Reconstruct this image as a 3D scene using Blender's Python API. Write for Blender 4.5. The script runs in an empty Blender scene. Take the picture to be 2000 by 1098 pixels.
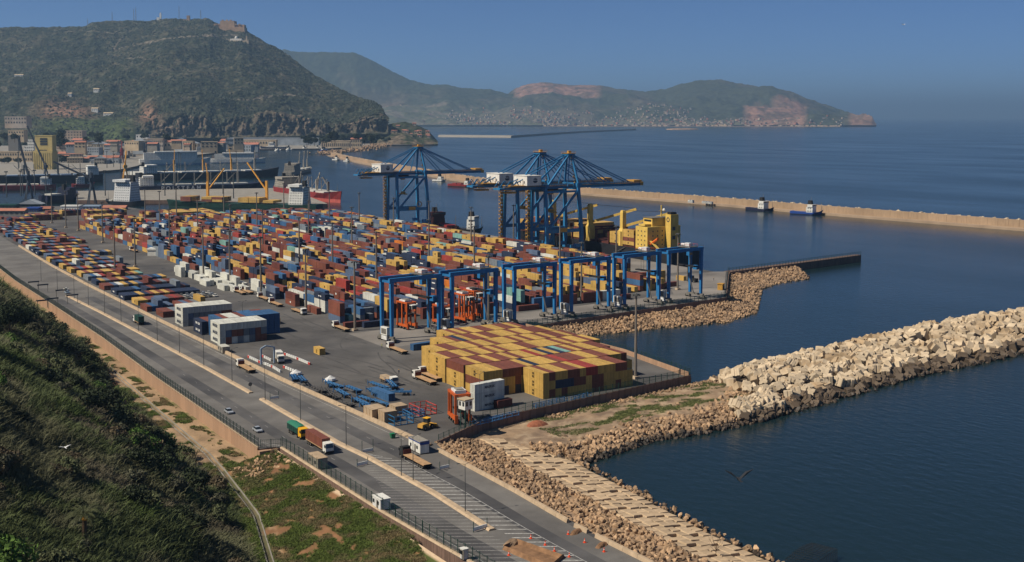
import bpy, math, random
import numpy as np
from mathutils import Vector, Matrix
S = bpy.context.scene
COL = S.collection
R = random.Random(11)
NR = np.random.default_rng(5)

# ------------------------------------------------------------------ camera
F, CX, PY, YH, HC = 2280., 1000., 400., 228., 99.   # focal length and horizon in photo pixels, camera height in metres
PITCH = math.atan((PY - YH) / F)
HEAD = math.atan2(1440., F / math.cos(PITCH))        # +Y runs along the road, +X out over the quay
fw = np.array([math.sin(HEAD) * math.cos(PITCH), math.cos(HEAD) * math.cos(PITCH), -math.sin(PITCH)])
rt = np.array([math.cos(HEAD), -math.sin(HEAD), 0.])
upv = np.cross(rt, fw)
CAM = np.array([0., 0., HC])
cam = bpy.data.objects.new('camera', bpy.data.cameras.new('camera'))
COL.objects.link(cam)
cam.data.sensor_width = 36.
cam.data.lens = 36. * F / 2000.
cam.data.shift_y = -(549. - PY) / 2000.
cam.data.clip_start = 1.
cam.data.clip_end = 200000.
cam.matrix_world = Matrix(((rt[0], upv[0], -fw[0], 0), (rt[1], upv[1], -fw[1], 0), (rt[2], upv[2], -fw[2], HC), (0, 0, 0, 1)))
S.camera = cam

# ------------------------------------------------------------------ sky, sun, exposure
SUN_EL = math.radians(47.)
SUN_AZ = math.atan2(-.985, .17)                      # towards the sun: -X, a little +Y
w = bpy.data.worlds.new('World'); S.world = w; w.use_nodes = True
nt = w.node_tree
bg = nt.nodes['Background']
sky = nt.nodes.new('ShaderNodeTexSky'); sky.sky_type = 'NISHITA'; sky.sun_disc = False
sky.sun_elevation = SUN_EL; sky.sun_rotation = SUN_AZ
sky.altitude = 6000.; sky.air_density = 1.; sky.dust_density = 0.; sky.ozone_density = 9.
nt.links.new(sky.outputs[0], bg.inputs[0]); bg.inputs[1].default_value = .07
sun = bpy.data.objects.new('sun', bpy.data.lights.new('sun', 'SUN')); COL.objects.link(sun)
sun.data.energy = 5.; sun.data.angle = math.radians(.55); sun.data.color = (1., .91, .78)
sd = Vector((math.sin(SUN_AZ) * math.cos(SUN_EL), math.cos(SUN_AZ) * math.cos(SUN_EL), math.sin(SUN_EL)))
sun.rotation_euler = sd.to_track_quat('Z', 'Y').to_euler()
sun.location = (-300, 0, 400)
S.view_settings.view_transform = 'Standard'; S.view_settings.look = 'None'
S.view_settings.exposure = .1; S.view_settings.gamma = 1.; S.view_settings.use_curve_mapping = False
S.render.engine = 'CYCLES'
S.cycles.max_bounces = 5; S.cycles.diffuse_bounces = 1; S.cycles.glossy_bounces = 3
S.cycles.transmission_bounces = 2; S.cycles.transparent_max_bounces = 8; S.cycles.volume_bounces = 0
S.cycles.caustics_reflective = False; S.cycles.caustics_refractive = False
S.cycles.use_denoising = True

# ------------------------------------------------------------------ photo pixel <-> place
def ray(px, py): return fw * F + rt * (px - CX) - upv * (py - PY)
def W(px, py, z=5.):
    d = ray(px, py); return CAM + d * ((z - HC) / d[2])
def proj(p):
    v = np.asarray(p, float) - CAM; k = v @ fw
    return CX + F * (v @ rt) / k, PY - F * (v @ upv) / k
def at_x(px, X):          # Y on the line x = X seen in pixel column px
    d = fw * F + rt * (px - CX); d = d - upv * 0
    a = np.array([rt[0], rt[1]]) * F - np.array([fw[0], fw[1]]) * (px - CX)   # a.(x,y) = (px-CX)*fwz*(z-HC)
    c = (px - CX) * fw[2] * (5. - HC)
    return (c - a[0] * X) / a[1]
def along(px, D, z=0.):    # a point at ground distance D in pixel column px
    d = ray(px, YH); h = d[:2] / math.hypot(d[0], d[1]); k = math.hypot(d[0], d[1]) 
    return np.array([h[0] * D, h[1] * D, z])
def zpix(px, py, D):       # height of the point seen at (px,py) at ground distance D
    d = ray(px, py); return HC + d[2] / math.hypot(d[0], d[1]) * D

# ------------------------------------------------------------------ mesh helpers
class MB:
    def __init__(s): s.v = []; s.f = []; s.m = []
    def add(s, vs, fs, mi=0):
        o = len(s.v); s.v += [tuple(map(float, p)) for p in vs]; s.f += [tuple(i + o for i in f) for f in fs]; s.m += [mi] * len(fs); return s
    def box(s, x0, y0, z0, x1, y1, z1, mi=0):
        return s.add([(x0, y0, z0), (x1, y0, z0), (x1, y1, z0), (x0, y1, z0), (x0, y0, z1), (x1, y0, z1), (x1, y1, z1), (x0, y1, z1)],
                     [(0, 3, 2, 1), (4, 5, 6, 7), (0, 1, 5, 4), (1, 2, 6, 5), (2, 3, 7, 6), (3, 0, 4, 7)], mi)
    def cbox(s, x, y, z, sx, sy, sz, mi=0): return s.box(x - sx / 2, y - sy / 2, z, x + sx / 2, y + sy / 2, z + sz, mi)
    def bar(s, p, q, w, h=None, mi=0):
        p = Vector(p); q = Vector(q); h = h or w; d = (q - p).normalized()
        a = d.cross(Vector((0, 0, 1)))
        if a.length < 1e-3: a = Vector((1, 0, 0))
        a.normalize(); b = a.cross(d); a *= w / 2; b *= h / 2
        return s.add([p - a - b, p + a - b, p + a + b, p - a + b, q - a - b, q + a - b, q + a + b, q - a + b],
                     [(0, 1, 2, 3), (7, 6, 5, 4), (0, 4, 5, 1), (1, 5, 6, 2), (2, 6, 7, 3), (3, 7, 4, 0)], mi)
    def cyl(s, p, q, r, r2=None, n=8, mi=0):
        p = Vector(p); q = Vector(q); r2 = r if r2 is None else r2; d = (q - p).normalized()
        a = d.orthogonal().normalized(); b = d.cross(a)
        vs = []
        for c, rr in ((p, r), (q, r2)):
            vs += [c + (a * math.cos(i * 2 * math.pi / n) + b * math.sin(i * 2 * math.pi / n)) * rr for i in range(n)]
        fs = [(i, (i + 1) % n, n + (i + 1) % n, n + i) for i in range(n)]
        fs += [tuple(range(n - 1, -1, -1)), tuple(range(n, 2 * n))]
        return s.add(vs, fs, mi)
    def prism(s, poly, z0, z1, mi=0):
        n = len(poly)
        vs = [(x, y, z0) for x, y in poly] + [(x, y, z1) for x, y in poly]
        return s.add(vs, [(i, (i + 1) % n, n + (i + 1) % n, n + i) for i in range(n)] + [tuple(range(n - 1, -1, -1)), tuple(range(n, 2 * n))], mi)
    def xprism(s, poly, y0, y1, mi=0):          # poly in (x,z), extruded along y
        n = len(poly)
        vs = [(x, y0, z) for x, z in poly] + [(x, y1, z) for x, z in poly]
        return s.add(vs, [(i, n + i, n + (i + 1) % n, (i + 1) % n) for i in range(n)] + [tuple(range(n)), tuple(range(2 * n - 1, n - 1, -1))], mi)
    def yprism(s, poly, x0, x1, mi=0):          # poly in (y,z), extruded along x
        n = len(poly)
        vs = [(x0, y, z) for y, z in poly] + [(x1, y, z) for y, z in poly]
        return s.add(vs, [(i, (i + 1) % n, n + (i + 1) % n, n + i) for i in range(n)] + [tuple(range(n - 1, -1, -1)), tuple(range(n, 2 * n))], mi)
    def loft(s, rings, mi=0, caps=True, close=True):
        n = len(rings[0]); vs = [p for r in rings for p in r]; fs = []
        for k in range(len(rings) - 1):
            for i in range(n if close else n - 1):
                j = (i + 1) % n; fs.append((k * n + i, k * n + j, (k + 1) * n + j, (k + 1) * n + i))
        if caps: fs += [tuple(range(n - 1, -1, -1)), tuple(range((len(rings) - 1) * n, len(rings) * n))]
        return s.add(vs, fs, mi)
    def mesh(s, name, mats):
        me = bpy.data.meshes.new(name); me.from_pydata(s.v, [], s.f)
        for m in (mats if isinstance(mats, (list, tuple)) else [mats]): me.materials.append(M[m] if isinstance(m, str) else m)
        if any(s.m): me.polygons.foreach_set('material_index', s.m)
        me.update(); return me

def put(name, me, parent=None, loc=(0, 0, 0), rz=0., sc=None, label=None, cat=None, group=None, kind=None, rot=None):
    o = bpy.data.objects.new(name, me); COL.objects.link(o)
    o.location = [float(c) for c in loc]
    if rot is not None: o.rotation_euler = rot
    elif rz: o.rotation_euler = (0, 0, rz)
    if sc is not None: o.scale = sc if isinstance(sc, (tuple, list)) else (sc, sc, sc)
    if parent is not None: o.parent = parent
    if label: o['label'] = label
    if cat: o['category'] = cat
    if group: o['group'] = group
    if kind: o['kind'] = kind
    return o
def obj(name, mb, mats, parent=None, **k): return put(name, mb.mesh(name, mats), parent, **k)
def thing(name, label, cat, loc=(0, 0, 0), rz=0., group=None): return put(name, None, None, loc, rz, None, label, cat, group)
def dup(o, loc=None, rz=None, label=None, group=None, parent=None):
    c = o.copy(); COL.objects.link(c)
    if parent is not None: c.parent = parent
    if loc is not None: c.location = [float(v) for v in loc]
    if rz is not None: c.rotation_euler = (0, 0, rz)
    if label: c['label'] = label
    if group: c['group'] = group
    for ch in KIDS.get(o.name, ()) or [x for x in o.children]: dup(ch, parent=c)
    return c
KIDS = {}
def npmesh(name, V, Q, mats, col=None, mi=None, smooth=False, tri=False):
    k = 3 if tri else 4
    me = bpy.data.meshes.new(name); V = np.asarray(V, np.float32); Q = np.asarray(Q, np.int32)
    me.vertices.add(len(V)); me.vertices.foreach_set('co', V.ravel())
    me.loops.add(Q.size); me.loops.foreach_set('vertex_index', Q.ravel())
    me.polygons.add(len(Q)); me.polygons.foreach_set('loop_start', np.arange(0, Q.size, k, dtype=np.int32))
    me.polygons.foreach_set('loop_total', np.full(len(Q), k, np.int32))
    if mi is not None: me.polygons.foreach_set('material_index', np.asarray(mi, np.int32))
    me.polygons.foreach_set('use_smooth', np.full(len(Q), smooth, bool))
    for m in (mats if isinstance(mats, (list, tuple)) else [mats]): me.materials.append(M[m])
    if col is not None:
        a = me.color_attributes.new('Col', 'FLOAT_COLOR', 'POINT'); a.data.foreach_set('color', np.asarray(col, np.float32).ravel())
    me.update(calc_edges=True); return me
def grid_faces(nu, nv):
    i = np.arange(nu - 1)[:, None]; j = np.arange(nv - 1)[None, :]
    a = (i * nv + j).ravel(); return np.stack([a, a + nv, a + nv + 1, a + 1], 1)
def vnoise(x, y, seed=0):              # smooth value noise, vectorised
    xi = np.floor(x).astype(np.int64); yi = np.floor(y).astype(np.int64); fx = x - xi; fy = y - yi
    fx = fx * fx * (3 - 2 * fx); fy = fy * fy * (3 - 2 * fy)
    def h(a, b):
        n = (a * 374761393 + b * 668265263 + seed * 1274126177) & 0xffffffff
        n = ((n ^ (n >> 13)) * 1274126177) & 0xffffffff
        return ((n ^ (n >> 16)) & 0xffff) / 65535. - .5
    return (h(xi, yi) * (1 - fx) + h(xi + 1, yi) * fx) * (1 - fy) + (h(xi, yi + 1) * (1 - fx) + h(xi + 1, yi + 1) * fx) * fy
def fbm(x, y, oct=5, seed=0, rough=.5):
    s = 0; a = 1.; f = 1.
    for o in range(oct): s = s + a * vnoise(x * f, y * f, seed + o * 17); a *= rough; f *= 2.03
    return s
def ip(x, pts): return float(np.interp(x, [p[0] for p in pts], [p[1] for p in pts]))

# ------------------------------------------------------------------ materials
M = {}
def srgb(r, g, b): return tuple(((c / 255.) / 12.92 if c / 255. <= .04045 else ((c / 255. + .055) / 1.055) ** 2.4) for c in (r, g, b))
def mat(name, col, rough=.7, metal=0., var=.25, scale=.6, bump=0., bscale=8., rand=0., streak=0., spec=.35, attr=None, col2=None, coord='Object', detail=5.):
    m = bpy.data.materials.new(name); m.use_nodes = True; n = m.node_tree.nodes; l = m.node_tree.links
    b = n['Principled BSDF']; b.inputs['Roughness'].default_value = rough; b.inputs['Metallic'].default_value = metal
    b.inputs['Specular IOR Level'].default_value = spec
    tc = n.new('ShaderNodeTexCoord')
    geo = n.new('ShaderNodeNewGeometry')
    P = geo.outputs['Position'] if coord == 'World' else tc.outputs['Object']
    nz = n.new('ShaderNodeTexNoise'); nz.inputs['Scale'].default_value = scale; nz.inputs['Detail'].default_value = detail; nz.inputs['Roughness'].default_value = .62
    l.new(P, nz.inputs['Vector'])
    mr = n.new('ShaderNodeMapRange'); mr.inputs[1].default_value = .3; mr.inputs[2].default_value = .7
    mr.inputs[3].default_value = 1 - var; mr.inputs[4].default_value = 1 + var * .8
    l.new(nz.outputs[0], mr.inputs[0])
    mx = n.new('ShaderNodeMix'); mx.data_type = 'RGBA'; mx.blend_type = 'MULTIPLY'; mx.inputs[0].default_value = 1.
    if attr:
        at = n.new('ShaderNodeAttribute'); at.attribute_name = attr; l.new(at.outputs['Color'], mx.inputs[6])
    elif col2:
        m2 = n.new('ShaderNodeMix'); m2.data_type = 'RGBA'; m2.inputs[6].default_value = (*col, 1); m2.inputs[7].default_value = (*col2, 1)
        n2 = n.new('ShaderNodeTexNoise'); n2.inputs['Scale'].default_value = scale * .37; n2.inputs['Detail'].default_value = 4.
        l.new(P, n2.inputs['Vector']); r2 = n.new('ShaderNodeMapRange'); r2.inputs[1].default_value = .4; r2.inputs[2].default_value = .62
        l.new(n2.outputs[0], r2.inputs[0]); l.new(r2.outputs[0], m2.inputs[0]); l.new(m2.outputs[2], mx.inputs[6])
    else: mx.inputs[6].default_value = (*col, 1)
    fac = mr.outputs[0]
    if rand:
        oi = n.new('ShaderNodeObjectInfo'); rr = n.new('ShaderNodeMapRange'); rr.inputs[3].default_value = 1 - rand; rr.inputs[4].default_value = 1 + rand * .7
        l.new(oi.outputs['Random'], rr.inputs[0]); mm = n.new('ShaderNodeMath'); mm.operation = 'MULTIPLY'; l.new(fac, mm.inputs[0]); l.new(rr.outputs[0], mm.inputs[1]); fac = mm.outputs[0]
    if streak:          # dirt running down
        mp = n.new('ShaderNodeMapping'); mp.inputs['Scale'].default_value = (2.2, 2.2, .12); l.new(P, mp.inputs[0])
        ns = n.new('ShaderNodeTexNoise'); ns.inputs['Scale'].default_value = 1.; ns.inputs['Detail'].default_value = 4.; l.new(mp.outputs[0], ns.inputs['Vector'])
        rs = n.new('ShaderNodeMapRange'); rs.inputs[1].default_value = .38; rs.inputs[2].default_value = .6; rs.inputs[3].default_value = 1 - streak; rs.inputs[4].default_value = 1.
        l.new(ns.outputs[0], rs.inputs[0]); mm = n.new('ShaderNodeMath'); mm.operation = 'MULTIPLY'; l.new(fac, mm.inputs[0]); l.new(rs.outputs[0], mm.inputs[1]); fac = mm.outputs[0]
    cb = n.new('ShaderNodeCombineColor'); [l.new(fac, cb.inputs[i]) for i in range(3)]
    l.new(cb.outputs[0], mx.inputs[7]); l.new(mx.outputs[2], b.inputs['Base Color'])
    if bump:
        nb = n.new('ShaderNodeTexNoise'); nb.inputs['Scale'].default_value = bscale; nb.inputs['Detail'].default_value = 4.; l.new(P, nb.inputs['Vector'])
        bp = n.new('ShaderNodeBump'); bp.inputs['Strength'].default_value = bump; bp.inputs['Distance'].default_value = .6 / bscale; l.new(nb.outputs[0], bp.inputs['Height']); l.new(bp.outputs[0], b.inputs['Normal'])
    M[name] = m; return m

CONT = {'yellow': srgb(200, 162, 86), 'brown': srgb(126, 74, 58), 'red': srgb(160, 66, 56), 'blue': srgb(62, 100, 140), 'navy': srgb(46, 56, 78),
        'white': srgb(212, 212, 200), 'grey': srgb(122, 130, 136), 'orange': srgb(208, 118, 42), 'teal': srgb(128, 170, 158), 'steel': srgb(92, 108, 132), 'maroon': srgb(108, 60, 50)}
for k, c in CONT.items(): mat('box_' + k, c, .62, 0., .16, .45, rand=.16, streak=.22, coord='Object')
for k, c in CONT.items(): mat('boxw_' + k, c, .62, 0., .3, .09, streak=.22, coord='World')
mat('asphalt', srgb(98, 95, 91), .9, var=.3, scale=.06, bump=.2, bscale=3., coord='World', col2=srgb(76, 74, 72))
mat('road', srgb(112, 109, 104), .88, var=.22, scale=.12, bump=.2, bscale=3., coord='World', col2=srgb(98, 95, 91))
mat('apron', srgb(132, 126, 118), .9, var=.25, scale=.05, coord='World', col2=srgb(112, 107, 101))
mat('paint', srgb(172, 170, 164), .8, var=.5, scale=1.6, coord='World')
mat('concrete', srgb(188, 168, 142), .88, var=.2, scale=.4, streak=.25, bump=.15, coord='World')
mat('panel', srgb(176, 142, 114), .88, var=.14, scale=.3, rand=.1, streak=.18)
mat('darkwall', srgb(126, 102, 88), .9, var=.2, scale=.3, rand=.1, streak=.35)
mat('kerb', srgb(180, 158, 130), .88, var=.2, scale=.5, coord='World')
mat('rock', srgb(170, 140, 108), .92, var=.4, scale=.8, rand=.3, bump=.3, bscale=2.)
mat('rockw', srgb(170, 140, 108), .92, var=.5, scale=.35, bump=.3, bscale=2., coord='World', col2=srgb(132, 110, 88))
mat('wetrock', srgb(92, 78, 64), .6, var=.5, scale=.4, bump=.3, bscale=2., coord='World', col2=srgb(58, 52, 44))
mat('block', srgb(204, 184, 154), .9, var=.2, scale=.5, rand=.2, streak=.2, bump=.12)
mat('blockw', srgb(202, 182, 152), .9, var=.35, scale=.18, bump=.12, coord='World', col2=srgb(172, 148, 116))
mat('slab', srgb(196, 170, 136), .9, var=.16, scale=.5, rand=.14, streak=.12, bump=.12)
mat('soil', srgb(168, 132, 98), .95, var=.35, scale=.12, bump=.3, bscale=1., coord='World', attr='Col')
mat('blue', srgb(46, 120, 168), .5, var=.18, scale=.2, streak=.2)
mat('rtgblue', srgb(42, 116, 172), .5, var=.15, scale=.2, streak=.15)
mat('craneyellow', srgb(188, 142, 60), .6, var=.35, scale=.8)
mat('whitepaint', srgb(226, 224, 214), .55, var=.14, scale=.3, streak=.15)
mat('white2', srgb(214, 214, 210), .6, var=.2, scale=.6)
mat('orange', srgb(190, 88, 34), .5, var=.25, scale=.7)
mat('black', srgb(34, 33, 32), .8, var=.2)
mat('tyre', srgb(26, 26, 26), .9, var=.2)
mat('steel', srgb(120, 116, 108), .6, .2, var=.2)
mat('mast', srgb(120, 112, 102), .6, .1, var=.2)
mat('dgreen', srgb(30, 66, 58), .6, var=.2)
mat('wire', srgb(40, 62, 56), .7, var=.2)
mat('glass', srgb(36, 44, 50), .12, var=.1, spec=.6)
mat('logo', srgb(58, 46, 22), .7, var=.1)
mat('lettersdark', srgb(44, 54, 74), .7, var=.1)
mat('letterswhite', srgb(220, 220, 214), .7, var=.1)
mat('deck', srgb(176, 142, 104), .85, var=.3, scale=1.)
mat('tan', srgb(172, 150, 122), .85, var=.25, scale=.6)
mat('lampgrey', srgb(92, 94, 92), .6, .3, var=.1)
mat('hullblack', srgb(40, 40, 44), .6, var=.3, scale=.1, streak=.3)
mat('hullnavy', srgb(34, 38, 62), .6, var=.3, scale=.1, streak=.3)
mat('hullred', srgb(138, 42, 40), .65, var=.3, scale=.1, streak=.3)
mat('hullpink', srgb(196, 96, 84), .7, var=.3, scale=.1, streak=.2)
mat('hullgreen', srgb(24, 58, 46), .6, var=.25, scale=.1, streak=.2)
mat('shipyellow', srgb(222, 186, 92), .6, var=.15, scale=.2, streak=.2)
mat('lifeboat', srgb(232, 112, 40), .4, var=.1)
mat('bluegrey', srgb(150, 168, 186), .6, var=.15, scale=.1, streak=.15)
mat('greybeige', srgb(150, 144, 132), .8, var=.2, scale=.1, streak=.2)
mat('hatch', srgb(190, 188, 176), .8, var=.2, scale=.1)
mat('darkbrown', srgb(86, 44, 36), .75, var=.3, scale=.2)
mat('tarp', srgb(46, 116, 92), .7, var=.2, scale=.6)
mat('cabyellow', srgb(226, 168, 30), .5, var=.1)
mat('cream', srgb(186, 166, 136), .85, var=.2, scale=.06, coord='World')
mat('townwhite', srgb(172, 160, 146), .85, var=.25, scale=.05, coord='World', col2=srgb(170, 150, 128))
mat('window', srgb(60, 62, 64), .5, var=.2)
mat('silo', srgb(196, 176, 116), .85, var=.15, scale=.05, streak=.2)
mat('rooftin', srgb(150, 156, 160), .7, var=.3, scale=.04, coord='World')
mat('roofred', srgb(170, 112, 90), .85, var=.3, scale=.04, coord='World')
mat('fort', srgb(168, 138, 108), .9, var=.3, scale=.05)
mat('bwall', srgb(178, 150, 120), .9, var=.16, scale=.03, streak=.2, coord='World', col2=srgb(160, 136, 108))
mat('bapron', srgb(160, 138, 114), .9, var=.2, scale=.05, coord='World')
mat('leaf', (.05, .07, .02), .75, attr='Col', var=.2, scale=.3, coord='World', spec=.2)
mat('bark', srgb(92, 74, 56), .9, var=.3)
mat('hill', (.06, .07, .03), .95, attr='Col', var=.72, scale=.075, bump=.7, bscale=.06, coord='World', spec=.1, detail=3.)
mat('farland', (.06, .07, .03), .95, attr='Col', var=.5, scale=.02, coord='World', spec=.1, detail=8.)
mat('skin', srgb(150, 108, 82), .6, var=.05); mat('hivis', srgb(200, 214, 60), .7, var=.1); mat('cloth', srgb(54, 58, 70), .8, var=.1)
mat('carpaint', srgb(176, 182, 188), .35, .3, var=.05, rand=.2)
mat('cone', srgb(222, 78, 40), .6, var=.1)
mat('signblue', srgb(36, 70, 140), .6, var=.1)
mat('gull', srgb(226, 226, 222), .7, var=.1); mat('darkbird', srgb(40, 42, 46), .8, var=.1)
mat('bin', srgb(30, 116, 74), .6, var=.15)
mat('barrierred', srgb(198, 72, 60), .6, var=.15)
mat('pitsoil', srgb(132, 100, 72), .95, var=.4, scale=.6, bump=.4)
mat('blockwet', srgb(96, 82, 66), .7, var=.3, scale=.5, rand=.2)
# ------------------------------------------------------------------ sea
def sea_material():
    m = bpy.data.materials.new('sea_water'); m.use_nodes = True; n = m.node_tree.nodes; l = m.node_tree.links
    b = n['Principled BSDF']; b.inputs['Base Color'].default_value = (.008, .02, .023, 1); b.inputs['Roughness'].default_value = .16
    b.inputs['IOR'].default_value = 1.33; b.inputs['Specular IOR Level'].default_value = .42
    g = n.new('ShaderNodeNewGeometry')
    def nz(sc, det, stretch):
        mp = n.new('ShaderNodeMapping'); mp.inputs['Scale'].default_value = (sc, sc * stretch, sc); mp.inputs['Rotation'].default_value = (0, 0, .5)
        l.new(g.outputs['Position'], mp.inputs[0]); t = n.new('ShaderNodeTexNoise'); t.inputs['Scale'].default_value = 1.; t.inputs['Detail'].default_value = det
        t.inputs['Roughness'].default_value = .6; l.new(mp.outputs[0], t.inputs['Vector']); return t
    a = nz(.34, 5., .55); c = nz(.006, 4., .35)
    bp = n.new('ShaderNodeBump'); bp.inputs['Distance'].default_value = 1.; bp.inputs['Strength'].default_value = .22
    l.new(a.outputs[0], bp.inputs['Height'])
    mr = n.new('ShaderNodeMapRange'); mr.inputs[1].default_value = .35; mr.inputs[2].default_value = .68; mr.inputs[3].default_value = .15; mr.inputs[4].default_value = .24
    l.new(c.outputs[0], mr.inputs[0]); l.new(mr.outputs[0], b.inputs['Roughness'])
    l.new(bp.outputs[0], b.inputs['Normal']); M['sea'] = m
sea_material()
obj('sea', MB().add([(-60000, -3000, 0), (100000, -3000, 0), (100000, 110000, 0), (-60000, 110000, 0)], [(0, 1, 2, 3)]), 'sea', kind='structure')

# ------------------------------------------------------------------ platform of the terminal and the road
PCL = [(150, 152), (192, 151.7), (214, 151.4), (243, 153.1), (282, 154.), (332, 151.9), (390, 149), (473, 147.1), (586, 145), (669, 143.6), (773, 143.5), (908, 146), (1000, 147)]
MDL = [(150, 134), (221, 134.2), (252, 135.6), (288, 134.9), (306, 133.6), (379, 133.4), (428, 132.8), (492, 131.2), (574, 129), (672, 125)]
FLL = [(150, 121), (208, 120.6), (222, 119.7), (247, 118.6), (312, 118.), (312.5, 112.2), (423, 112.4), (509, 114), (614, 113.6), (712, 112.6), (790, 114), (900, 112), (1000, 110)]
PC = lambda y: ip(y, PCL)
MD = lambda y: ip(y, MDL)
FLX = lambda y: ip(y, FLL)
ZY = 5.
PLAT = [(121, 150), (153, 150), (153.2, 214), (155, 243), (156, 282), (157.5, 291), (181, 304), (210, 308.5), (277, 318), (283, 364), (281, 433), (414, 449), (488, 527),
        (480, 531), (479, 700), (476, 1060), (455, 1108), (330, 1140), (318, 1170), (300, 1285), (60, 1330), (60, 1000), (110, 1000), (112, 900), (114, 790), (112.6, 712), (113.6, 614), (114, 509), (112.4, 423), (112.2, 313), (118, 312.4), (118.6, 247), (119.7, 222)]
mb = MB().prism(PLAT, -4., ZY, 1); mb.m[-1] = 0
yard = obj('yard', mb, ['asphalt', 'darkwall'], kind='structure')
def strip(name, fa, fb, ys, z, m, parent=None, kind='structure'):
    vs = []; fs = []
    for y in ys: vs += [(fa(y), y, z), (fb(y), y, z)]
    for i in range(len(ys) - 1): fs.append((2 * i, 2 * i + 1, 2 * i + 3, 2 * i + 2))
    return obj(name, MB().add(vs, fs), m, parent, kind=kind)
ys = [150 + 10 * i for i in range(86)]
road = strip('road', lambda y: FLX(y) + .5, lambda y: PC(y) - .05, ys, ZY + .004, 'road')
# darker wheel-worn lane bands
def band(off, w): return lambda y: off(y) - w, lambda y: off(y) + w
mat('worn', srgb(72, 71, 71), .85, var=.3, scale=.08, coord='World', col2=srgb(92, 90, 88))
for c, wd in ((lambda y: FLX(y) * .52 + MD(y) * .48, 2.2), (lambda y: MD(y) * .5 + PC(y) * .5, 2.4)):
    a, b = band(c, wd); strip('worn_lane', a, b, [y for y in ys if y < 640], ZY + .008, 'worn', road, None)
# paler concrete sheets: container-crane runway, quay apron
obj('crane_runway', MB().add([(207, 424, ZY + .004), (281, 434, ZY + .004), (413, 450, ZY + .004), (486, 527.5, ZY + .004), (480, 531, ZY + .004), (440, 531, ZY + .004), (400, 474, ZY + .004), (207, 462, ZY + .004)], [(0, 1, 2, 3, 4, 5, 6, 7)]), 'apron', kind='structure')
obj('quay_apron', MB().add([(432, 540, ZY + .004), (478.8, 540, ZY + .004), (475.8, 1060, ZY + .004), (454, 1106, ZY + .004), (420, 1106, ZY + .004), (432, 1040, ZY + .004)], [(0, 1, 2, 3, 4, 5)]), 'apron', kind='structure')
# wheel tracks and seams on the yard
mat('skid', srgb(78, 76, 74), .9, var=.3, scale=.3, coord='World')
for i in range(44):
    x0 = R.uniform(163, 206); y0 = R.uniform(325, 500); a = R.uniform(1.2, 2.1); n = 14; pts = []; x, y = x0, y0
    for k in range(n): pts.append((x, y)); a += R.uniform(-.09, .09); x += math.cos(a) * 3.4; y += math.sin(a) * 3.4
    wdt = R.uniform(.2, .6); vs = []
    for k, (x, y) in enumerate(pts):
        if not (158 < x < 207): pts = pts[:k]; break
        vs += [(x - wdt, y, ZY + .005 + i * .0003), (x + wdt, y, ZY + .005 + i * .0003)]
    if len(pts) > 3: obj('tyre_track', MB().add(vs, [(2 * k, 2 * k + 1, 2 * k + 3, 2 * k + 2) for k in range(len(pts) - 1)]), 'skid', yard)

# kerb walls along the road, each section a part
def kerb_run(name, fx, y0, y1, w, h, step, m, label=None):
    root = put(name, None, kind='structure')
    y = y0
    while y < y1:
        e = min(y + step - .06, y1); xa, xb = fx(y), fx(e)
        mb = MB().loft([[(xa, y, ZY - .02), (xa + w, y, ZY - .02), (xa + w * .8, y, ZY + h), (xa + w * .2, y, ZY + h)], [(xb, e, ZY - .02), (xb + w, e, ZY - .02), (xb + w * .8, e, ZY + h), (xb + w * .2, e, ZY + h)]])
        obj('kerb_section', mb, m, root); y += step
    return root
kerb_run('roadside_kerb', PC, 186, 206, 1., .9, 5, 'kerb'); kerb_run('roadside_kerb', PC, 209, 214, 1., .9, 5, 'kerb')
kerb_run('roadside_kerb', PC, 217, 284, 1., .9, 5, 'kerb'); kerb_run('roadside_kerb', PC, 290, 905, 1.1, 1.15, 8, 'kerb')
kerb_run('median_island', lambda y: MD(y) - .8, 222, 369, 2.2, .45, 6, 'kerb'); kerb_run('median_island', lambda y: MD(y) - .8, 379, 640, 2., .45, 8, 'kerb')
kerb_run('fence_kerb', lambda y: FLX(y) - .2, 190, 311, 1.3, .35, 5, 'kerb'); kerb_run('fence_kerb', lambda y: FLX(y) - .2, 314, 790, 1.1, .35, 8, 'kerb')

# painted markings: the hatched strips and lane dashes
zt = ZY + .013
k = 0
for i in range(40):                                    # broad bars beside the median
    y = 293 - i * 3.15
    if y < 178: break
    x0 = MD(y) + 1.7; ln = min(5.6, 1.2 + i * 1.2) ; x1 = x0 + ln
    obj('painted_bar', MB().add([(x0, y + 1.2, zt), (x1, y - 2.2, zt), (x1, y - 1.75, zt), (x0, y + 1.75, zt)], [(0, 1, 2, 3)]), 'paint', road)
vs = [(MD(y) + 7.5 - .09 + d, y, zt) for y in range(178, 290, 8) for d in (0, .18)]
obj('painted_line', MB().add(vs, [(2 * i, 2 * i + 1, 2 * i + 3, 2 * i + 2) for i in range(len(vs) // 2 - 1)]), 'paint', road)
for i in range(46):                                    # long slanting hatch on the near carriageway
    y = 286 - i * 2.5
    x1 = MD(y) - 1.3; x0 = max(FLX(y) + 2.6 + max(0, (250 - y)) * .015, x1 - 1.5 - i * .55)
    if y < 178: break
    L = x1 - x0
    obj('hatch_line', MB().add([(x0, y + L * .62, zt), (x1, y, zt), (x1, y + .15, zt), (x0, y + L * .62 + .15, zt)], [(0, 1, 2, 3)]), 'paint', road)
for c in (lambda y: FLX(y) * .5 + MD(y) * .5, lambda y: MD(y) * .5 + PC(y) * .5 + .4):
    y = 292.
    while y < 430:
        obj('lane_dash', MB().add([(c(y) - .05, y, zt), (c(y) + .05, y, zt), (c(y + 2.4) + .05, y + 2.4, zt), (c(y + 2.4) - .05, y + 2.4, zt)], [(0, 1, 2, 3)]), 'paint', road); y += 14.
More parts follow.
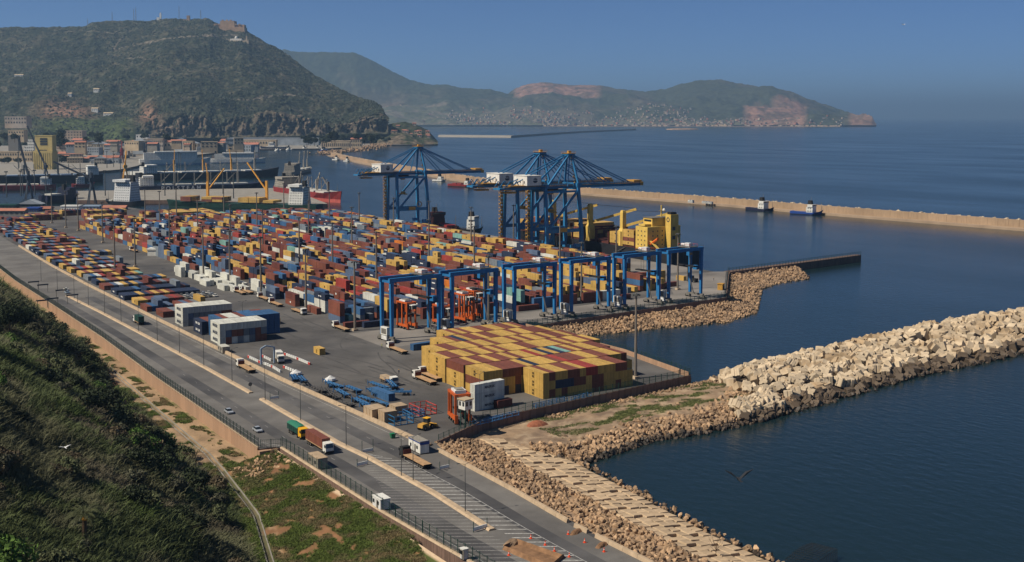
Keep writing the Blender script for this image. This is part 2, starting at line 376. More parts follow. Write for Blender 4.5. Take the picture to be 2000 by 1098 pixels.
for off in (1.7,):
    strip('edge_line', lambda y: PC(y) - off - .08, lambda y: PC(y) - off + .08, [y for y in ys if 290 < y < 560], zt, 'paint', road, None)
    strip('edge_line', lambda y: FLX(y) + off + 1 - .08, lambda y: FLX(y) + off + 1 + .08, [y for y in ys if y < 560], zt, 'paint', road, None)

# ------------------------------------------------------------------ hillside below the camera, valley floor, embankment
XE = lambda y: np.interp(y, [60, 200, 241, 275, 295, 330, 370, 450, 545, 700, 1000], [62, 72, 84, 92.5, 96, 98, 98, 103, 110, 104, 98])
DIT = lambda y: np.interp(y, [60, 200, 240, 273, 295, 312, 330, 388, 520, 700], [70, 76, 88.5, 97, 99.5, 101.5, 103, 104.5, 109, 109])
def terr(x, y):
    x = np.asarray(x, float); y = np.asarray(y, float)
    xe = XE(y); d = np.maximum(xe - x, 0)
    hill = 1. + .655 * d + 4.6 * fbm(x / 22, y / 30, 4, 3) * np.clip(d / 14, 0, 1) - 2.2 * np.exp(-((d - 10) / 8.) ** 2) + np.where(y > 420, (y - 420) * .02 * np.clip(d / 20, 0, 1), 0)
    dt = DIT(y); emb = 1. + np.clip((x - dt - 2) / np.maximum(117.3 - dt - 2, 1), 0, 1) * 3.85
    e = np.where((y < 313), np.where(x > dt, emb, 0.), 0.)
    base = np.where(d > 0, hill, 1. + .25 * fbm(x / 6, y / 9, 3, 8))
    z = np.maximum(base, e + .3 * fbm(x / 5, y / 7, 3, 2) * (e > 1.3) * (e < 4.6))
    return z - .7 * np.exp(-((x - dt) / .9) ** 2) * (y < 480)
GX = np.concatenate([np.arange(-70, 60, 3.), np.arange(60, 117.1, .8)]); GY = np.concatenate([np.arange(20, 220, 3.), np.arange(220, 420, 1.4), np.arange(420, 1010, 5.)])
gx, gy = np.meshgrid(GX, GY, indexing='ij')
lim = np.array([FLX(v) for v in GY])[None, :] + .1
gx2 = np.minimum(gx, lim)
gz = terr(gx2, gy)
xe = XE(gy); dt = DIT(gy)
n1 = fbm(gx2 / 7, gy / 7, 5, 31); n2 = fbm(gx2 / 3, gy / 4, 4, 47)
c = np.zeros(gx.shape + (4,)); c[..., 3] = 1
def blend(c, col, wgt): c[..., :3] = c[..., :3] * (1 - wgt[..., None]) + np.array(col) * wgt[..., None]
blend(c, srgb(60, 66, 34), np.ones_like(gx))
flat = ((gx2 > xe - 1) & (gy >= 313)).astype(float)
blend(c, srgb(156, 130, 100), flat)
blend(c, srgb(84, 94, 46), flat * np.clip((n1 + .8 * n2 - .06) * 4, 0, 1) * .7)
emb = ((gx2 > dt + .5) & (gy < 313)).astype(float)
blend(c, srgb(74, 82, 36), emb); n3 = fbm(gx2 / 1.6, gy / 2.2, 4, 58); blend(c, srgb(142, 100, 70), emb * np.clip((n2 + .5 * n3 + .35 * n1 - .24) * 5, 0, 1) * .85)
blend(c, srgb(196, 170, 138), emb * (gx2 > 115.6) * 1.)
blend(c, srgb(178, 148, 112), emb * np.clip(1 - np.abs(gx2 - dt - 2.5) / 1.2, 0, 1) * (n1 > -.05))
blend(c, srgb(104, 94, 72), np.clip(1.2 - np.abs(gx2 - dt) / .8, 0, 1) * (gy < 420) * np.clip(.7 + n2, 0, 1))
scar = ((gx2 < xe) & (gx2 > xe - 9) & (gy > 330)).astype(float); blend(c, srgb(166, 138, 100), scar * np.clip((n1 + .05) * 6, 0, 1) * .8)
V = np.stack([gx2.ravel(), gy.ravel(), gz.ravel()], 1)
put('hillside', npmesh('hillside', V, grid_faces(*gx.shape), 'soil', c.reshape(-1, 4), smooth=True), kind='structure')
# the drain along the foot of the slope, with its low pale walls
mb = MB()
for s in (-.7, .7):
    P = [(DIT(y) + s, y, float(terr(DIT(y) + s, y))) for y in np.arange(228, 470, 4.)]
    vs = []
    for x, y, z in P: vs += [(x - .13, y, z - .5), (x + .13, y, z - .5), (x + .13, y, z + .22), (x - .13, y, z + .22)]
    mb.add(vs, [(4 * i + a, 4 * i + (a + 1) % 4, 4 * i + 4 + (a + 1) % 4, 4 * i + 4 + a) for i in range(len(P) - 1) for a in range(4)])
obj('drain_channel', mb, 'greybeige', kind='structure')

# ------------------------------------------------------------------ retaining wall of the road: panel by panel
PN = MB()
PN.box(-.18, 0, 0, .12, 1, 1); PN.box(-.3, .0, .93, .14, 1, 1.)
pnm = PN.mesh('panel', 'panel')
rw = thing('retaining_wall', 'tan concrete panel retaining wall holding up the road above the dirt strip', 'wall')
y = 313.
while y < 800:
    x0, x1 = FLX(y), FLX(y + 2.9); zb = .2; a = math.atan2(-(x1 - x0), 2.9)
    put('panel', pnm, rw, (x0 - .05, y, zb), a, (1, 2.86, ZY + .32 - zb)); y += 2.9
pe = MB().box(112.0, 311.4, .2, 118, 312.9, ZY - .3); obj('end_wall', pe, 'panel', rw)

# ------------------------------------------------------------------ rocks and blocks
def rockmesh(name, seed, m, n=15, flat=.75):
    import bmesh
    r = random.Random(seed); bm = bmesh.new()
    for i in range(n):
        v = Vector((r.gauss(0, 1), r.gauss(0, 1), r.gauss(0, 1))).normalized() * r.uniform(.75, 1.05); v.z *= flat; v.x *= r.uniform(.9, 1.15); bm.verts.new(v * .5)
    res = bmesh.ops.convex_hull(bm, input=bm.verts)
    bmesh.ops.delete(bm, geom=list({g for g in res['geom_interior'] + res['geom_unused'] if isinstance(g, bmesh.types.BMVert)}), context='VERTS')
    bmesh.ops.triangulate(bm, faces=bm.faces)
    me = bpy.data.meshes.new(name); bm.to_mesh(me); bm.free(); me.materials.append(M[m]); return me
ROCKS = [rockmesh('stone', 100 + i, 'rock') for i in range(6)]
WROCKS = [rockmesh('stone', 100 + i, 'wetrock') for i in range(6)]
def arrs(me):
    v = np.empty(len(me.vertices) * 3); me.vertices.foreach_get('co', v); v = v.reshape(-1, 3)
    t = np.array([p.vertices[:] for p in me.polygons], object); return v, [list(p.vertices) for p in me.polygons]
RA = [(arrs(m)[0], np.array(arrs(m)[1])) for m in ROCKS]
def rotm(a, b, c):
    ca, sa, cb, sb, cc, sc_ = math.cos(a), math.sin(a), math.cos(b), math.sin(b), math.cos(c), math.sin(c)
    return np.array([[cc, -sc_, 0], [sc_, cc, 0], [0, 0, 1]]) @ np.array([[cb, 0, sb], [0, 1, 0], [-sb, 0, cb]]) @ np.array([[1, 0, 0], [0, ca, -sa], [0, sa, ca]])
def scatter(root, pname, items, meshes, arrays, nmax, stuffname, stuffmat, wetz=None):
    """items: (x,y,z,size,(rx,ry,rz)); the nearest become parts, the others one part of many stones"""
    def near(p):
        u, v = proj(p[:3])
        return math.hypot(p[0], p[1]) / p[3] + (0 if -20 < u < 2020 and v < 1110 else 1e5)
    items = sorted(items, key=near)
    for i, (x, y, z, s, r) in enumerate(items[:nmax]):
        ms = meshes[1] if (wetz is not None and z < wetz) else meshes[0]
        put(pname, ms[i % len(ms)], root, (x, y, z), sc=s if not isinstance(s, tuple) else s, rot=r)
    rest = items[nmax:]
    VV = []; FF = []; MI = []; o = 0
    for i, (x, y, z, s, r) in enumerate(rest):
        v, f = arrays[i % len(arrays)]; v = (v * s) @ rotm(*r).T + (x, y, z); VV.append(v); FF.append(f + o); o += len(v)
        MI += [1 if (wetz is not None and z < wetz) else 0] * len(f)
    if VV:
        FFs = np.concatenate(FF); tri = FFs.shape[1] == 3
        put(stuffname, npmesh(stuffname, np.concatenate(VV), FFs, stuffmat if isinstance(stuffmat, list) else [stuffmat], mi=MI if isinstance(stuffmat, list) else None, tri=tri), root, kind='stuff')
def rr3(): return (R.uniform(0, 6.3), R.uniform(0, 6.3), R.uniform(0, 6.3))

# bank of loose stones between road and slabs: (distance across, y)
SW = lambda y: float(np.interp(y, [150, 184, 201, 234, 262, 300], [182, 183.4, 183.6, 187, 189.5, 192]))     # waterline below the slabs
S0 = lambda y: float(np.interp(y, [150, 200, 240, 270, 290], [163.5, 166, 169, 171, 173.5]))                # inner edge of the slabs
rb = put('rubble_bank', None, kind='structure')
bankz = lambda t: 4.6 - 1.2 * t
vs = []; yl = list(np.arange(150, 296, 4.))
for y in yl: vs += [(PC(y) + .9, y, 4.55), (S0(y) + 1, y, 3.3), (SW(y) + 1.5, y, -1.2)]
obj('bank_core', MB().add(vs, [(3 * i + a, 3 * i + 1 + a, 3 * i + 4 + a, 3 * i + 3 + a) for i in range(len(yl) - 1) for a in (0, 1)]), 'rockw', rb)
it = []
for i in range(1750):
    y = R.uniform(165, 294); a = PC(y) + 1.6; b = S0(y) + .6; t = R.random(); x = a + (b - a) * t
    if y > 285 and t > .9: continue
    it.append((x, y, bankz(t) + R.uniform(-.1, .35), R.uniform(.9, 2.), rr3()))
scatter(rb, 'stone', it, [ROCKS], RA, 300, 'small_stones', 'rockw')

# stepped slabs of the sea wall: one part each
ss = thing('slab_revetment', 'pale concrete slabs stepping down to the sea in crosswise rows', 'sea wall')
SM = []
for i in range(3):
    b = MB(); b.loft([[(-.5, -.5, -.6), (.5, -.5, -.6), (.5, .5, -.6), (-.5, .5, -.6)], [(-.5, -.5, -.06), (.5, -.5, -.06), (.5, .5, -.06), (-.5, .5, -.06)], [(-.47, -.47, 0), (.47, -.47, 0), (.47, .47, 0), (-.47, .47, 0)]]); SM.append(b.mesh('slab', 'slab'))
y = 292.; nsl = 0; row = 0
while y > 172 and nsl < 300:
    a, b = S0(y), SW(y) - 1.; n = 5; wd = (b - a) / n
    for kx in range(n):
        t = (kx + .5) / n; x = a + wd * (kx + .5); z = 3.7 - 2.9 * t ** 1.2 + R.uniform(-.12, .12)
        put('slab', SM[nsl % 3], ss, (x + R.uniform(-.1, .1), y + (.9 if row % 2 else 0) * (kx % 2) + R.uniform(-.1, .1), z), sc=(wd - .25, 2.75, 1.2), rot=(R.uniform(-.03, .03) + .05, R.uniform(.1, .2), .16 + R.uniform(-.04, .04))); nsl += 1
    y -= 3.55; row += 1
# broken rubble and tilted blocks at the slabs' foot
it = []
for i in range(420):
    y = R.uniform(170, 298); x = SW(y) + R.gauss(.6, .8); it.append((x, y, R.uniform(-.5, 1.1), R.uniform(.8, 2.1), rr3()))
foot = put('sea_wall_toe', None, kind='structure')
scatter(foot, 'stone', it, [ROCKS, WROCKS], RA, 120, 'small_stones', ['rockw', 'wetrock'], wetz=.35)

# ------------------------------------------------------------------ earth spit in front of the terminal wall
SPN = [(186, 274), (192, 266), (200, 268), (212, 271), (225, 274), (240, 272), (254, 272), (268, 274), (281, 276.5), (300, 280), (330, 285)]   # waterline
spn = lambda x: float(np.interp(x, [p[0] for p in SPN], [p[1] for p in SPN]))
WL = lambda x: float(np.interp(x, [157.5, 181, 210, 277, 290], [291, 304, 308.5, 318, 319]))
GXs = np.arange(172, 296, 1.2); T = np.linspace(0, 1, 34)
sx, stt = np.meshgrid(GXs, T, indexing='ij')
s0 = np.array([spn(v) for v in GXs])[:, None]; s1 = np.array([WL(v) for v in GXs])[:, None] - .2
sy = s0 + (s1 - s0) * stt
sz = np.interp(stt, [0, .05, .22, .35, .7, 1], [-1.2, 0, 2.2, 2.6, 2.8, 2.6]) * np.clip((296 - sx) / 10, .25, 1) + .5 * fbm(sx / 8, sy / 8, 4, 5) * (stt > .1)
sz = np.where(sx < 186, np.minimum(sz, 2.4), sz)
c = np.zeros(sx.shape + (4,)); c[..., 3] = 1
nn = fbm(sx / 9, sy / 6, 5, 12); blend(c, srgb(150, 126, 100), np.ones_like(sx)); blend(c, srgb(124, 104, 84), np.clip(nn * 4, 0, 1)); blend(c, srgb(174, 152, 124), np.clip((fbm(sx / 2.5, sy / 2.5, 4, 33) - .12) * 6, 0, 1) * .6)
blend(c, srgb(96, 104, 48), np.clip((fbm(sx / 7, sy / 3, 4, 23) - .02) * 8, 0, 1) * (stt > .42) * np.clip((sx - 196) / 18, 0, 1) * .85)
put('earth_spit', npmesh('earth_spit', np.stack([sx.ravel(), sy.ravel(), sz.ravel()], 1), grid_faces(*sx.shape), 'soil', c.reshape(-1, 4), smooth=True), kind='structure')
bs = put('boulder_shore', None, kind='structure')
it = []
for i in range(1500):
    x = R.uniform(183, 292); d = abs(R.gauss(0, 5.2 + max(0, x - 215) * .11)) - .8; y = spn(x) + d; z = float(np.interp(d, [-1, 0, 3, 8], [-.4, .3, 1.7, 2.5])) + R.uniform(-.2, .4)
    it.append((x, y, z, R.uniform(1., 2.6), rr3()))
for i in range(420):           # pale stones along the wall foot
    x = R.uniform(205, 292); y = WL(x) - abs(R.gauss(0, 2.)) - .5; it.append((x, y, 2.7 + R.uniform(-.1, .2), R.uniform(.5, 1.5), rr3()))
scatter(bs, 'stone', it, [ROCKS, WROCKS], RA, 300, 'small_stones', ['rockw', 'wetrock'], wetz=1.)
mb = MB(); n = 14
mb.loft([[(4.2 * q * math.cos(a * 2 * math.pi / n) * (1 + .12 * math.sin(a * 5)), 2.6 * q * math.sin(a * 2 * math.pi / n), h) for a in range(n)] for q, h in ((1, 0), (.72, .9), (.4, 1.5), (.12, 1.75))])
mat('redearth', srgb(150, 92, 66), .95, var=.3, scale=1.2, bump=.4)
obj('earth_heap', mb, 'redearth', loc=W(1048, 832, 2.4), label='heap of reddish earth beside the terminal wall', cat='earth heap')

# ------------------------------------------------------------------ mole of grooved concrete cubes
def cubemesh(m):
    b = MB(); p = []
    for k in range(4):
        a = k * math.pi / 2; ca, sa = math.cos(a), math.sin(a)
        for x, y in ((.5, -.44), (.5, -.13), (.42, -.08), (.42, .08), (.5, .13), (.5, .44)): p.append((x * ca - y * sa, x * sa + y * ca))
    n = len(p); q = [(x * .94, y * .94) for x, y in p]
    b.loft([[(x, y, -.5) for x, y in p], [(x, y, .44) for x, y in p], [(x, y, .5) for x, y in q]]); return b.mesh('concrete_cube', m)
CUBE = [cubemesh('block')]
def cube_arr():
    v = np.array([(x, y, z) for x in (-.5, .5) for y in (-.5, .5) for z in (-.5, .5)]); f = np.array([(0, 1, 3, 2), (4, 6, 7, 5), (0, 4, 5, 1), (2, 3, 7, 6), (0, 2, 6, 4), (1, 5, 7, 3)]); return [(v, f)]
CA = cube_arr()
mole = put('mole', None, kind='structure')
MN = lambda x: float(np.interp(x, [250, 281, 369, 438, 560, 700], [271.5, 276, 290.5, 294, 302, 315]))
MF = lambda x: float(np.interp(x, [280, 289, 306, 379, 461, 518, 600, 700], [319, 320.5, 325, 337.5, 350, 348.5, 356, 365]))
vs = []; xl = list(range(284, 700, 8))
for x in xl:
    a, b = MN(x), MF(x); vs += [(x, a, -1), (x, a + 14, 2.2), (x, b - 10, 3.), (x, b, -1)]
obj('mole_core', MB().add(vs, [(4 * i + a, 4 * i + 1 + a, 4 * i + 5 + a, 4 * i + 4 + a) for i in range(len(xl) - 1) for a in range(3)]), 'wetrock', mole)
it = []
for i in range(1650):
    x = 262 + 340 * R.random() ** 1.15
    a, b = MN(x), MF(x) if x > 284 else MN(x) + 12
    t = R.random(); y = a + (b - a) * t
    if x < 286 and t > .7: continue
    z = float(np.interp(t, [0, .12, .35, .7, .88, 1], [-.3, 1.6, 4.2, 5.8, 4.8, .4])) * (1 if x > 290 else .7) + R.uniform(-.5, .6)
    s = R.uniform(2.5, 3.4)
    it.append((x, y, z, s, (R.gauss(0, .45), R.gauss(0, .45), R.uniform(0, 6.3))))
scatter(mole, 'concrete_cube', it, [CUBE, [cubemesh('blockwet')]], CA, 300, 'concrete_cubes_beyond', ['blockw', 'blockwet'], wetz=1.9)
it = []
for i in range(460):
    x = R.uniform(262, 560); it.append((x, MN(x) + R.gauss(-.2, .9), R.uniform(-.6, 1.), R.uniform(1.2, 2.6), rr3()))
scatter(mole, 'stone', it, [WROCKS], RA, 120, 'wet_stones', 'wetrock')

# ------------------------------------------------------------------ inner basin revetment
BW_ = [(283, 432), (300, 435), (341, 440), (384, 445), (414, 449), (452, 489), (489, 527.5), (560, 541)]       # wall foot
BR_ = [(288, 426), (297, 424), (341, 421), (384, 415.5), (417, 429), (477, 487), (500, 498), (533, 503)]       # waterline
br = put('basin_revetment', None, kind='structure')
vs = []
for (a, b), (cx, cy) in zip(BW_, BR_): vs += [(a, b, 3.), (cx, cy, -.8)]
obj('revetment_core', MB().add(vs, [(2 * i, 2 * i + 1, 2 * i + 3, 2 * i + 2) for i in range(len(BW_) - 1)]), 'rockw', br)
it = []
for i in range(3600):
    s = R.random() * (len(BW_) - 1.01); k = int(s); q = s - k; t = R.random() ** .9
    a = [BW_[k][j] + (BW_[k + 1][j] - BW_[k][j]) * q for j in (0, 1)]; b = [BR_[k][j] + (BR_[k + 1][j] - BR_[k][j]) * q for j in (0, 1)]
    it.append((a[0] + (b[0] - a[0]) * t, a[1] + (b[1] - a[1]) * t, 3.1 - 3.4 * t + R.uniform(0, .7), R.uniform(1.3, 2.3), rr3()))
scatter(br, 'stone', it, [ROCKS], RA, 300, 'small_stones', 'rockw')
# pier with parapet running out from the corner of the basin
P0 = np.array([489., 527.]); P1 = W(1682, 497, 5.)[:2]
d = (P1 - P0) / np.linalg.norm(P1 - P0); nrm = np.array([-d[1], d[0]]); L = np.linalg.norm(P1 - P0)
q = [P0, P1, P1 + nrm * 5, P0 + nrm * 5]
pier = thing('basin_pier', 'dark concrete pier with railing running out from the basin corner', 'pier')
obj('deck', MB().prism([tuple(p) for p in q], -3, 4.6), 'darkwall', pier)
RB = MB().box(-.11, -.11, 0, .11, .11, 2.5).mesh('railing_post', 'dgreen')
nb = int(L / 3)
for i in range(nb + 1):
    p = P0 + d * (L * i / nb) + nrm * .3; put('railing_post', RB, pier, (p[0], p[1], 4.58))
for h in (.6, 1.3, 2.0, 2.45): obj('rail', MB().bar((*(P0 + nrm * .3), 4.6 + h), (*(P1 + nrm * .3), 4.6 + h), .1), 'dgreen', pier)

# ------------------------------------------------------------------ outer breakwater
BK = [(950, 150), (930, 400), (911, 615), (901, 714), (895, 769), (889, 829), (885, 900), (883, 976), (877, 1055), (866, 1135), (857, 1230), (856, 1330), (862, 1430), (880, 1560), (908, 1690), (945, 1836), (997, 2073), (1040, 2254), (1105, 2500), (1174, 2736)]
def smooth(P, n):
    P = np.array(P, float); s = np.concatenate([[0], np.cumsum(np.hypot(*np.diff(P, axis=0).T))]); q = np.linspace(0, s[-1], n)
    out = np.stack([np.interp(q, s, P[:, i]) for i in (0, 1)], 1)
    for _ in range(12): out[1:-1] = .25 * out[:-2] + .5 * out[1:-1] + .25 * out[2:]
    return out
B = smooth(BK, 220); tg = np.gradient(B, axis=0); tg /= np.linalg.norm(tg, axis=1)[:, None]; nr = np.stack([tg[:, 1], -tg[:, 0]], 1)
bk = thing('breakwater', 'long tan concrete breakwater wall curving across the bay', 'breakwater')
def sweep(prof):
    n = len(prof); vs = []
    for p, m in zip(B, nr): vs += [(p[0] + m[0] * u, p[1] + m[1] * u, z) for u, z in prof]
    return MB().add(vs, [(i * n + a, i * n + a + 1, (i + 1) * n + a + 1, (i + 1) * n + a) for i in range(len(B) - 1) for a in range(n - 1)])
obj('apron', sweep([(0, -3), (0, 2.1), (8, 2.3)]), 'bapron', bk)
obj('wall_core', sweep([(8, 1.), (8, 8.4), (13.5, 8.6), (13.5, 5), (32, -2)]), 'bwall', bk)
s = np.concatenate([[0], np.cumsum(np.hypot(*np.diff(B, axis=0).T))])
q = 380.; k = 0; bpm = MB().box(-4.93, -.3, 0, 4.93, .45, 6.6).mesh('wall_panel', 'bwall')
while q < 1500:
    ipx = lambda A: np.array([np.interp(q, s, A[:, 0]), np.interp(q, s, A[:, 1])])
    p = ipx(B); m = ipx(nr); tt = ipx(tg); a = math.atan2(tt[1], tt[0])
    put('wall_panel', bpm, bk, (p[0] + m[0] * 7.9, p[1] + m[1] * 7.9, 2.2), a); q += 10.; k += 1
it = []
for i in range(2600):
    q = R.uniform(300, s[-1]); j = min(np.searchsorted(s, q), len(B) - 1); u = R.uniform(13.5, 31); z = float(np.interp(u, [13.5, 19, 31], [7.4, 7., 0])); it.append((B[j][0] + nr[j][0] * u, B[j][1] + nr[j][1] * u, z + R.uniform(-.6, .5), R.uniform(1.8, 3.), (R.gauss(0, .35), R.gauss(0, .35), R.uniform(0, 6))))
scatter(bk, 'armour_block', it, [[cubemesh('block')]], CA, 140, 'armour_blocks_beyond', 'blockw')
# two clusters of white sheds on the breakwater apron
for k, (px, py, nm) in enumerate(((1348, 396, 'pair of white cabins'), (1385, 398, 'row of low white huts'))):
    p = W(px, py, 2.2); t = thing('apron_hut', nm + ' on the breakwater apron', 'hut', (p[0], p[1], 2.2), 1.6)
    for i in range(2 + 2 * k):
        b = obj('cabin', MB().box(i * 4. - 5, -1.5, 0, i * 4. - 2, 1.5, 3. - .7 * k), 'whitepaint', t)
        obj('roof', MB().box(i * 4. - 5.2, -1.7, 0, i * 4. - 1.8, 1.7, .2), 'rooftin', b, loc=(0, 0, 3. - .7 * k)); obj('doorway', MB().box(i * 4. - 4, 1.48, .1, i * 4. - 3, 1.56, 1.9), 'window', b)
# ------------------------------------------------------------------ mountains: real heightfields seen across the bay
def fan(name, pxs, D_of, py_of, nt, col_of, amp, nsc, material, seed=1, back=(.5, 800.)):
    """columns along pixel azimuths; rows from the foot (t=0) to the ridge (t=1) and down the back"""
    T = np.concatenate([np.linspace(0, 1, nt), [1.06, 1.2, 1.5]])
    X = np.zeros((len(pxs), len(T))); Y = X.copy(); Z = X.copy(); TT = X.copy(); PX = X.copy(); PYY = X.copy()
    for i, px in enumerate(pxs):
        d = ray(px, YH); h = d[:2] / np.hypot(*d[:2])
        for j, t in enumerate(T):
            if t <= 1: D = D_of(px, t); py = py_of(px, t); z = zpix(px, py, D)
            else:
                D = D_of(px, 1.) + (t - 1) * back[1] * 2; py = py_of(px, 1.); z = zpix(px, py, D_of(px, 1.)) * (1 - (t - 1) * 1.9)
            X[i, j] = h[0] * D; Y[i, j] = h[1] * D; Z[i, j] = z; TT[i, j] = t; PX[i, j] = px; PYY[i, j] = py
    if name == 'mountain':
        ck = np.clip(TT / .02, 0, 1) * np.clip((.3 - TT) / .15, 0, 1) * np.clip((PX - 270) / 40, 0, 1); gl = np.abs(fbm(PX / 30 + fbm(PX / 40, TT * 9, 3, 80), TT * 6, 5, 77, .6)) * 75 + fbm(PX / 6, TT * 20, 4, 78, .6) * 30
        kk = 1 + ck * gl / np.hypot(X, Y); X = X * kk; Y = Y * kk
    env = np.clip(TT / .06, 0, 1) * np.clip((1.02 - TT) / .3, .12, 1)
    g = fbm(X / nsc, Y / nsc, 6, seed, .52)
    Z = Z + amp * env * (g * 1.5 - .55 * np.abs(fbm(X / nsc * 1.7, Y / nsc * 1.7, 4, seed + 9)))
    Z = Z + amp * .12 * fbm(X / nsc * 14, Y / nsc * 14, 3, seed + 40, .7) * np.clip(TT / .02, 0, 1)
    Z = np.where(TT > 1.4, -5, Z)
    c = np.ones(X.shape + (4,)); col_of(c, X, Y, Z, TT, PX, PYY)
    return put(name, npmesh(name, np.stack([X.ravel(), Y.ravel(), Z.ravel()], 1), grid_faces(*X.shape), material, c.reshape(-1, 4), smooth=True), kind='structure'), X, Y, Z, T

RIDGE = [(-260, 62), (-100, 58), (0, 55), (60, 53.5), (120, 53), (172, 51), (186, 43), (230, 41), (300, 39), (330, 35), (370, 37), (412, 37), (424, 44), (440, 52), (474, 55), (490, 64), (520, 82), (552, 98), (609, 141), (664, 171), (700, 186), (732, 200), (747, 212), (753, 232), (758, 258)]
FOOT = [(-260, 285), (0, 288), (150, 284), (250, 276), (300, 269), (400, 270), (500, 268), (600, 266), (700, 262), (758, 262)]
CLIFF = [(-260, 272), (0, 275), (200, 262), (270, 252), (300, 232), (340, 222), (400, 226), (460, 232), (520, 228), (580, 234), (640, 240), (700, 246), (740, 250), (758, 259)]
def mD(px, t): return 4150 + 60 * min(t, .14) / .14 + max(0, t - .14) / .86 * ip(px, [(-260, 2100), (300, 1900), (560, 1500), (700, 900), (758, 300)])
def mP(px, t):
    a, b, c = ip(px, FOOT), ip(px, CLIFF), ip(px, RIDGE)
    return a + (b - a) * t / .14 if t < .14 else b + (c - b) * ((t - .14) / .86) ** .92
def mcol(c, X, Y, Z, T, PX, PYY):
    n = fbm(X / 130, Y / 130, 5, 4); f = fbm(X / 26, Y / 26, 5, 14, .65); w1 = np.ones_like(X)
    blend(c, (.045, .05, .03), w1); blend(c, (.075, .07, .045), np.clip(n * 2.4 + .1, 0, 1) * .8)
    blend(c, (.02, .027, .015), np.clip(f * 4.2, 0, 1) * .8); blend(c, (.14, .12, .085), np.clip((-f - .26) * 5, 0, 1) * .5)
    rk = np.clip((T - .0) / .02, 0, 1) * np.clip((.17 + .05 * n - T) / .03, 0, 1) * np.clip((PX - 285) / 20, 0, 1)
    rk = rk * np.clip(.75 + 2.2 * fbm(X / 70, Y / 70, 4, 55) - .5 * np.clip((PX - 690) / 40, 0, 1), 0, 1); blend(c, (.17, .128, .092), rk * .85); blend(c, (.07, .064, .042), rk * np.clip(f * 5, 0, 1) * .8)
    red = np.exp(-((PX - 130 - 10 * n) / 45) ** 2 - ((PYY - 215 - 12 * f) / 13.) ** 2) + np.exp(-((PX - 290 + 8 * n) / 16) ** 2 - ((PYY - 225) / 16) ** 2)
    blend(c, (.26, .15, .1), np.clip(red * 1.2, 0, 1) * .8)
    grn = np.clip((PYY - 224) / 10, 0, 1) * np.clip((268 - PX) / 30, 0, 1) * np.clip((PX - 40) / 60, 0, 1); blend(c, (.062, .085, .03), grn * .8)
    for (p, dx) in (([(225, 88), (300, 84), (380, 80), (470, 70)], 1.1), ([(245, 68), (225, 88)], 1.5), ([(440, 190), (560, 186), (640, 200)], .9), ([(130, 64), (240, 66)], .8), ([(190, 128), (300, 130)], .7), ([(400, 76), (440, 80), (490, 79)], 1.)):
        xs = sorted(p); line = np.interp(PX, [a for a, b in xs], [b for a, b in xs]); m = (PX > xs[0][0]) & (PX < xs[-1][0])
        blend(c, (.24, .2, .155), m * np.clip(1.2 - np.abs(PYY - line + 1.2 * n) / dx, 0, 1) * .75)
_, mX, mY, mZ, mT = fan('mountain', np.arange(-260, 759, 2.), mD, mP, 190, mcol, 52., 420., 'hill', 3)
def on_mountain(px, py):
    i = int(round((px + 260) / 2)); best = None
    for j in range(len(mT) - 3):
        u, v = proj((mX[i, j], mY[i, j], mZ[i, j]))
        if best is None or abs(v - py) < best[0]: best = (abs(v - py), (mX[i, j], mY[i, j], mZ[i, j]))
    return best[1]

# scrub of the mountain: thousands of low dark bushes, one mass
rsb = np.random.default_rng(9); NB = 16000; bi = rsb.integers(0, mX.shape[0] - 1, NB); bj = (rsb.random(NB) ** .8 * (len(mT) - 12)).astype(int) + 6
fx_ = rsb.random(NB)[:, None]; q0 = np.stack([mX[bi, bj], mY[bi, bj], mZ[bi, bj]], 1); q1 = np.stack([mX[bi + 1, bj + 1], mY[bi + 1, bj + 1], mZ[bi + 1, bj + 1]], 1); bp_ = q0 + (q1 - q0) * fx_
kp = fbm(bp_[:, 0] / 60, bp_[:, 1] / 60, 4, 3) > -.22; bp_ = bp_[kp]; NB = len(bp_)
oc = np.array([(1, 0, 0), (0, 1, 0), (-1, 0, 0), (0, -1, 0), (0, 0, 1.)]); of_ = np.array([(0, 1, 4), (1, 2, 4), (2, 3, 4), (3, 0, 4)])
sz_ = rsb.uniform(3., 8., (NB, 1, 1)) * np.array([[[1, 1, .8]]]); rot_ = rsb.uniform(0, 1.6, NB); ca_, sa_ = np.cos(rot_)[:, None], np.sin(rot_)[:, None]
vv = oc[None] * sz_ * rsb.uniform(.6, 1.3, (NB, 5, 1)); vv = np.stack([vv[:, :, 0] * ca_ - vv[:, :, 1] * sa_, vv[:, :, 0] * sa_ + vv[:, :, 1] * ca_, vv[:, :, 2]], 2) + bp_[:, None, :]
cb_ = np.ones((NB, 5, 4)); cb_[:, :, :3] = np.array([.034, .042, .024]) * rsb.uniform(.5, 1.6, (NB, 1, 1)); ff = (np.arange(NB)[:, None, None] * 5 + of_[None]).reshape(-1, 3)
put('mountain_scrub', npmesh('mountain_scrub', vv.reshape(-1, 3), ff, 'leaf', cb_.reshape(-1, 4), tri=True), kind='stuff')
# headland with houses under the mountain's end
HR = [(735, 262), (748, 250), (760, 242), (790, 238), (812, 244), (835, 254), (848, 268), (856, 277)]
def hcol(c, X, Y, Z, T, PX, PYY):
    f = fbm(X / 20, Y / 20, 5, 3); blend(c, (.04, .05, .025), np.ones_like(X)); blend(c, (.2, .15, .1), np.clip((.3 + f * .8 - T) * 3, 0, 1) * .9); blend(c, (.12, .1, .07), np.clip(f * 3, 0, 1) * .5)
_, hX, hY, hZ, hT = fan('headland', np.arange(735, 857, 2.), lambda px, t: 4020 + 330 * t, lambda px, t: 282 + (ip(px, HR) - 282) * t ** .8, 40, hcol, 12., 90., 'hill', 5, (.5, 300.))

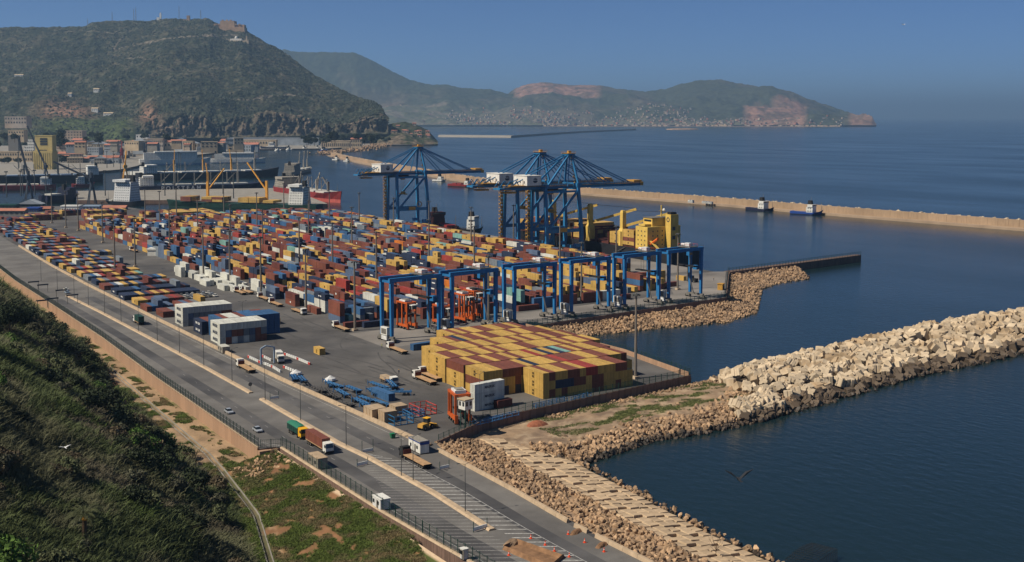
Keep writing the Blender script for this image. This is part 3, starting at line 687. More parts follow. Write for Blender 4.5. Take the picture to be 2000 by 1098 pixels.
# the far shore: plain with the town, bare hill, cape
R2 = [(430, 110), (540, 99), (555, 96), (576, 101), (620, 101), (695, 102), (720, 114), (760, 136), (800, 156), (830, 164), (900, 170), (960, 174), (1000, 183), (1060, 196)]
def c2(c, X, Y, Z, T, PX, PYY):
    n = fbm(X / 500, Y / 500, 5, 2); f = fbm(X / 90, Y / 90, 4, 6); blend(c, (.06, .068, .036), np.ones_like(X)); blend(c, (.12, .1, .065), np.clip(n * 3, 0, 1) * .6)
    blend(c, (.13, .13, .07), np.clip((.46 - T) / .1, 0, 1) * .7); blend(c, (.22, .18, .13), np.clip(f * 4 - .3, 0, 1) * np.clip((.5 - T) / .1, 0, 1) * .8)
    blend(c, (.2, .13, .09), np.exp(-((PX - 760) / 25) ** 2 - ((PYY - 200) / 8) ** 2) * .6)
fan('hill', np.arange(430, 1061, 3.), lambda px, t: 11800 + 1400 * min(t, .45) / .45 + max(0, t - .45) / .55 * 900, lambda px, t: 244.5 - (244.5 - max(206, ip(px, R2) + 4)) * t / .45 if t < .45 else max(206, ip(px, R2) + 4) + (ip(px, R2) - max(206, ip(px, R2) + 4)) * (t - .45) / .55, 90, c2, 120., 1100., 'farland', 7, (.5, 2000.))
R3 = [(920, 216), (960, 200), (990, 184), (1005, 175), (1030, 165), (1065, 162), (1110, 166), (1170, 166), (1200, 172), (1260, 177), (1300, 173), (1330, 163), (1360, 155), (1400, 153.5), (1425, 157), (1445, 161), (1480, 168), (1500, 170), (1560, 185), (1620, 205), (1650, 215), (1672, 223), (1690, 221), (1703, 226), (1709, 238), (1713, 244)]
def c3(c, X, Y, Z, T, PX, PYY):
    n = fbm(X / 400, Y / 400, 5, 12); f = fbm(X / 110, Y / 110, 4, 16); blend(c, (.06, .066, .036), np.ones_like(X)); blend(c, (.13, .105, .07), np.clip(n * 3, 0, 1) * .6)
    r = np.clip((PX - 1000) / 12, 0, 1) * np.clip((1178 - PX) / 20, 0, 1) * np.clip((197 + 10 * n - PYY) / 5, 0, 1)
    r = r + np.clip((PX - 1448) / 15, 0, 1) * np.clip((1580 - PX) / 15, 0, 1) * np.clip((PYY - 198 - 12 * n) / 5, 0, 1) + np.clip((PX - 1655) / 12, 0, 1) * .8
    blend(c, (.34, .19, .13), np.clip(r, 0, 1) * .85); blend(c, (.1, .08, .05), np.clip(r, 0, 1) * np.clip(f * 4, 0, 1) * .7)
    blend(c, (.17, .15, .1), np.clip((236 - 26 * np.clip((1320 - PX) / 250, 0, 1) - PYY) / -6, 0, 1) * np.clip((1480 - PX) / 60, 0, 1) * .6)
_, cX, cY, cZ, cT = fan('cape', np.arange(920, 1714, 3.), lambda px, t: 12000 + 2600 * t * (1 if px < 1640 else .25 + .75 * max(0, (1714 - px) / 74)), lambda px, t: 244.6 + (ip(px, R3) - 244.6) * t ** .85, 90, c3, 110., 900., 'farland', 21, (.5, 1500.))

# the far town, a mass of little houses on the slopes round the bay
VV = []; FF = []; MI = []; o = 0
cv, cf = CA[0]
def house(x, y, z, sx, sy, sz, a, m):
    global o
    v = cv * (sx, sy, sz) @ rotm(0, 0, a).T + (x, y, z); VV.append(v); FF.append(cf + o); o += 8; MI.extend([m] * 6)
for i in range(1200):
    px = R.triangular(800, 1500, 1130) if R.random() < .8 else R.uniform(760, 1650)
    t = abs(R.gauss(0, .17 if px < 1350 else .04)) + .012
    if px > 1000:
        k = min(len(cX) - 1, max(0, int((px - 920) / 3))); j = min(int(t * 89 * .75), 60); x, y, z = cX[k, j], cY[k, j], cZ[k, j]
        x += R.uniform(-20, 20); y += R.uniform(-20, 20)
    else:
        D = 11800 + 1400 * t / .45; zz = zpix(px, 244.5 - 38 * t / .45, D); x, y, _ = along(px, D); z = zz
    s = R.uniform(9, 22); house(x, y, z + 2, s, s * R.uniform(.7, 1.6), R.uniform(10, 20), R.uniform(0, 3), R.choice((0, 0, 1, 1, 3, 3, 2)))
for i in range(120):                   # sheds and works along the far waterfront
    px = R.uniform(900, 1640); x, y, _ = along(px, 11950 + R.uniform(-40, 60)); house(x, y, 5, R.uniform(30, 120), R.uniform(20, 40), R.uniform(12, 22), HEAD, R.choice((0, 1)))
put('far_town', npmesh('far_town', np.concatenate(VV), np.concatenate(FF), ['townwhite', 'cream', 'roofred', 'greybeige'], mi=MI), kind='stuff')
obj('far_shore', MB().prism([tuple(along(px, D)[:2]) for px, D in ((860, 11900), (1000, 11850), (1200, 11800), (1400, 11850), (1640, 11800), (1650, 12300), (860, 12400))], -3, 4), 'bapron', kind='structure')
# second, far breakwater and its islet
P = [W(px, py, 0) for px, py in ((858, 267.5), (1000, 269), (1080, 263), (1150, 258.5), (1240, 254.5))]
mb = MB(); vs = []
for p in P: vs += [(p[0] - 20, p[1] - 20, -2), (p[0] - 10, p[1] - 10, 10), (p[0] + 40, p[1] + 40, 10), (p[0] + 70, p[1] + 70, -2)]
mb.add(vs, [(4 * i + a, 4 * i + a + 1, 4 * i + a + 5, 4 * i + a + 4) for i in range(len(P) - 1) for a in range(3)])
obj('far_breakwater', mb, 'greybeige', label='low thin breakwater far out in the bay before the town', cat='breakwater')
p = W(1333, 253.5, 0); obj('islet_mole', MB().loft([[(p[0] + 150 * q * math.cos(a), p[1] + 90 * q * math.sin(a), h) for a in np.linspace(0, 6.28, 17)[:-1]] for q, h in ((1, -2), (.9, 8), (.5, 11))]), 'rockw', label='small isolated rubble mole in the bay before the cape', cat='breakwater')

# ------------------------------------------------------------------ harbour land at the mountain's foot, piers
def poly(name, pix, z, m, extra=(), zb=-4, kind='structure'):
    q = [tuple(W(px, py, z)[:2]) for px, py in pix] + list(extra)
    mb = MB().prism(q, zb, z, 1); mb.m[-1] = 0; mb.m[-2] = 0
    a = 0
    for i in range(len(q)): a += q[i][0] * q[(i + 1) % len(q)][1] - q[(i + 1) % len(q)][0] * q[i][1]
    if a < 0: mb.f = [tuple(reversed(f)) for f in mb.f]
    return obj(name, mb, [m, 'darkwall'], kind=kind)
far = [tuple(along(px, 4230)[:2]) for px in (850, 700, 500, 300, 100, -300)]
poly('harbour_land', [(-300, 347), (60, 341), (150, 338), (235, 331), (268, 324), (300, 312), (480, 291.5), (640, 290), (700, 286), (760, 283), (850, 282)], 4., 'greybeige', far)
poly('harbour_pier', [(150, 373), (560, 367), (640, 398), (600, 399), (380, 391), (150, 391)], 4., 'greybeige')
poly('ferry_quay', [(240, 342), (480, 339), (480, 333), (240, 335)], 4., 'hatch')
# rubble root of the breakwater
it = []
RT = smooth([W(px, py, 0)[:2] for px, py in ((632, 303), (650, 300), (700, 294), (735, 287), (760, 281))], 60)
for i in range(700):
    j = R.randrange(59); p = RT[j] + (RT[j + 1] - RT[j]) * R.random(); it.append((p[0] + R.gauss(0, 16), p[1] + R.gauss(0, 16), R.uniform(0, 6), R.uniform(5, 10), rr3()))
root = put('breakwater_root', None, kind='structure'); scatter(root, 'stone', it, [ROCKS], RA, 0, 'armour_stones', 'rockw')

# ------------------------------------------------------------------ haze over the bay
hz = bpy.data.materials.new('haze_air'); hz.use_nodes = True; n = hz.node_tree.nodes; n.remove(n['Principled BSDF'])
pv = n.new('ShaderNodeVolumePrincipled'); pv.inputs['Color'].default_value = (.43, .7, 1., 1); pv.inputs['Density'].default_value = HAZE = 5.6e-5; pv.inputs['Anisotropy'].default_value = .3
hz.node_tree.links.new(pv.outputs[0], n['Material Output'].inputs['Volume'])
M['haze'] = hz
obj('haze', MB().box(-61000, -4000, -8, 101000, 111000, 960), 'haze', kind='stuff')
# ------------------------------------------------------------------ lettering
def textmesh(body, m, size=1., bold=.0, name='lettering'):
    cu = bpy.data.curves.new(name, 'FONT'); cu.body = body; cu.size = size; cu.align_x = 'CENTER'; cu.align_y = 'CENTER'; cu.resolution_u = 2; cu.offset = bold; cu.extrude = .02; cu.space_line = .7
    o = bpy.data.objects.new(name, cu); COL.objects.link(o); dg = bpy.context.evaluated_depsgraph_get()
    me = bpy.data.meshes.new_from_object(o.evaluated_get(dg)); bpy.data.objects.remove(o); bpy.data.curves.remove(cu)
    me.materials.clear(); me.materials.append(M[m]); me.name = name; return me
# lettering lies in its own xy-plane; on -X faces it is turned to stand up and read from -X
TXROT = (math.pi / 2, 0, -math.pi / 2); TYROT = (math.pi / 2, 0, 0)
LET = {'msc': textmesh('m\nsc', 'logo', 1.5, .05), 'maersk': textmesh('MAERSK', 'lettersdark', 1.5, .03), 'cma': textmesh('CMA CGM', 'letterswhite', 1.2, .03), 'mae_grey': None}
def squaremark():
    b = MB(); b.box(-.55, -.55, 0, .55, .55, .02); return b.mesh('lettering', 'letterswhite')
LET['square'] = squaremark()

# ------------------------------------------------------------------ containers
CM = {}
def contmesh(col, L, H):
    k = (col, L, H)
    if k in CM: return CM[k]
    b = MB(); w = 2.44
    b.box(-w / 2 + .05, -L / 2 + .06, .1, w / 2 - .05, L / 2 - .05, H - .03)
    for sx in (-1, 1):
        for sy in (-1, 1): b.cbox(sx * (w / 2 - .08), sy * (L / 2 - .08), 0, .16, .16, H)
        b.cbox(sx * (w / 2 - .05), 0, .0, .1, L - .32, .16); b.cbox(sx * (w / 2 - .04), 0, H - .12, .08, L - .32, .11)
        n = int(L / 1.1)
        for i in range(n): b.cbox(sx * (w / 2 - .035), -L / 2 + .55 + i * (L - .8) / (n - 1) , .16, .05, .3, H - .29)
    for sy in (-1, 1): b.cbox(0, sy * (L / 2 - .06), 0, w - .32, .12, .16); b.cbox(0, sy * (L / 2 - .06), H - .13, w - .32, .12, .12)
    CM[k] = b.mesh('container', 'box_' + col); return CM[k]
DM = {}
def doormesh(col, H):
    k = (col, H)
    if k not in DM:
        b = MB(); b.box(-.52, -.03, 0, .52, .03, H - .36)
        for x in (-.3, .22): b.cyl((x, -.05, .05), (x, -.05, H - .42), .035, n=4)
        b.box(-.34, -.1, 1., -.02, -.05, 1.1); DM[k] = b.mesh('door', 'box_' + col)
    return DM[k]
ALLC = []          # every container: dict(x,y,z,L,H,col,tier,top,block,txt)
def stackbox(x, y, z, L, H, col, tier, top, block, txt=None, rz=0., lab=None, front=False, n=0, row=0):
    ALLC.append(dict(x=x, y=y, z=z, L=L, H=H, col=col, tier=tier, top=top, block=block, txt=txt, rz=rz, lab=lab, front=front, n=n, row=row))

PALETTE = ['brown'] * 36 + ['yellow'] * 19 + ['blue'] * 11 + ['navy'] * 17 + ['white'] * 4 + ['grey'] * 7 + ['orange'] * 1 + ['teal'] * 1 + ['steel'] * 8 + ['red'] * 5 + ['maroon'] * 10
def pick(r, yw=0.):
    if r.random() < yw: return 'yellow'
    return r.choice(PALETTE)
TXT = {'yellow': 'msc', 'navy': 'cma', 'white': 'maersk', 'brown': 'square', 'red': 'square', 'grey': 'maersk'}

# --- the big block of yellow and brown 40-foot boxes on the near corner of the yard
rb_ = random.Random(3)
HH = 2.9
# each row: y of its near end, first x, count, heights per box (from the west end)
rows = [(318.9, 213.1, 15, 3), (331.6, 197.6, 25, 3), (344.4, 197.2, 26, 3), (357.2, 197.0, 27, 3), (370., 200.8, 25, 3), (382.8, 211.2, 20, 3), (395.6, 221., 14, 3)]
TOPCOL = {0: 'ybyybbyrryyybby', 1: 'yyybbbbynyyybrbbbyybbyyby', 2: 'bbybbybbybyyrynyntbybyybbb', 3: 'bbbyybyybybyyybbyyyybybyyby', 4: 'yybbyyybyybyyybybyybybbyb', 5: 'yybnybbybbyyybyybbby', 6: 'ybybyybbyybbyb'}
CC = {'y': 'yellow', 'b': 'brown', 'r': 'red', 'n': 'navy', 't': 'teal'}
for ri, (y0, x0, n, h) in enumerate(rows):
    for i in range(n):
        x = x0 + 1.22 + i * 2.52; hh = h
        if ri in (0, 1, 2) and i >= n - 1: hh = 2
        for t in range(hh):
            vis = t == hh - 1 or i == 0 or ri == 0 or (ri == 1 and i < 7) or i >= n - 2
            if not vis: continue
            col = CC[TOPCOL[ri][i % len(TOPCOL[ri])]] if t == hh - 1 else rb_.choice(['yellow'] * 7 + ['brown'] * 2 + ['navy'])
            if i == 0 and t < hh - 1: col = 'yellow' if not (ri == 1 and t == 1) else 'brown'
            if i == 0 and t == hh - 1: col = {2: 'brown'}.get(ri, 'yellow')
            stackbox(x, y0 + 6.1, ZY + t * HH, 12.19, HH, col, t, t == hh - 1, 'corner', 'msc' if col == 'yellow' else None, front=True, n=i, row=ri)
# --- white and grey stacks by the road wall
def maersk(x0, y0, nx, h, cols, txt0, blk):
    for i in range(nx):
        for t in range(h):
            vis = t == h - 1 or i == 0 or True
            col = cols(i, t); stackbox(x0 + 1.22 + i * 2.54, y0 + 6.1, ZY + t * 2.9, 12.19, 2.9, col, t, t == h - 1, blk, txt0 if i == 0 else None, front=(i == 0 or t == h - 1), n=i)
rm = random.Random(8)
maersk(151.2, 517., 9, 3, lambda i, t: 'white' if (t == 2 or i == 0) else rm.choice(['grey', 'grey', 'steel', 'brown']), 'maersk', 'pale stack')
maersk(151.8, 467.2, 8, 3, lambda i, t: 'white' if (t == 2 or i == 0) else rm.choice(['grey', 'white', 'grey', 'brown', 'steel']), 'maersk', 'near pale stack')
maersk(152.2, 492.5, 3, 2, lambda i, t: 'navy' if i == 0 else 'brown', 'cma', 'low stack')
maersk(155., 480.2, 11, 3, lambda i, t: 'blue' if (i > 4 or i == 0) else rm.choice(['brown', 'steel', 'white']), None, 'blue stack')
maersk(176., 517., 6, 1, lambda i, t: rm.choice(['brown', 'blue', 'yellow', 'steel']), None, 'low stack')
maersk(178., 500., 5, 1, lambda i, t: rm.choice(['brown', 'yellow', 'yellow']), None, 'low stack')
maersk(150.2, 545., 7, 1, lambda i, t: rm.choice(['steel', 'navy', 'grey', 'brown']), None, 'low stack')
# --- one-high rows of mixed boxes running in from the road wall
rl = random.Random(21); yrow = 566.; ri = 0
while yrow < 1080:
    x0 = PC(yrow) + rl.uniform(2.5, 5.); n = rl.randint(12, 16) if yrow > 600 else rl.randint(9, 11); gap = rl.randint(3, 9) if rl.random() < .5 else -1
    big = 'navy' if ri in (2, 3) else None
    for i in range(n):
        if i == gap: continue
        col = big if big and rl.random() < .55 else pick(rl, .04)
        if ri > 8 and rl.random() < .3: col = rl.choice(['yellow', 'brown', 'steel'])
        h = 2 if rl.random() < .04 else 1
        for t in range(h): stackbox(x0 + 1.22 + i * 2.62, yrow + 6.1, ZY + t * 2.6, 12.19, 2.6, col, t, t == h - 1, 'road row', TXT.get(col) if i == 0 else None, front=True)
    yrow += rl.choice((18.5, 20, 21.5)); ri += 1
# --- white refrigerated boxes at the head of the yard
for (x, y, h, r) in ((203, 700, 1, 0), (206.5, 700, 2, 0), (203, 660, 1, 0), (206, 660, 1, 0), (203, 643, 1, 0), (208, 655, 2, 0), (206.5, 640, 1, 0), (209.5, 640, 1, 0), (212, 625, 2, 0), (206, 612, 1, 0), (211, 607, 1, 0), (217.5, 605, 2, 0), (221, 603, 1, 0), (209, 628, 1, 0), (199, 684, 2, 0), (203, 676, 1, 0), (206, 680, 1, 0), (210, 672, 2, 0), (212.5, 656, 1, 0), (200, 640, 1, 0), (215, 622, 1, 0), (203, 618, 1, 0), (212, 640, 2, 0)):
    for t in range(h): stackbox(x, y, ZY + t * 3., 12.19, 3., 'white', t, t == h - 1, 'refrigerated row', None, front=True)
# --- the great field of stacks: lanes of boxes end to end, between the mast lines
rf = random.Random(5)
BAYS = [(214.5, 274.), (282., 336.5), (344., 408.5), (416., 433.)]
for bi, (xa, xb) in enumerate(BAYS):
    x = xa; lane = 0
    while x < xb:
        ya = 476 + (10 if bi == 0 else 0) + (18 if bi == 1 and x < 300 else 0) + (75 if bi == 3 else 0) + (14 if bi == 2 else 0); y = ya + rf.uniform(0, 3)
        yend = 1030 if bi < 3 else 1000
        while y < yend:
            near_right = max(0, (x - 300) / 130) * max(0, (760 - y) / 260)
            if bi == 0 and y > 585 and x < 223 and y < 700: y += 13.6; continue
            if rf.random() < .025: y += 13.6; continue
            L = 13.2
            prob = .55 * rf.random() + .45 * (.5 + fbm(np.array(x / 14.), np.array(y / 40.), 2, 5)); h = 0 if prob < .14 else 1 if prob < .32 else 2 if prob < .62 else 3
            if bi == 3 or (bi == 2 and y > 560 and rf.random() < .4): h = min(h + 1, 3)
            base = base if (y > ya + 5 and rf.random() < .3) else pick(rf, .5 * near_right)
            twenty = rf.random() < .14
            for q in ((-3.35, 3.35) if twenty else (0,)):
                hq = max(0, h - (rf.random() < .3)) if twenty else h
                for t in range(hq):
                    col = base if rf.random() < .5 else pick(rf, .55 * near_right)
                    stackbox(x + 1.22, y + 6.6 + q, ZY + t * 3.05, 6.5 if twenty else L, 3.05, col, t, t == hq - 1, 'field', TXT.get(col) if rf.random() < (.25 if TXT.get(col) == 'square' else .8) else None, front=lane == 0)
            y += 13.6
        x += 4.7; lane += 1
# --- same-line blocks: yellow on the quay side, yellow and brown at the far end
for (x0, y0, nx, ny, h, mix) in ((421, 812, 9, 3, 3, .8), (300, 1052, 16, 3, 3, .93), (232, 1050, 10, 2, 3, .5), (360, 1046, 12, 2, 2, .35), (398, 1046, 14, 2, 2, .2), (416, 588, 6, 2, 2, .75), (424, 640, 5, 3, 2, .85), (170, 1090, 8, 2, 2, .1), (190, 1120, 12, 2, 2, .2), (240, 1110, 14, 2, 3, .4), (290, 1098, 10, 2, 2, .2), (150, 1150, 10, 2, 1, .2), (215, 1160, 16, 1, 2, .2)):
    for i in range(nx):
        for j in range(ny):
            for t in range(h if rf.random() > .12 else h - 1): stackbox(x0 + i * 2.56, y0 + j * 12.5 + 6.1, ZY + t * 2.6, 12.19, 2.6, 'yellow' if rf.random() < mix else rf.choice(['brown', 'brown', 'maroon', 'navy']), t, t == h - 1, 'solid block', 'msc' if i == 0 else None)
# --- boxes standing about by the crane runway and alone on the yard (placed from their feet in the picture)
def lone(px, py, L, H, col, n, lab, txt=None, rz=0., dz=0):
    p = W(px, py, ZY)
    for t in range(n): stackbox(p[0], p[1], ZY + t * H, L, H, col, t, t == n - 1, 'lone', txt, rz, lab if n == 1 else lab + (', lowest of its pile', ', in the middle of its pile', ', on top of its pile')[t if n == 3 else (0 if t == 0 else 2)], True)
V90 = math.pi / 2
lone(624, 691, 6.06, 2.6, 'yellow', 1, 'single yellow container alone on the open asphalt', 'msc')
lone(829, 681, 12.19, 2.6, 'blue', 1, 'single blue container lying crosswise between crane runway and yellow block', None, -V90 + .1)
lone(952, 797, 12.19, 2.9, 'white', 3, 'pale grey container behind the near orange straddle carrier', 'maersk', -V90 + .12)
lone(982, 795, 6.06, 2.6, 'maroon', 1, 'single maroon container beside the pale grey pile', None, -V90 + .12)
lone(748, 777, 12.19, 2.6, 'blue', 1, 'bright blue container among the scrap trailers', None, .05)
for (px, py, col, n, L, rz) in ((700, 640, 'maroon', 1, 12.19, V90), (737, 639, 'navy', 1, 12.19, V90), (735, 622, 'brown', 2, 12.19, V90), (700, 622, 'navy', 2, 12.19, V90), (850, 622, 'maroon', 2, 12.19, V90), (905, 610, 'brown', 1, 12.19, V90), (955, 614, 'maroon', 2, 12.19, V90), (1035, 607, 'maroon', 1, 12.19, V90), (1065, 602, 'blue', 2, 12.19, V90), (1110, 596, 'brown', 2, 12.19, V90), (1160, 591, 'maroon', 2, 12.19, V90), (1195, 587, 'white', 2, 12.19, V90), (1215, 566, 'yellow', 1, 12.19, V90), (1250, 561, 'brown', 3, 12.19, V90), (1285, 557, 'yellow', 3, 12.19, V90), (1310, 561, 'maroon', 1, 12.19, V90), (1225, 585, 'maroon', 1, 6.06, V90), (1270, 552, 'maroon', 2, 12.19, 0), (1130, 560, 'yellow', 2, 12.19, 0), (1168, 557, 'blue', 2, 12.19, 0), (1335, 548, 'yellow', 1, 6.06, .1), (1080, 575, 'yellow', 2, 12.19, 0)):
    p = W(px, py, ZY)
    for t in range(n): stackbox(p[0], p[1] + 2, ZY + t * 2.6, L, 2.6, col if t == 0 or R.random() < .5 else pick(R), t, t == n - 1, 'runway row', TXT.get(col) if rz == 0 else None, rz, None, True)

ORD = 'first second third fourth fifth sixth seventh eighth ninth tenth eleventh twelfth thirteenth fourteenth fifteenth sixteenth seventeenth eighteenth nineteenth twentieth twenty-first twenty-second twenty-third twenty-fourth twenty-fifth twenty-sixth twenty-seventh twenty-eighth'.split()
# ------------------------------------------------------------------ ship-to-shore gantry cranes
def sts_crane(loc, label):
    t = thing('quay_crane', label, 'crane', loc, 0., 'blue quay cranes'); G = 29.; BZ = 44.
    for x in (0, G):
        obj('sill_beam', MB().box(x - .9, -12, 2.2, x + .9, 12, 4.2), 'blue', t)
        for y in (-10, 10):
            b = MB()
            for k in (-2.4, -.8, .8, 2.4): b.cyl((x - .5, y + k, .55), (x + .5, y + k, .55), .55, n=8)
            b.box(x - .7, y - 3.2, .9, x + .7, y + 3.2, 2.2); obj('bogie', b, 'black', t)
            tx = x if x == 0 else x - 1.6
            lg = MB().loft([[(x - 1.1, y - 1.1, 4.2), (x + 1.1, y - 1.1, 4.2), (x + 1.1, y + 1.1, 4.2), (x - 1.1, y + 1.1, 4.2)], [(x - 1.15, y * .96 - 1.1, 16), (x + 1.15, y * .96 - 1.1, 16), (x + 1.15, y * .96 + 1.1, 16), (x - 1.15, y * .96 + 1.1, 16)], [(tx - 1., y * .82 - 1., BZ), (tx + 1., y * .82 - 1., BZ), (tx + 1., y * .82 + 1., BZ), (tx - 1., y * .82 + 1., BZ)]])
            obj('leg', lg, 'blue', t)
    for y in (-9.6, 9.6):
        obj('portal_beam', MB().box(.8, y - .7, 14.6, G - .9, y + .7, 17.), 'blue', t)
        obj('diagonal_brace', MB().bar((2, y * .96, 17), (G - 2, y * .87, BZ - 1), 1.35), 'blue', t)
        obj('upper_tie', MB().box(.7, y * .86 - .5, BZ - 2., G - 2.2, y * .86 + .5, BZ - .6), 'blue', t)
    for x in (0, G - 1.6): obj('cross_beam', MB().box(x - 1, -9.2, BZ - .4, x + 1, 9.2, BZ + 1.6), 'blue', t)
    b = MB().box(G - 3, -9., BZ + 1.6, G + .6, 9., BZ + 4.2); obj('boom_hinge_frame', b, 'blue', t)
    for y in (-3.4, 3.4):
        g = MB().box(-30, y - .6, BZ + .6, G + 56, y + .6, BZ + 3.4); obj('girder', g, 'blue', t)
        w = MB().box(-32, y * 1.45 - .45, BZ + 2.6, G + 57, y * 1.45 + .45, BZ + 2.75)
        for i in range(60): w.box(-32 + i * 2., y * 1.6 - .04, BZ + 2.75, -31.9 + i * 2., y * 1.6 + .04, BZ + 3.9)
        w.box(-32, y * 1.6 - .04, BZ + 3.8, G + 57, y * 1.6 + .04, BZ + 3.9); obj('walkway', w, 'craneyellow', t)
    tr = MB()
    for i in range(12): tr.bar((-30 + i * 10.2, -3.4, BZ + 1.3), (-30 + i * 10.2, 3.4, BZ + 1.3), .5)
    obj('girder_ties', tr, 'blue', t)
    e = MB().box(G + 50, -4.6, BZ + 3.4, G + 57, 4.6, BZ + 4.6); e.box(G + 56, -4, BZ + .6, G + 59, 4, BZ + 3.2); obj('boom_tip_platform', e, 'craneyellow', t)
    AX, AZ = 24.5, 68.
    for y in (-1, 1):
        obj('frame_leg', MB().bar((G - 1.5, y * 8.3, BZ + 3), (AX + .8, y * 2.6, AZ), 1.25), 'blue', t)
        obj('frame_back_leg', MB().bar((1, y * 8, BZ + 1.6), (AX - 1.2, y * 2.4, AZ - .6), 1.1), 'blue', t)
        obj('frame_post', MB().bar((G - 9, y * 6, BZ + 2), (AX - .6, y * 2.5, AZ - 1), .6), 'blue', t)
        for xx, dy in ((G + 30, 3.2), (G + 47, 3.2)):
            obj('stay', MB().bar((AX + 1, y * 2.4, AZ), (xx, y * dy, BZ + 3.4), .62), 'blue', t)
        obj('stay', MB().bar((AX + 1, y * 2.4, AZ - 1), (G + 16, y * 3.2, BZ + 3.4), .5), 'blue', t)
        obj('stay', MB().bar((AX - 1, y * 2.2, AZ), (-25, y * 3.4, BZ + 3.4), .6), 'blue', t)
    ap = MB().box(AX - 2.5, -4., AZ - .8, AX + 3, 4., AZ + .6); obj('apex_head', ap, 'blue', t)
    ap = MB()
    for i in range(9): ap.box(AX - 3 + i * .8, -4.2, AZ + .6, AX - 2.9 + i * .8, -4.1, AZ + 2.); ap.box(AX - 3 + i * .8, 4.1, AZ + .6, AX - 2.9 + i * .8, 4.2, AZ + 2.)
    ap.box(AX - 3.2, -4.3, AZ + .6, AX + 3.8, 4.3, AZ + .75); ap.box(AX - .3, -1, AZ + .7, AX + 1.9, 1, AZ + 2.4); ap.box(AX - 3.2, -4.25, AZ + 1.9, AX + 3.8, -4.1, AZ + 2.05); obj('apex_platform', ap, 'craneyellow', t)
    # zig-zag stair on the front frame and the stair tower by the landside leg
    z = BZ + 4; sgn = 1; b = MB()
    while z < AZ - 1.5: b.bar((G - 1 - (z - BZ) * .12 - sgn * 1., -4.6 + (z - BZ) * .06, z), (G - 1 - (z - BZ) * .12 + sgn * 1., -4.6 + (z - BZ) * .06, z + 2.2), .9, .35); b.cbox(G - 1 - (z - BZ) * .12, -4.6 + (z - BZ) * .06, z + 1.9, 2.8, 1.2, .2); z += 2.2; sgn = -sgn
    obj('frame_stair', b, 'craneyellow', t)
    z = .5; b = MB(); sgn = 1
    for dx in (-3.4, -1.6):
        for dy in (9., 11.): b.box(dx - .07, dy - .07, 0, dx + .07, dy + .07, BZ + 1)
    while z < BZ - 1: b.bar((-3.4, 9.3, z) if sgn > 0 else (-1.6, 10.6, z), (-1.6, 9.3, z + 2.6) if sgn > 0 else (-3.4, 10.6, z + 2.6), .9, .3); b.cbox(-2.5, 10., z + 2.4, 2.4, 2.6, .22); b.box(-3.7, 8.7, z + 2.6, -1.3, 8.8, z + 3.6); z += 2.6; sgn = -sgn
    obj('stair_tower', b, 'craneyellow', t)
    # machinery house on the back reach
    h = obj('machinery_house', MB().box(-15., -8.5, BZ + 3.6, -3.6, 8.5, BZ + 10.), 'whitepaint', t)
    obj('roof', MB().box(-15.3, -8.8, BZ + 10., -3.3, 8.8, BZ + 10.35), 'whitepaint', h)
    em = MB(); n = 14
    em.add([(0, 0, 0)] + [(1.9 * math.cos(a), 1.55 * math.sin(a), 0) for a in np.linspace(math.pi, 2 * math.pi, n)], [(0, i, i + 1) for i in range(1, n)])
    for k in range(5): a0 = .35 + k * .52; em.add([(.35 * math.cos(a0 - .16), .3 * math.sin(a0 - .16) + .15, 0), (.35 * math.cos(a0 + .16), .3 * math.sin(a0 + .16) + .15, 0), (1.9 * math.cos(a0 + .19), 1.6 * math.sin(a0 + .19) + .15, 0), (1.9 * math.cos(a0 - .19), 1.6 * math.sin(a0 - .19) + .15, 0)], [(0, 1, 2, 3)])
    obj('emblem', em, 'lettersdark', h, loc=(-8.4, -8.54, BZ + 6.9), rot=(math.pi / 2, 0, 0))
    for y in (-5, 0., 4.5): obj('vent', MB().box(-15.06, y - .6, BZ + 5, -14.98, y + .6, BZ + 6.6), 'window', h)
    p = MB().box(-27, -6.2, BZ + 3.4, -1, 6.2, BZ + 3.6)
    for i in range(14): p.box(-27 + i * 2, -6.2, BZ + 3.6, -26.9 + i * 2, -6.1, BZ + 4.8)
    p.box(-27, -6.2, BZ + 4.7, -1, -6.1, BZ + 4.82); p.box(-30.5, -5, BZ + .4, -25, 5, BZ + 1.); p.box(-29, -3, BZ - 1.6, -20, 3, BZ - .6)
    obj('service_platform', p, 'craneyellow', t)
    b = MB()
    for y in (-3.4, 3.4):
        for x in (-33, -28, -23): b.bar((x, y, BZ + 3.2), (x + 2.5, y, BZ + 6.6), .4); b.bar((x + 5, y, BZ + 3.2), (x + 2.5, y, BZ + 6.6), .4)
    b.box(-34, -4.2, BZ + 1, -30, 4.2, BZ + 2.2); obj('backreach_frame', b, 'blue', t)
    f = MB()
    for i in range(9): x = -26 + i * 3.4; f.bar((x, 2, BZ + .9), (x + 1.7, 2, BZ - 1.6), .12); f.bar((x + 3.4, 2, BZ + .9), (x + 1.7, 2, BZ - 1.6), .12)
    obj('cable_festoon', f, 'black', t)
    c = obj('operator_cab', MB().box(8, -1.6, BZ - 3.4, 11, 1.6, BZ - .4), 'craneyellow', t); obj('window', MB().box(7.6, -1.3, BZ - 3., 7.98, 1.3, BZ - 1.2), 'glass', c)
    obj('trolley', MB().box(5, -3.2, BZ - .4, 14, 3.2, BZ + .8), 'black', t)
    s = MB().box(9, -6, 28, 11.2, 6, 28.8); s.box(9.2, -2.6, 28.8, 11, 2.6, 30.4)
    for x in (9.3, 10.9):
        for y in (-2, 2): s.bar((x, y, 30), (x, y, BZ), .1)
    obj('spreader', s, 'craneyellow', t)
    rg = MB(); n = 16
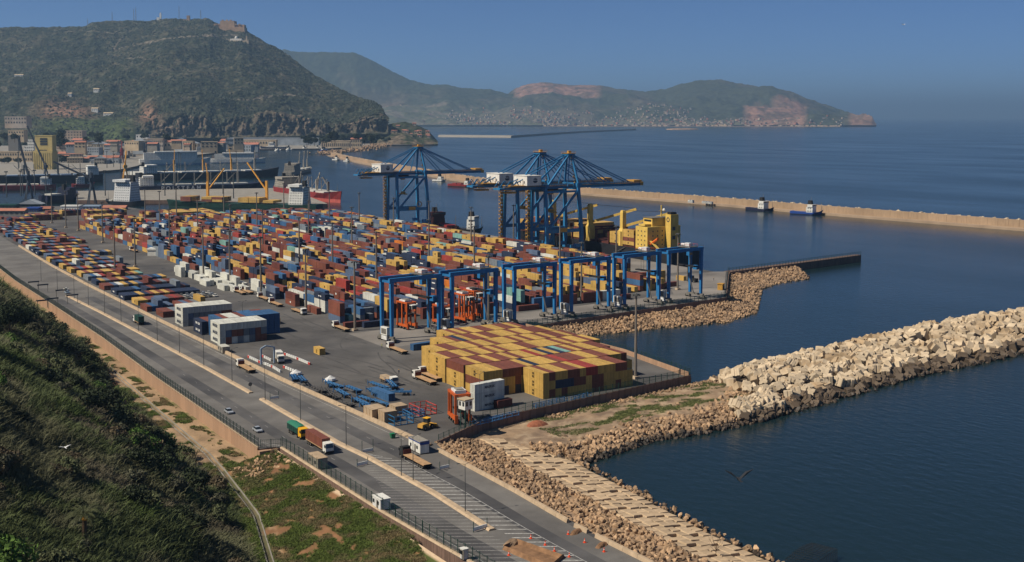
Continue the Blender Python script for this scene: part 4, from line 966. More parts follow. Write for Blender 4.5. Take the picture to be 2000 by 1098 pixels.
    rg.loft([[(20 + r * math.cos(a), y, 19.8 + r * math.sin(a)) for a in np.linspace(0, 2 * math.pi, n + 1)[:-1]] for r, y in ((2.6, -10.8), (2.6, -10.3), (1.7, -10.3), (1.7, -10.8), (2.6, -10.8))], caps=False); obj('cable_reel', rg, 'tan', t)
    obj('drive_house', MB().box(10, -11.4, 15.2, 16, -10.3, 18.), 'craneyellow', t)
    for y, x in ((-12, G - 6), (6, G - 6)): obj('equipment_box', MB().box(x, y, 4.2, x + 4, y + 3, 6.6), 'rtgblue', t)
    return t
XL = 441.
sts_crane((XL, at_x(777, XL) + 9.5, ZY), 'blue quay crane standing apart, behind the small red dredger')
sts_crane((XL, at_x(1012, XL) + 9.5, ZY), 'blue quay crane over the bow end of the yellow container ship')
sts_crane((XL, at_x(1067, XL) + 9.5, ZY), 'blue quay crane next to the yellow ship deck cranes')

# ------------------------------------------------------------------ rubber-tyred yard gantries
def rtg_proto():
    t = thing('yard_gantry', '', 'gantry crane', (0, 0, 0), 0., 'blue yard gantries side by side on the runway'); S_ = 24.; HT = 25.2
    for x in (0, S_):
        for y in (-3.75, 3.75):
            lg = MB().loft([[(x - .6, y - .6, 2.6), (x + .6, y - .6, 2.6), (x + .6, y + .6, 2.6), (x - .6, y + .6, 2.6)], [(x - .85, y - .65, HT), (x + .85, y - .65, HT), (x + .85, y + .65, HT), (x - .85, y + .65, HT)]]); obj('leg', lg, 'rtgblue', t)
        obj('sill_beam', MB().box(x - .5, -5.6, 1.7, x + .5, 5.6, 2.6), 'steel', t)
        for y in (-6., -4., 4., 6.):
            w = obj('wheel', MB().cyl((x - .42, y, .8), (x + .42, y, .8), .8, n=12), 'tyre', t); obj('hub', MB().cyl((x - .46, y, .8), (x + .46, y, .8), .35, n=8), 'steel', w)
        for y in (-5, 5): obj('fork', MB().box(x - .55, y - 1.2, .7, x + .55, y + 1.2, 1.7), 'steel', t)
        obj('end_tie', MB().box(x - .4, -3.2, HT - .4, x + .4, 3.2, HT + .5), 'rtgblue', t)
    for y in (-3.75, 3.75):
        obj('girder', MB().box(-1.2, y - .6, HT, S_ + 1.2, y + .6, HT + 1.7), 'rtgblue', t)
        obj('handrail', MB().bar((-1, y * 1.2, HT + 2.5), (S_ + 1, y * 1.2, HT + 2.5), .08), 'steel', t)
    pk = obj('power_pack', MB().box(-1.6, -2.4, 2.9, -.2, 2.4, 6.2), 'whitepaint', t); obj('vent', MB().box(-1.66, -1.8, 3.4, -1.6, 1.8, 5.6), 'steel', pk)
    obj('cabinet', MB().box(-1.5, -2., .9, -.3, 2., 2.6), 'white2', t)
    tr = obj('trolley', MB().box(S_ - 9, -4, HT + 1.7, S_ - 3, 4, HT + 2.2), 'steel', t)
    b = MB().box(S_ - 8, -2.6, HT + 2.2, S_ - 6, .4, HT + 4.); b.box(S_ - 5.6, -1, HT + 2.2, S_ - 3.8, 2.8, HT + 3.6); b.cyl((S_ - 7, 1.2, HT + 2.9), (S_ - 7, 3.4, HT + 2.9), .7); obj('hoist', b, 'white2', tr)
    b = MB()
    for x in (S_ - 9, S_ - 3):
        for y in (-4, -1.3, 1.3, 4): b.box(x - .05, y - .05, HT + 2.2, x + .05, y + .05, HT + 3.5)
    for y in (-4, 4): b.bar((S_ - 9, y, HT + 3.4), (S_ - 3, y, HT + 3.4), .08)
    for x in (S_ - 9, S_ - 3): b.bar((x, -4, HT + 3.4), (x, 4, HT + 3.4), .08)
    obj('rail', b, 'barrierred', tr)
    cb = obj('cab', MB().box(S_ - 8.2, -3., HT - 2.4, S_ - 5.8, -1., HT - .1), 'rtgblue', t); obj('window', MB().box(S_ - 8, -3.05, HT - 2.1, S_ - 6, -3., HT - .9), 'glass', cb)
    st = MB(); z = 2.6
    st.bar((S_ - 1.4, 0, 2.6), (S_ - .9, 3, 9.5), .6, .25); st.bar((S_ - .9, 3, 9.5), (S_ - .9, 3.2, HT), .5, .15); st.box(S_ - 1.6, -2, 15.8, S_ + .2, 2, 16.); obj('stair', st, 'steel', t)
    b = MB().box(S_ - 2.2, -2.6, 15., S_ - .4, 0, 17.2); obj('access_cabin', b, 'rtgblue', t)
    sp = MB().box(S_ - 7.2, -6, 17., S_ - 5., 6, 17.6)
    for y in (-2, 2):
        for x in (S_ - 7, S_ - 5.2): sp.bar((x, y, 17.5), (x, y, HT + 1.7), .08)
    obj('spreader', sp, 'black', t)
    return t
rp = rtg_proto(); first = True
TILT = math.atan(.115)
for i, px in enumerate((764, 881, 1003, 1114.5, 1218, 1304.6)):
    # near-left leg lies on the runway line y = 434 + .115 (x-217)
    best = min((abs(proj((x, 434.5 + .115 * (x - 217), ZY))[0] - px), x) for x in np.arange(200, 420, .25)); x = best[1]; y = 434.5 + .115 * (x - 217) + 3.75
    lab = 'blue yard gantry, %s along the runway from the open asphalt' % ORD[i]
    if first: rp.location = (x, y, ZY); rp.rotation_euler = (0, 0, TILT); rp['label'] = lab; first = False
    else: dup(rp, (x, y, ZY), TILT, lab)

# ------------------------------------------------------------------ straddle carriers
def straddle(loc, rz, label, h=11.5, near=False):
    t = thing('straddle_carrier', label, 'straddle carrier', loc, rz, 'orange straddle carriers')
    for x in (-2.2, 2.2):
        obj('side_beam', MB().box(x - .35, -4.6, 1.2, x + .35, 4.6, 2.3), 'orange', t)
        for y in (-3.6, -1.3, 1.3, 3.6):
            w = obj('wheel', MB().cyl((x - .28, y, .75), (x + .28, y, .75), .75, n=12), 'tyre', t); obj('hub', MB().cyl((x - .31, y, .75), (x + .31, y, .75), .32, n=6), 'steel', w)
        for y in (-3.9, 0 if not near else 1.5, 3.9): obj('leg', MB().box(x - .3, y - .32, 2.3, x + .3, y + .32, h), 'orange', t)
        obj('top_beam', MB().box(x - .35, -4.4, h, x + .35, 4.4, h + .7), 'orange', t)
        obj('ladder_frame', MB().box(x - .5, -5., .5, x + .5, -4.6, 3.), 'orange', t)
    for y in (-3.9, 3.9): obj('cross_beam', MB().box(-1.85, y - .35, h, 1.85, y + .35, h + .7), 'orange', t)
    e = obj('engine_deck', MB().box(-1.8, -1.6, h + .1, 1.8, 3., h + 1.3), 'white2', t); obj('cover', MB().box(-1.2, -1.2, h + 1.3, 1.2, 1.8, h + 1.6), 'greybeige', e)
    c = obj('cab', MB().loft([[(-1.1, -6.2, h - 2.2), (1.1, -6.2, h - 2.2), (1.1, -4.6, h - 2.2), (-1.1, -4.6, h - 2.2)], [(-1.3, -6.6, h - .6), (1.3, -6.6, h - .6), (1.3, -4.4, h - .6), (-1.3, -4.4, h - .6)]]), 'glass', t)
    obj('roof', MB().box(-1.4, -6.7, h - .6, 1.4, -4.3, h - .3), 'whitepaint', c); b = MB()
    for x in (-1.2, 1.2):
        for y in (-6.4, -4.5): b.box(x - .08, y - .08, h - 2.2, x + .08, y + .08, h - .6)
    obj('pillars', b, 'whitepaint', c)
    s = MB().box(-1.2, -3.4, h - 5.2, 1.2, 3.4, h - 4.7)
    for x in (-.9, .9):
        for y in (-2, 2): s.bar((x, y, h - 4.8), (x, y, h), .09)
    obj('spreader', s, 'black', t)
    return t
for px, py, rz, lab, hh in ((794, 641, .1, 'orange straddle carrier under the first blue gantry', 11.5), (864, 634, .1, 'orange straddle carrier half hidden behind gantry legs and ladders', 8.5), (905, 628, .12, 'orange straddle carrier with the round grey cab between gantries', 12.5), (924, 622, .08, 'tall orange straddle carrier beside the maroon boxes', 13.), (332, 448, .0, 'dark orange straddle carrier standing over the far stacks', 12.)):
    p = W(px, py, ZY); straddle((p[0], p[1], ZY), rz, lab, hh)
p = W(897, 822, ZY); straddle((p[0], p[1], ZY), -.25, 'orange straddle carrier parked by the pale grey pile at the wall', 8.6, True)
gc = W(900, 834, ZY); g = thing('lookout_cabin', 'raised white lookout cabin on dark stilts beside the near straddle carrier', 'cabin', (gc[0] + .5, gc[1] - 2, ZY), .2)
for x in (-1, 1):
    for y in (-1, 1): obj('stilt', MB().box(x - .12, y - .12, 0, x + .12, y + .12, 6), 'dgreen', g)
b = obj('cabin', MB().box(-1.5, -1.5, 6, 1.5, 1.5, 8.9), 'whitepaint', g); obj('roof', MB().box(-1.8, -1.8, 8.9, 1.8, 1.8, 9.2), 'cream', b)
for q in (-.75, .75): obj('window', MB().box(-1.56, q - .4, 7.1, -1.5, q + .4, 8.4), 'glass', b); obj('window', MB().box(q - .4, -1.56, 7.1, q + .4, -1.5, 8.4), 'glass', b)

# ------------------------------------------------------------------ floodlight masts and road lamps
def mast_proto(h=31.):
    t = thing('floodlight_mast', '', 'light mast', (0, 0, 0))
    obj('pole', MB().cyl((0, 0, .8), (0, 0, h), .6, .34, 10), 'mast', t); obj('base', MB().box(-1.1, -1.1, 0, 1.1, 1.1, .9), 'concrete', t)
    b = MB(); b.cyl((0, 0, h - .5), (0, 0, h - .2), 1.1, n=10); obj('head_ring', b, 'lampgrey', t)
    for i in range(6):
        a = i * math.pi / 3; obj('floodlight', MB().cbox(1.25 * math.cos(a), 1.25 * math.sin(a), h - .9, .5, .5, .55), 'lampgrey', t)
    return t
mp_ = mast_proto(); MASTS = [(85, 368), (115, 374), (146, 378), (181, 394), (265.5, 370), (303.6, 373), (343.7, 368), (389.5, 384), (330, 408), (439.6, 400), (449, 362), (495.8, 376), (517.4, 408), (546, 358), (593, 365), (600.5, 391), (580.5, 424), (643, 374), (653.7, 434), (686, 404), (699, 376), (386, 441), (449.5, 450), (521.6, 461), (604.6, 485), (699.7, 509), (734, 452), (760, 386), (843, 392), (835, 428), (919, 404), (927, 441), (1003, 400), (1099, 425), (1142.5, 472), (1206, 440), (1329, 455), (1215, 572), (935, 500), (222, 430), (262, 425)]
MASTS.sort(key=lambda q: (W(*q, ZY + 31)[1])); MC = {}
for i, (px, py) in enumerate(MASTS):
    p = W(px, py, ZY + 31); x, y = p[0], p[1]
    line = min(((abs(x - q), q, n) for q, n in ((208, 'along the edge of the wide yard lane'), (278, 'in the first gap between the big stacks'), (340, 'in the middle gap between the big stacks'), (411, 'behind the big stacks on the quay side'))))
    if line[0] < 16: x = x * .5 + (line[1] + (2.5 if line[1] == 208 else 0)) * .5
    MC[line[1]] = MC.get(line[1], 0) + 1; lab = 'tall floodlight mast, %s from the crane runway, %s' % (ORD[MC[line[1]] - 1], line[2].replace('in the', 'in').replace('the big', 'big')); grp = 'floodlight masts ' + line[2]
    if px == 1215: lab = 'tall floodlight mast behind the corner block of yellow containers'; x, y = 258.5, 327.; grp = None
    if i == 0: mp_.location = (x, y, ZY); mp_['label'] = lab; mp_['group'] = grp
    else:
        o = dup(mp_, (x, y, ZY), None, lab, grp)
        if grp is None: del o['group']
def lamp_proto():
    t = thing('road_lamp', 'slim grey road lamp on the median of the port road', 'street lamp', (0, 0, 0), 0, 'road lamps along the median')
    obj('pole', MB().cyl((0, 0, 0), (0, 0, 11.6), .13, .07, 6), 'lampgrey', t)
    for s in (-1, 1): a = obj('arm', MB().bar((0, 0, 11.5), (s * 1.6, 0, 12.), .07), 'lampgrey', t); obj('lamp_head', MB().cbox(s * 1.9, 0, 11.95, .8, .3, .14), 'lampgrey', a)
    return t
lp = lamp_proto(); LAMPS = [(261, 650), (300.7, 669), (345, 692), (394, 717), (451, 747.5), (515.6, 784), (590, 823), (678, 873), (803, 942), (905.5, 1003), (89, 549), (113, 568), (137.5, 585), (164, 599), (193.4, 615), (225.5, 632)]
LAMPS.sort(key=lambda q: -q[1])
for i, (px, py) in enumerate(LAMPS):
    p = W(px, py, ZY); x = MD(p[1]) + .3; lab = 'slim grey road lamp on the median, %s from the hatched markings' % ORD[i]
    if i == 0: lp.location = (x, p[1], ZY + .3); lp['label'] = lab
    else: dup(lp, (x, p[1], ZY + .3), None, lab)
for i, (px, py, lab) in enumerate(((784, 932, 'slim road lamp beside the dark-cab flatbed lorry'), (937, 800, 'slim lamp post at the terminal wall in front of the pale grey pile'), (474, 640, 'slim lamp post beside the pale stack at the weighbridge'))):
    p = W(px, py, ZY); dup(lp, (p[0], p[1], ZY), .3, lab, 'lamp posts off the median')

# ------------------------------------------------------------------ fences and the terminal wall
FP = MB().box(-.07, -.07, 0, .07, .07, 2.6).mesh('fence_post', 'dgreen')
def fence(name, P, z, label, h=2.4, step=3., top=False):
    t = thing(name, label, 'fence'); w = MB()
    for (x0, y0), (x1, y1) in zip(P[:-1], P[1:]):
        L = math.hypot(x1 - x0, y1 - y0); n = max(1, int(round(L / step)))
        for i in range(n): q = i / n; put('fence_post', FP, t, (x0 + (x1 - x0) * q, y0 + (y1 - y0) * q, z), sc=(1, 1, h / 2.4))
        for hh in (.15, h * .5, h): w.bar((x0, y0, z + hh), (x1, y1, z + hh), .06)
        k = int(L / .5)
        for i in range(k): q = i / k; w.bar((x0 + (x1 - x0) * q, y0 + (y1 - y0) * q, z + .1), (x0 + (x1 - x0) * q, y0 + (y1 - y0) * q, z + h), .045)
    put('fence_post', FP, t, (P[-1][0], P[-1][1], z), sc=(1, 1, h / 2.4)); o = obj('wire_mesh', w, 'wire', t); o['kind'] = 'stuff'
    return t
fence('wire_fence', [(FLX(y) + .35, y) for y in (314, 360, 423, 509, 614, 712, 790)], ZY + .3, 'long dark green wire fence on top of the retaining wall', 2.6)
fence('wire_fence', [(FLX(y) + .5, y) for y in (311, 280, 247, 222, 208, 190)], ZY + .3, 'dark green wire fence above the grass embankment', 2.8)
fence('wire_fence', [(113, 313.2), (118.2, 311.2)], ZY + .1, 'short wire fence joining the two roadside fences at the wall end', 2.4)
TW = [(181, 304.2), (210, 308.7), (276.6, 318.3), (282.6, 364), (280.6, 433)]
fence('wire_fence', TW, ZY + .6, 'dark green wire fence on the terminal wall around the corner block', 2.6)
fence('wire_fence', [(281, 433.3), (414, 449.4), (488, 527.4)], ZY + .5, 'dark wire fence along the basin wall behind the blue gantries', 2.6)
fence('wire_fence', [(158.5, 291.5), (181, 304)], ZY + .4, 'dark fence panels at the road end of the terminal wall', 2.)
tw = thing('terminal_wall', 'brown concrete panel wall around the seaward edge of the terminal', 'wall')
WP = MB().box(0, -.3, 0, 1, .06, 1); WP.box(0, -.36, .94, .03, .1, 1.06); wpm = WP.mesh('panel', 'darkwall'); wpi = MB().box(0, -.06, 0, 1, .2, 1).mesh('panel', 'panel')
for (a, b) in zip([(158, 291.2)] + TW[:-1], TW):
    L = math.hypot(b[0] - a[0], b[1] - a[1]); n = int(L / 3); an = math.atan2(b[1] - a[1], b[0] - a[0])
    for i in range(n): put('panel', wpm, tw, (a[0] + (b[0] - a[0]) * i / n, a[1] + (b[1] - a[1]) * i / n, .8), an, (L / n - .05, 1, ZY - .1))
for (a, b) in zip(TW[2:4], TW[3:5]):            # pale inner face seen behind the corner block
    L = math.hypot(b[0] - a[0], b[1] - a[1]); n = int(L / 3); an = math.atan2(b[1] - a[1], b[0] - a[0])
    for i in range(n): put('panel', wpi, tw, (a[0] + (b[0] - a[0]) * i / n - .5, a[1] + (b[1] - a[1]) * i / n, ZY - .02), an, (L / n - .05, 1, 1.9))
bw = thing('basin_wall', 'dark concrete wall of the basin above the rubble slope', 'wall')
for (a, b) in zip([(281, 433), (414, 449)], [(414, 449), (488, 527)]):
    L = math.hypot(b[0] - a[0], b[1] - a[1]); n = int(L / 4); an = math.atan2(b[1] - a[1], b[0] - a[0])
    for i in range(n): put('panel', wpm, bw, (a[0] + (b[0] - a[0]) * i / n, a[1] + (b[1] - a[1]) * i / n, 1.4), an, (L / n - .05, 1, ZY - .9))
# ------------------------------------------------------------------ ships
def hull(L, Bm, D0, D1, bowlen=.22, sternw=.8, sheer=1.5):
    """bow towards +y, waterline z=0, deck at D0, bottom -3; returns (upper hull, boot)"""
    st = []
    for q in np.linspace(0, 1, 15):
        y = -L / 2 + L * q
        if q < .12: wd = Bm / 2 * (sternw + (1 - sternw) * (q / .12) ** .6)
        elif q > 1 - bowlen: wd = Bm / 2 * max(.02, 1 - ((q - 1 + bowlen) / bowlen) ** 1.9)
        else: wd = Bm / 2
        z = D0 + max(0, (q - .82) / .18) ** 1.5 * sheer + max(0, (.1 - q) / .1) * sheer * .2
        fl = .8 if q > 1 - bowlen else .97
        st.append((y, wd, z, fl))
    up = MB().loft([[(-w_, y, z), (-w_ * f, y - (0 if f > .9 else (1 - f) * 12), D1), (w_ * f, y - (0 if f > .9 else (1 - f) * 12), D1), (w_, y, z)] for y, w_, z, f in st])
    lo = MB().loft([[(-w_ * f, y - (0 if f > .9 else (1 - f) * 12), D1), (-w_ * f * .9, y - (0 if f > .9 else 3), -3), (w_ * f * .9, y - (0 if f > .9 else 3), -3), (w_ * f, y - (0 if f > .9 else (1 - f) * 12), D1)] for y, w_, z, f in st])
    return up, lo
def windows(parent, x0, x1, z0, z1, y, nx, nz, m='window', axis='y', w=.9, h=.9, out=.06):
    wm = globals().setdefault('WINM', {}).get((axis, w, h))
    if wm is None:
        wm = (MB().box(-w / 2, -out, -h / 2, w / 2, out, h / 2) if axis == 'y' else MB().box(-out, -w / 2, -h / 2, out, w / 2, h / 2)).mesh('window', m); WINM[(axis, w, h)] = wm
    for i in range(nx):
        for j in range(nz):
            a = x0 + (x1 - x0) * (i + .5) / nx; z = z0 + (z1 - z0) * (j + .5) / nz
            put('window', wm, parent, (a, y, z) if axis == 'y' else (y, a, z))
def deck_crane(parent, x, y, z, h, jl, ang, up, m, post='craneyellow'):
    c = obj('deck_crane', MB().loft([[(x - 1.3, y - 1.3, z), (x + 1.3, y - 1.3, z), (x + 1.3, y + 1.3, z), (x - 1.3, y + 1.3, z)], [(x - 1.2, y - 1.2, z + h), (x + 1.2, y - 1.2, z + h), (x + 1.2, y + 1.2, z + h), (x - 1.2, y + 1.2, z + h)]]), m, parent)
    e = (x + math.cos(ang) * jl * math.cos(up), y + math.sin(ang) * jl * math.cos(up), z + h * .55 + jl * math.sin(up))
    obj('jib', MB().bar((x, y, z + h * .55), e, 1.1, 1.3), m, c); obj('cable', MB().bar((x, y, z + h), e, .18), 'black', c)
    return c
def ship(name, label, px0, py0, px1, py1, Bm, D0, hm, bm, D1=2., house=None, hatches=0, cranes=(), hsc=1., hmat='whitepaint', hatchm='hatch', mastm='steel', sheer=2., extra=None, cat='ship', dens=True):
    a = W(px0, py0, 0)[:2]; b = W(px1, py1, 0)[:2]; L = np.linalg.norm(b - a); rz = math.atan2(b[1] - a[1], b[0] - a[0]) - math.pi / 2
    t = thing(name, label, cat, (*(a + b) / 2, 0), rz)
    up, lo = hull(L, Bm, D0, D1, sheer=sheer); h = obj('hull', up, hm, t); obj('boot_band', lo, bm, h)
    if house:
        y0, y1, n = house; y0 *= L; y1 *= L; z = D0; w_ = Bm * .46
        for k in range(n):
            s = obj('deckhouse', MB().box(-w_, y0, z, w_, y1, z + 2.7 * hsc), hmat, t); windows(s, -w_ * .9, w_ * .9, z + .9, z + 2.1, y0 - .02, max(3, int(Bm / 3)), 1)
            windows(s, y0 + 1, y1 - 1, z + .9, z + 2.1, -w_ - .02, max(2, int((y1 - y0) / 3)), 1, axis='x'); windows(s, y0 + 1, y1 - 1, z + .9, z + 2.1, w_ + .02, max(2, int((y1 - y0) / 3)), 1, axis='x')
            z += 2.7 * hsc; w_ *= .95
        br = obj('bridge', MB().box(-Bm * .5, y0 + (y1 - y0) * .2, z, Bm * .5, y1, z + 2.6), hmat, t); obj('bridge_window', MB().box(-Bm * .49, y1, z + 1.1, Bm * .49, y1 + .06, z + 2.1), 'glass', br)
        obj('funnel', MB().loft([[(-2.2, y0 + .3, z), (2.2, y0 + .3, z), (2.2, y0 + 5, z), (-2.2, y0 + 5, z)], [(-1.8, y0 + .6, z + 6.5 * hsc), (1.8, y0 + .6, z + 6.5 * hsc), (1.8, y0 + 4, z + 6.5 * hsc), (-1.8, y0 + 4, z + 6.5 * hsc)]]), 'black', t)
        obj('mast', MB().cyl((0, (y0 + y1) / 2, z + 2.6), (0, (y0 + y1) / 2, z + 10), .3, .15), mastm, t)
    if hatches:
        f0 = (house[1] if house and house[0] < 0 else -.42) * L + 4; f1 = (house[0] if house and house[0] > 0 else .4) * L - 4; st = (f1 - f0) / hatches
        for i in range(hatches): obj('hatch_cover', MB().box(-Bm * .36, f0 + i * st, D0, Bm * .36, f0 + (i + .82) * st, D0 + 1.7), hatchm, t)
    for (yf, h_, jl, ang, up_, m) in cranes: deck_crane(t, 0, yf * L, D0, h_, jl, ang - rz, up_, m)
    if hatches > 2 and L > 90:
        for i in range(hatches):
            yk = (-.3 + .62 * i / hatches) * L; pq = obj('derrick_post', MB().bar((-2.5, yk, D0), (-2.5, yk, D0 + 17), .7).bar((2.5, yk, D0), (2.5, yk, D0 + 17), .7).bar((-2.5, yk, D0 + 15), (2.5, yk, D0 + 15), .5), 'greybeige', t); obj('boom', MB().bar((-2.5, yk, D0 + 4), (-5, yk + 11, D0 + 15), .4).bar((2.5, yk, D0 + 4), (5, yk + 12, D0 + 17), .4), 'greybeige', pq)
    rl = MB()
    for s in (-1, 1): rl.bar((s * Bm * .47, -L * .46, D0 + 1.), (s * Bm * .49, L * .28, D0 + 1.), .08)
    obj('rail', rl, mastm, t); obj('foremast', MB().cyl((0, L * .44, D0 + sheer * .5), (0, L * .44, D0 + 11), .3, .12), mastm, t)
    t['L'] = float(L); t['rz'] = float(rz)
    return t, L, rz
def deck_boxes(t, L, rz, xs, ys, z, h, colf, Lc=12.19):
    for i, x in enumerate(xs):
        for y in ys:
            for k in range(h):
                p = Matrix.Rotation(rz, 3, 'Z') @ Vector((x, y, z + k * 2.6)); stackbox(t.location.x + p.x, t.location.y + p.y, t.location.z + p.z, Lc, 2.55, colf(), k, k == h - 1, 'deck', 'msc' if i in (0, len(xs) - 1) else None, rz)

# --- yellow-housed container ship at the main quay
XS = 482.; ya0 = at_x(1262, XS - .5); ya1 = at_x(1239, XS - .5); LS = 205.; yst = ya0 - 22
t = thing('container_ship', 'large container ship with yellow deckhouse and deck cranes, black hull, at the quay', 'ship', (XS + 15, yst + LS / 2, 0), 0.)
up, lo = hull(LS, 30, 11.5, 3.2, .24, .82, 4); h = obj('hull', up, 'hullblack', t); obj('boot_band', lo, 'darkbrown', h)
l0 = ya0 - (yst + LS / 2); l1 = ya1 - (yst + LS / 2)
a = obj('accommodation', MB().box(-14.6, l0, 11.5, 13.5, l1, 26.5), 'shipyellow', t)
windows(a, l0 + 1, l1 - 1, 13, 25, -14.62, 3, 4, axis='x'); windows(a, -12, 12, 13, 25, l0 - .02, 6, 4)
b = obj('bridge', MB().box(-9, l0 + 2, 26.5, 13.5, l1 - 1, 32.), 'shipyellow', t); obj('bridge_window', MB().box(-9.06, l0 + 3, 29.6, -8.98, l1 - 2, 30.9), 'glass', b); obj('roof_rail', MB().box(-9.4, l0 + 1.6, 32., 13.8, l1 - .6, 32.3), 'steel', b)
f = obj('funnel_casing', MB().box(.5, l0 - 5.5, 11.5, 7., l0 - .1, 34.5), 'shipyellow', t); obj('funnel_top', MB().box(1.2, l0 - 4.8, 34.5, 6., l0 - 1., 36.), 'black', f)
rg = MB().loft([[(.44, l0 - 2.8 + r * math.cos(q), 31. + r * math.sin(q)) for q in np.linspace(0, 6.283, 17)[:-1]] for r in (1.6, 1.)], caps=False); obj('emblem', rg, 'lettersdark', f)
for z in (18, 24): obj('opening', MB().box(2, l0 - 5.56, z, 4.5, l0 - 5.48, z + 2.4), 'window', f)
obj('radar_mast', MB().bar((2, l0 + 6, 32), (2, l0 + 6, 40), .7).bar((0, l0 + 6, 36.5), (4, l0 + 6, 36.5), .3), 'shipyellow', t); d_ = MB(); d_.loft([[(.0 + r * math.cos(q), l0 + 1 + r * math.sin(q), z) for q in np.linspace(0, 6.283, 9)[:-1]] for r, z in ((.5, 36.2), (1.1, 37), (.8, 38), (.1, 38.3))]); obj('radar_dome', d_, 'whitepaint', t)
obj('bridge_wing', MB().box(-14.5, l0 + 3, 27.2, -9, l1 - 3, 28.2), 'shipyellow', t)
lb = MB(); lb.loft([[(-12 + .9 * sx, l0 - 3.5 + yy, 17 - yy * .55 + s * .9) for sx, s in ((-1, 0), (-.7, .9), (.7, .9), (1, 0), (.5, -.9), (-.5, -.9))] for yy in (3.6, 2.2, -2.2, -4.2)]); obj('lifeboat', lb, 'lifeboat', t)
obj('lifeboat_ramp', MB().bar((-12, l0, 17.5), (-12, l0 - 9, 12.4), 1.8, .4), 'shipyellow', t)
obj('poop_deck', MB().box(-13, -LS / 2 + 2, 11.5, 13, l0 - 9.2, 12.1), 'darkbrown', t)
wq = MB()
for i in range(9): x = -12 + i * 3; wq.cyl((x, -LS / 2 + 5, 12), (x, -LS / 2 + 5, 13.4), .5); wq.box(x - .08, -LS / 2 + 1.4, 11.6, x + .08, -LS / 2 + 1.5, 13.)
wq.bar((-13, -LS / 2 + 1.5, 13), (13, -LS / 2 + 1.5, 13), .1); obj('deck_gear', wq, 'darkbrown', t)
yc1 = at_x(1213, XS + 2) - (yst + LS / 2); yc2 = at_x(1149, XS + 2) - (yst + LS / 2)
for yc, zz in ((yc1, 34.), (yc2, 36.), (yc2 + 46, 36.)):
    c = obj('deck_crane', MB().loft([[(-11.5 - q, yc - q, z), (-11.5 + q, yc - q, z), (-11.5 + q, yc + q, z), (-11.5 - q, yc + q, z)] for q, z in ((2.3, 11.5), (2.3, 21.5), (1.5, 23.5), (1.5, zz), (1.1, zz + 1.5))]), 'shipyellow', t)
    obj('jib', MB().bar((-10, yc - 1, 25.), (11, yc - 24, 34.5), 1.5, 1.7), 'shipyellow', c); obj('cable', MB().bar((-11.5, yc, zz + 1.4), (11, yc - 24, 35), .2), 'black', c)
for k, y0 in enumerate(np.arange(l1 + 3, LS * .36, 14.5)):
    obj('lashing_bridge', MB().box(-14, y0 - 1.2, 11.5, -12.6, y0 - .3, 21).box(12.6, y0 - 1.2, 11.5, 14, y0 - .3, 21).box(-14, y0 - 1.2, 20, 14, y0 - .3, 21), 'darkbrown', t)
    obj('hatch_cover', MB().box(-13, y0, 11.5, 13, y0 + 12.6, 12.8), 'darkbrown', t)
    hh = 4 if k < 1 else (3 if k == 1 else (0 if k in (2, 3) else R.choice((2, 3, 4)))); rr = random.Random(40 + k)
    deck_boxes(t, LS, 0., [-12.4 + 2.5 * i for i in range(11)], [y0 + 6.2], 12.8, hh, lambda: 'yellow' if rr.random() < .68 else rr.choice(['brown', 'maroon']))
sl = MB().bar((-16.8, l1 + 24, 5), (-15., l1 + 10, 11.5), .9, .2); obj('gangway', sl, 'steel', t)

# --- ships in the old harbour
O = 'craneyellow'
t, L, rz = ship('container_ship', 'dark green container ship with orange jib cranes and white stern house', 624, 411, 326, 404, 22, 6., 'hullgreen', 'hullgreen', 1.5, (-.42, -.33, 7), 0, sheer=2.5)
rr = random.Random(2)
for (f, n) in ((.34, 1), (.2, 1), (.13, 1), (-.04, 1), (-.11, 1), (-.2, 1)): deck_boxes(t, L, rz, [-9 + 2.5 * i for i in range(8)], [f * L], 7.4, 2 if f > -.15 else 1, lambda: 'yellow' if rr.random() < .92 else 'brown')
mat('jiborange', srgb(214, 154, 60), .6, var=.15)
deck_crane(t, 7, .245 * L, 6, 22, 34, math.radians(205) - rz - math.pi, .75, 'jiborange'); deck_crane(t, 7, -.145 * L, 6, 24, 40, math.radians(120) - rz, .85, 'jiborange')
ship('bulk_carrier', 'red-hulled bulk carrier with its high bow towards the open basin', 549, 379, 667, 397, 26, 10., 'hullred', 'hullpink', 4., (-.46, -.3, 4), 4, ((-.16, 14, 16, 1., 1.0, 'steel'), (.12, 14, 16, .6, 1.1, 'greybeige'), (.3, 13, 14, 2., .9, 'steel')), hmat='greybeige', sheer=4)
t, L, rz = ship('bulk_carrier', 'long dark navy bulk carrier with large white letters on its side', 262, 377, 520, 371, 26, 9., 'hullnavy', 'hullnavy', 3., (-.46, -.36, 4), 5, ((-.2, 16, 22, 1.2, 1., 'greybeige'), (.05, 16, 22, 1.5, 1.1, 'jiborange'), (.28, 16, 22, 1.3, 1., 'greybeige')), sheer=3)
tm = textmesh('P O L S T E A M', 'letterswhite', 7.5, .1)
put('lettering', tm, t, (13.2, -.16 * L, 5.6), rot=(math.pi / 2, 0, math.pi / 2))
ship('bulk_carrier', 'black bulk carrier with grey-white hatch covers and tall yellow deck masts', 268, 353, 545, 345, 28, 11., 'hullblack', 'hullblack', 3., (-.47, -.38, 4), 5, ((-.25, 20, 26, 1.2, 1.2, 'jiborange'), (-.05, 20, 26, 1.4, 1.2, 'jiborange'), (.15, 20, 26, 1.5, 1.2, 'jiborange'), (.32, 20, 24, 1.2, 1.1, 'greybeige')), hatchm='whitepaint', sheer=5)
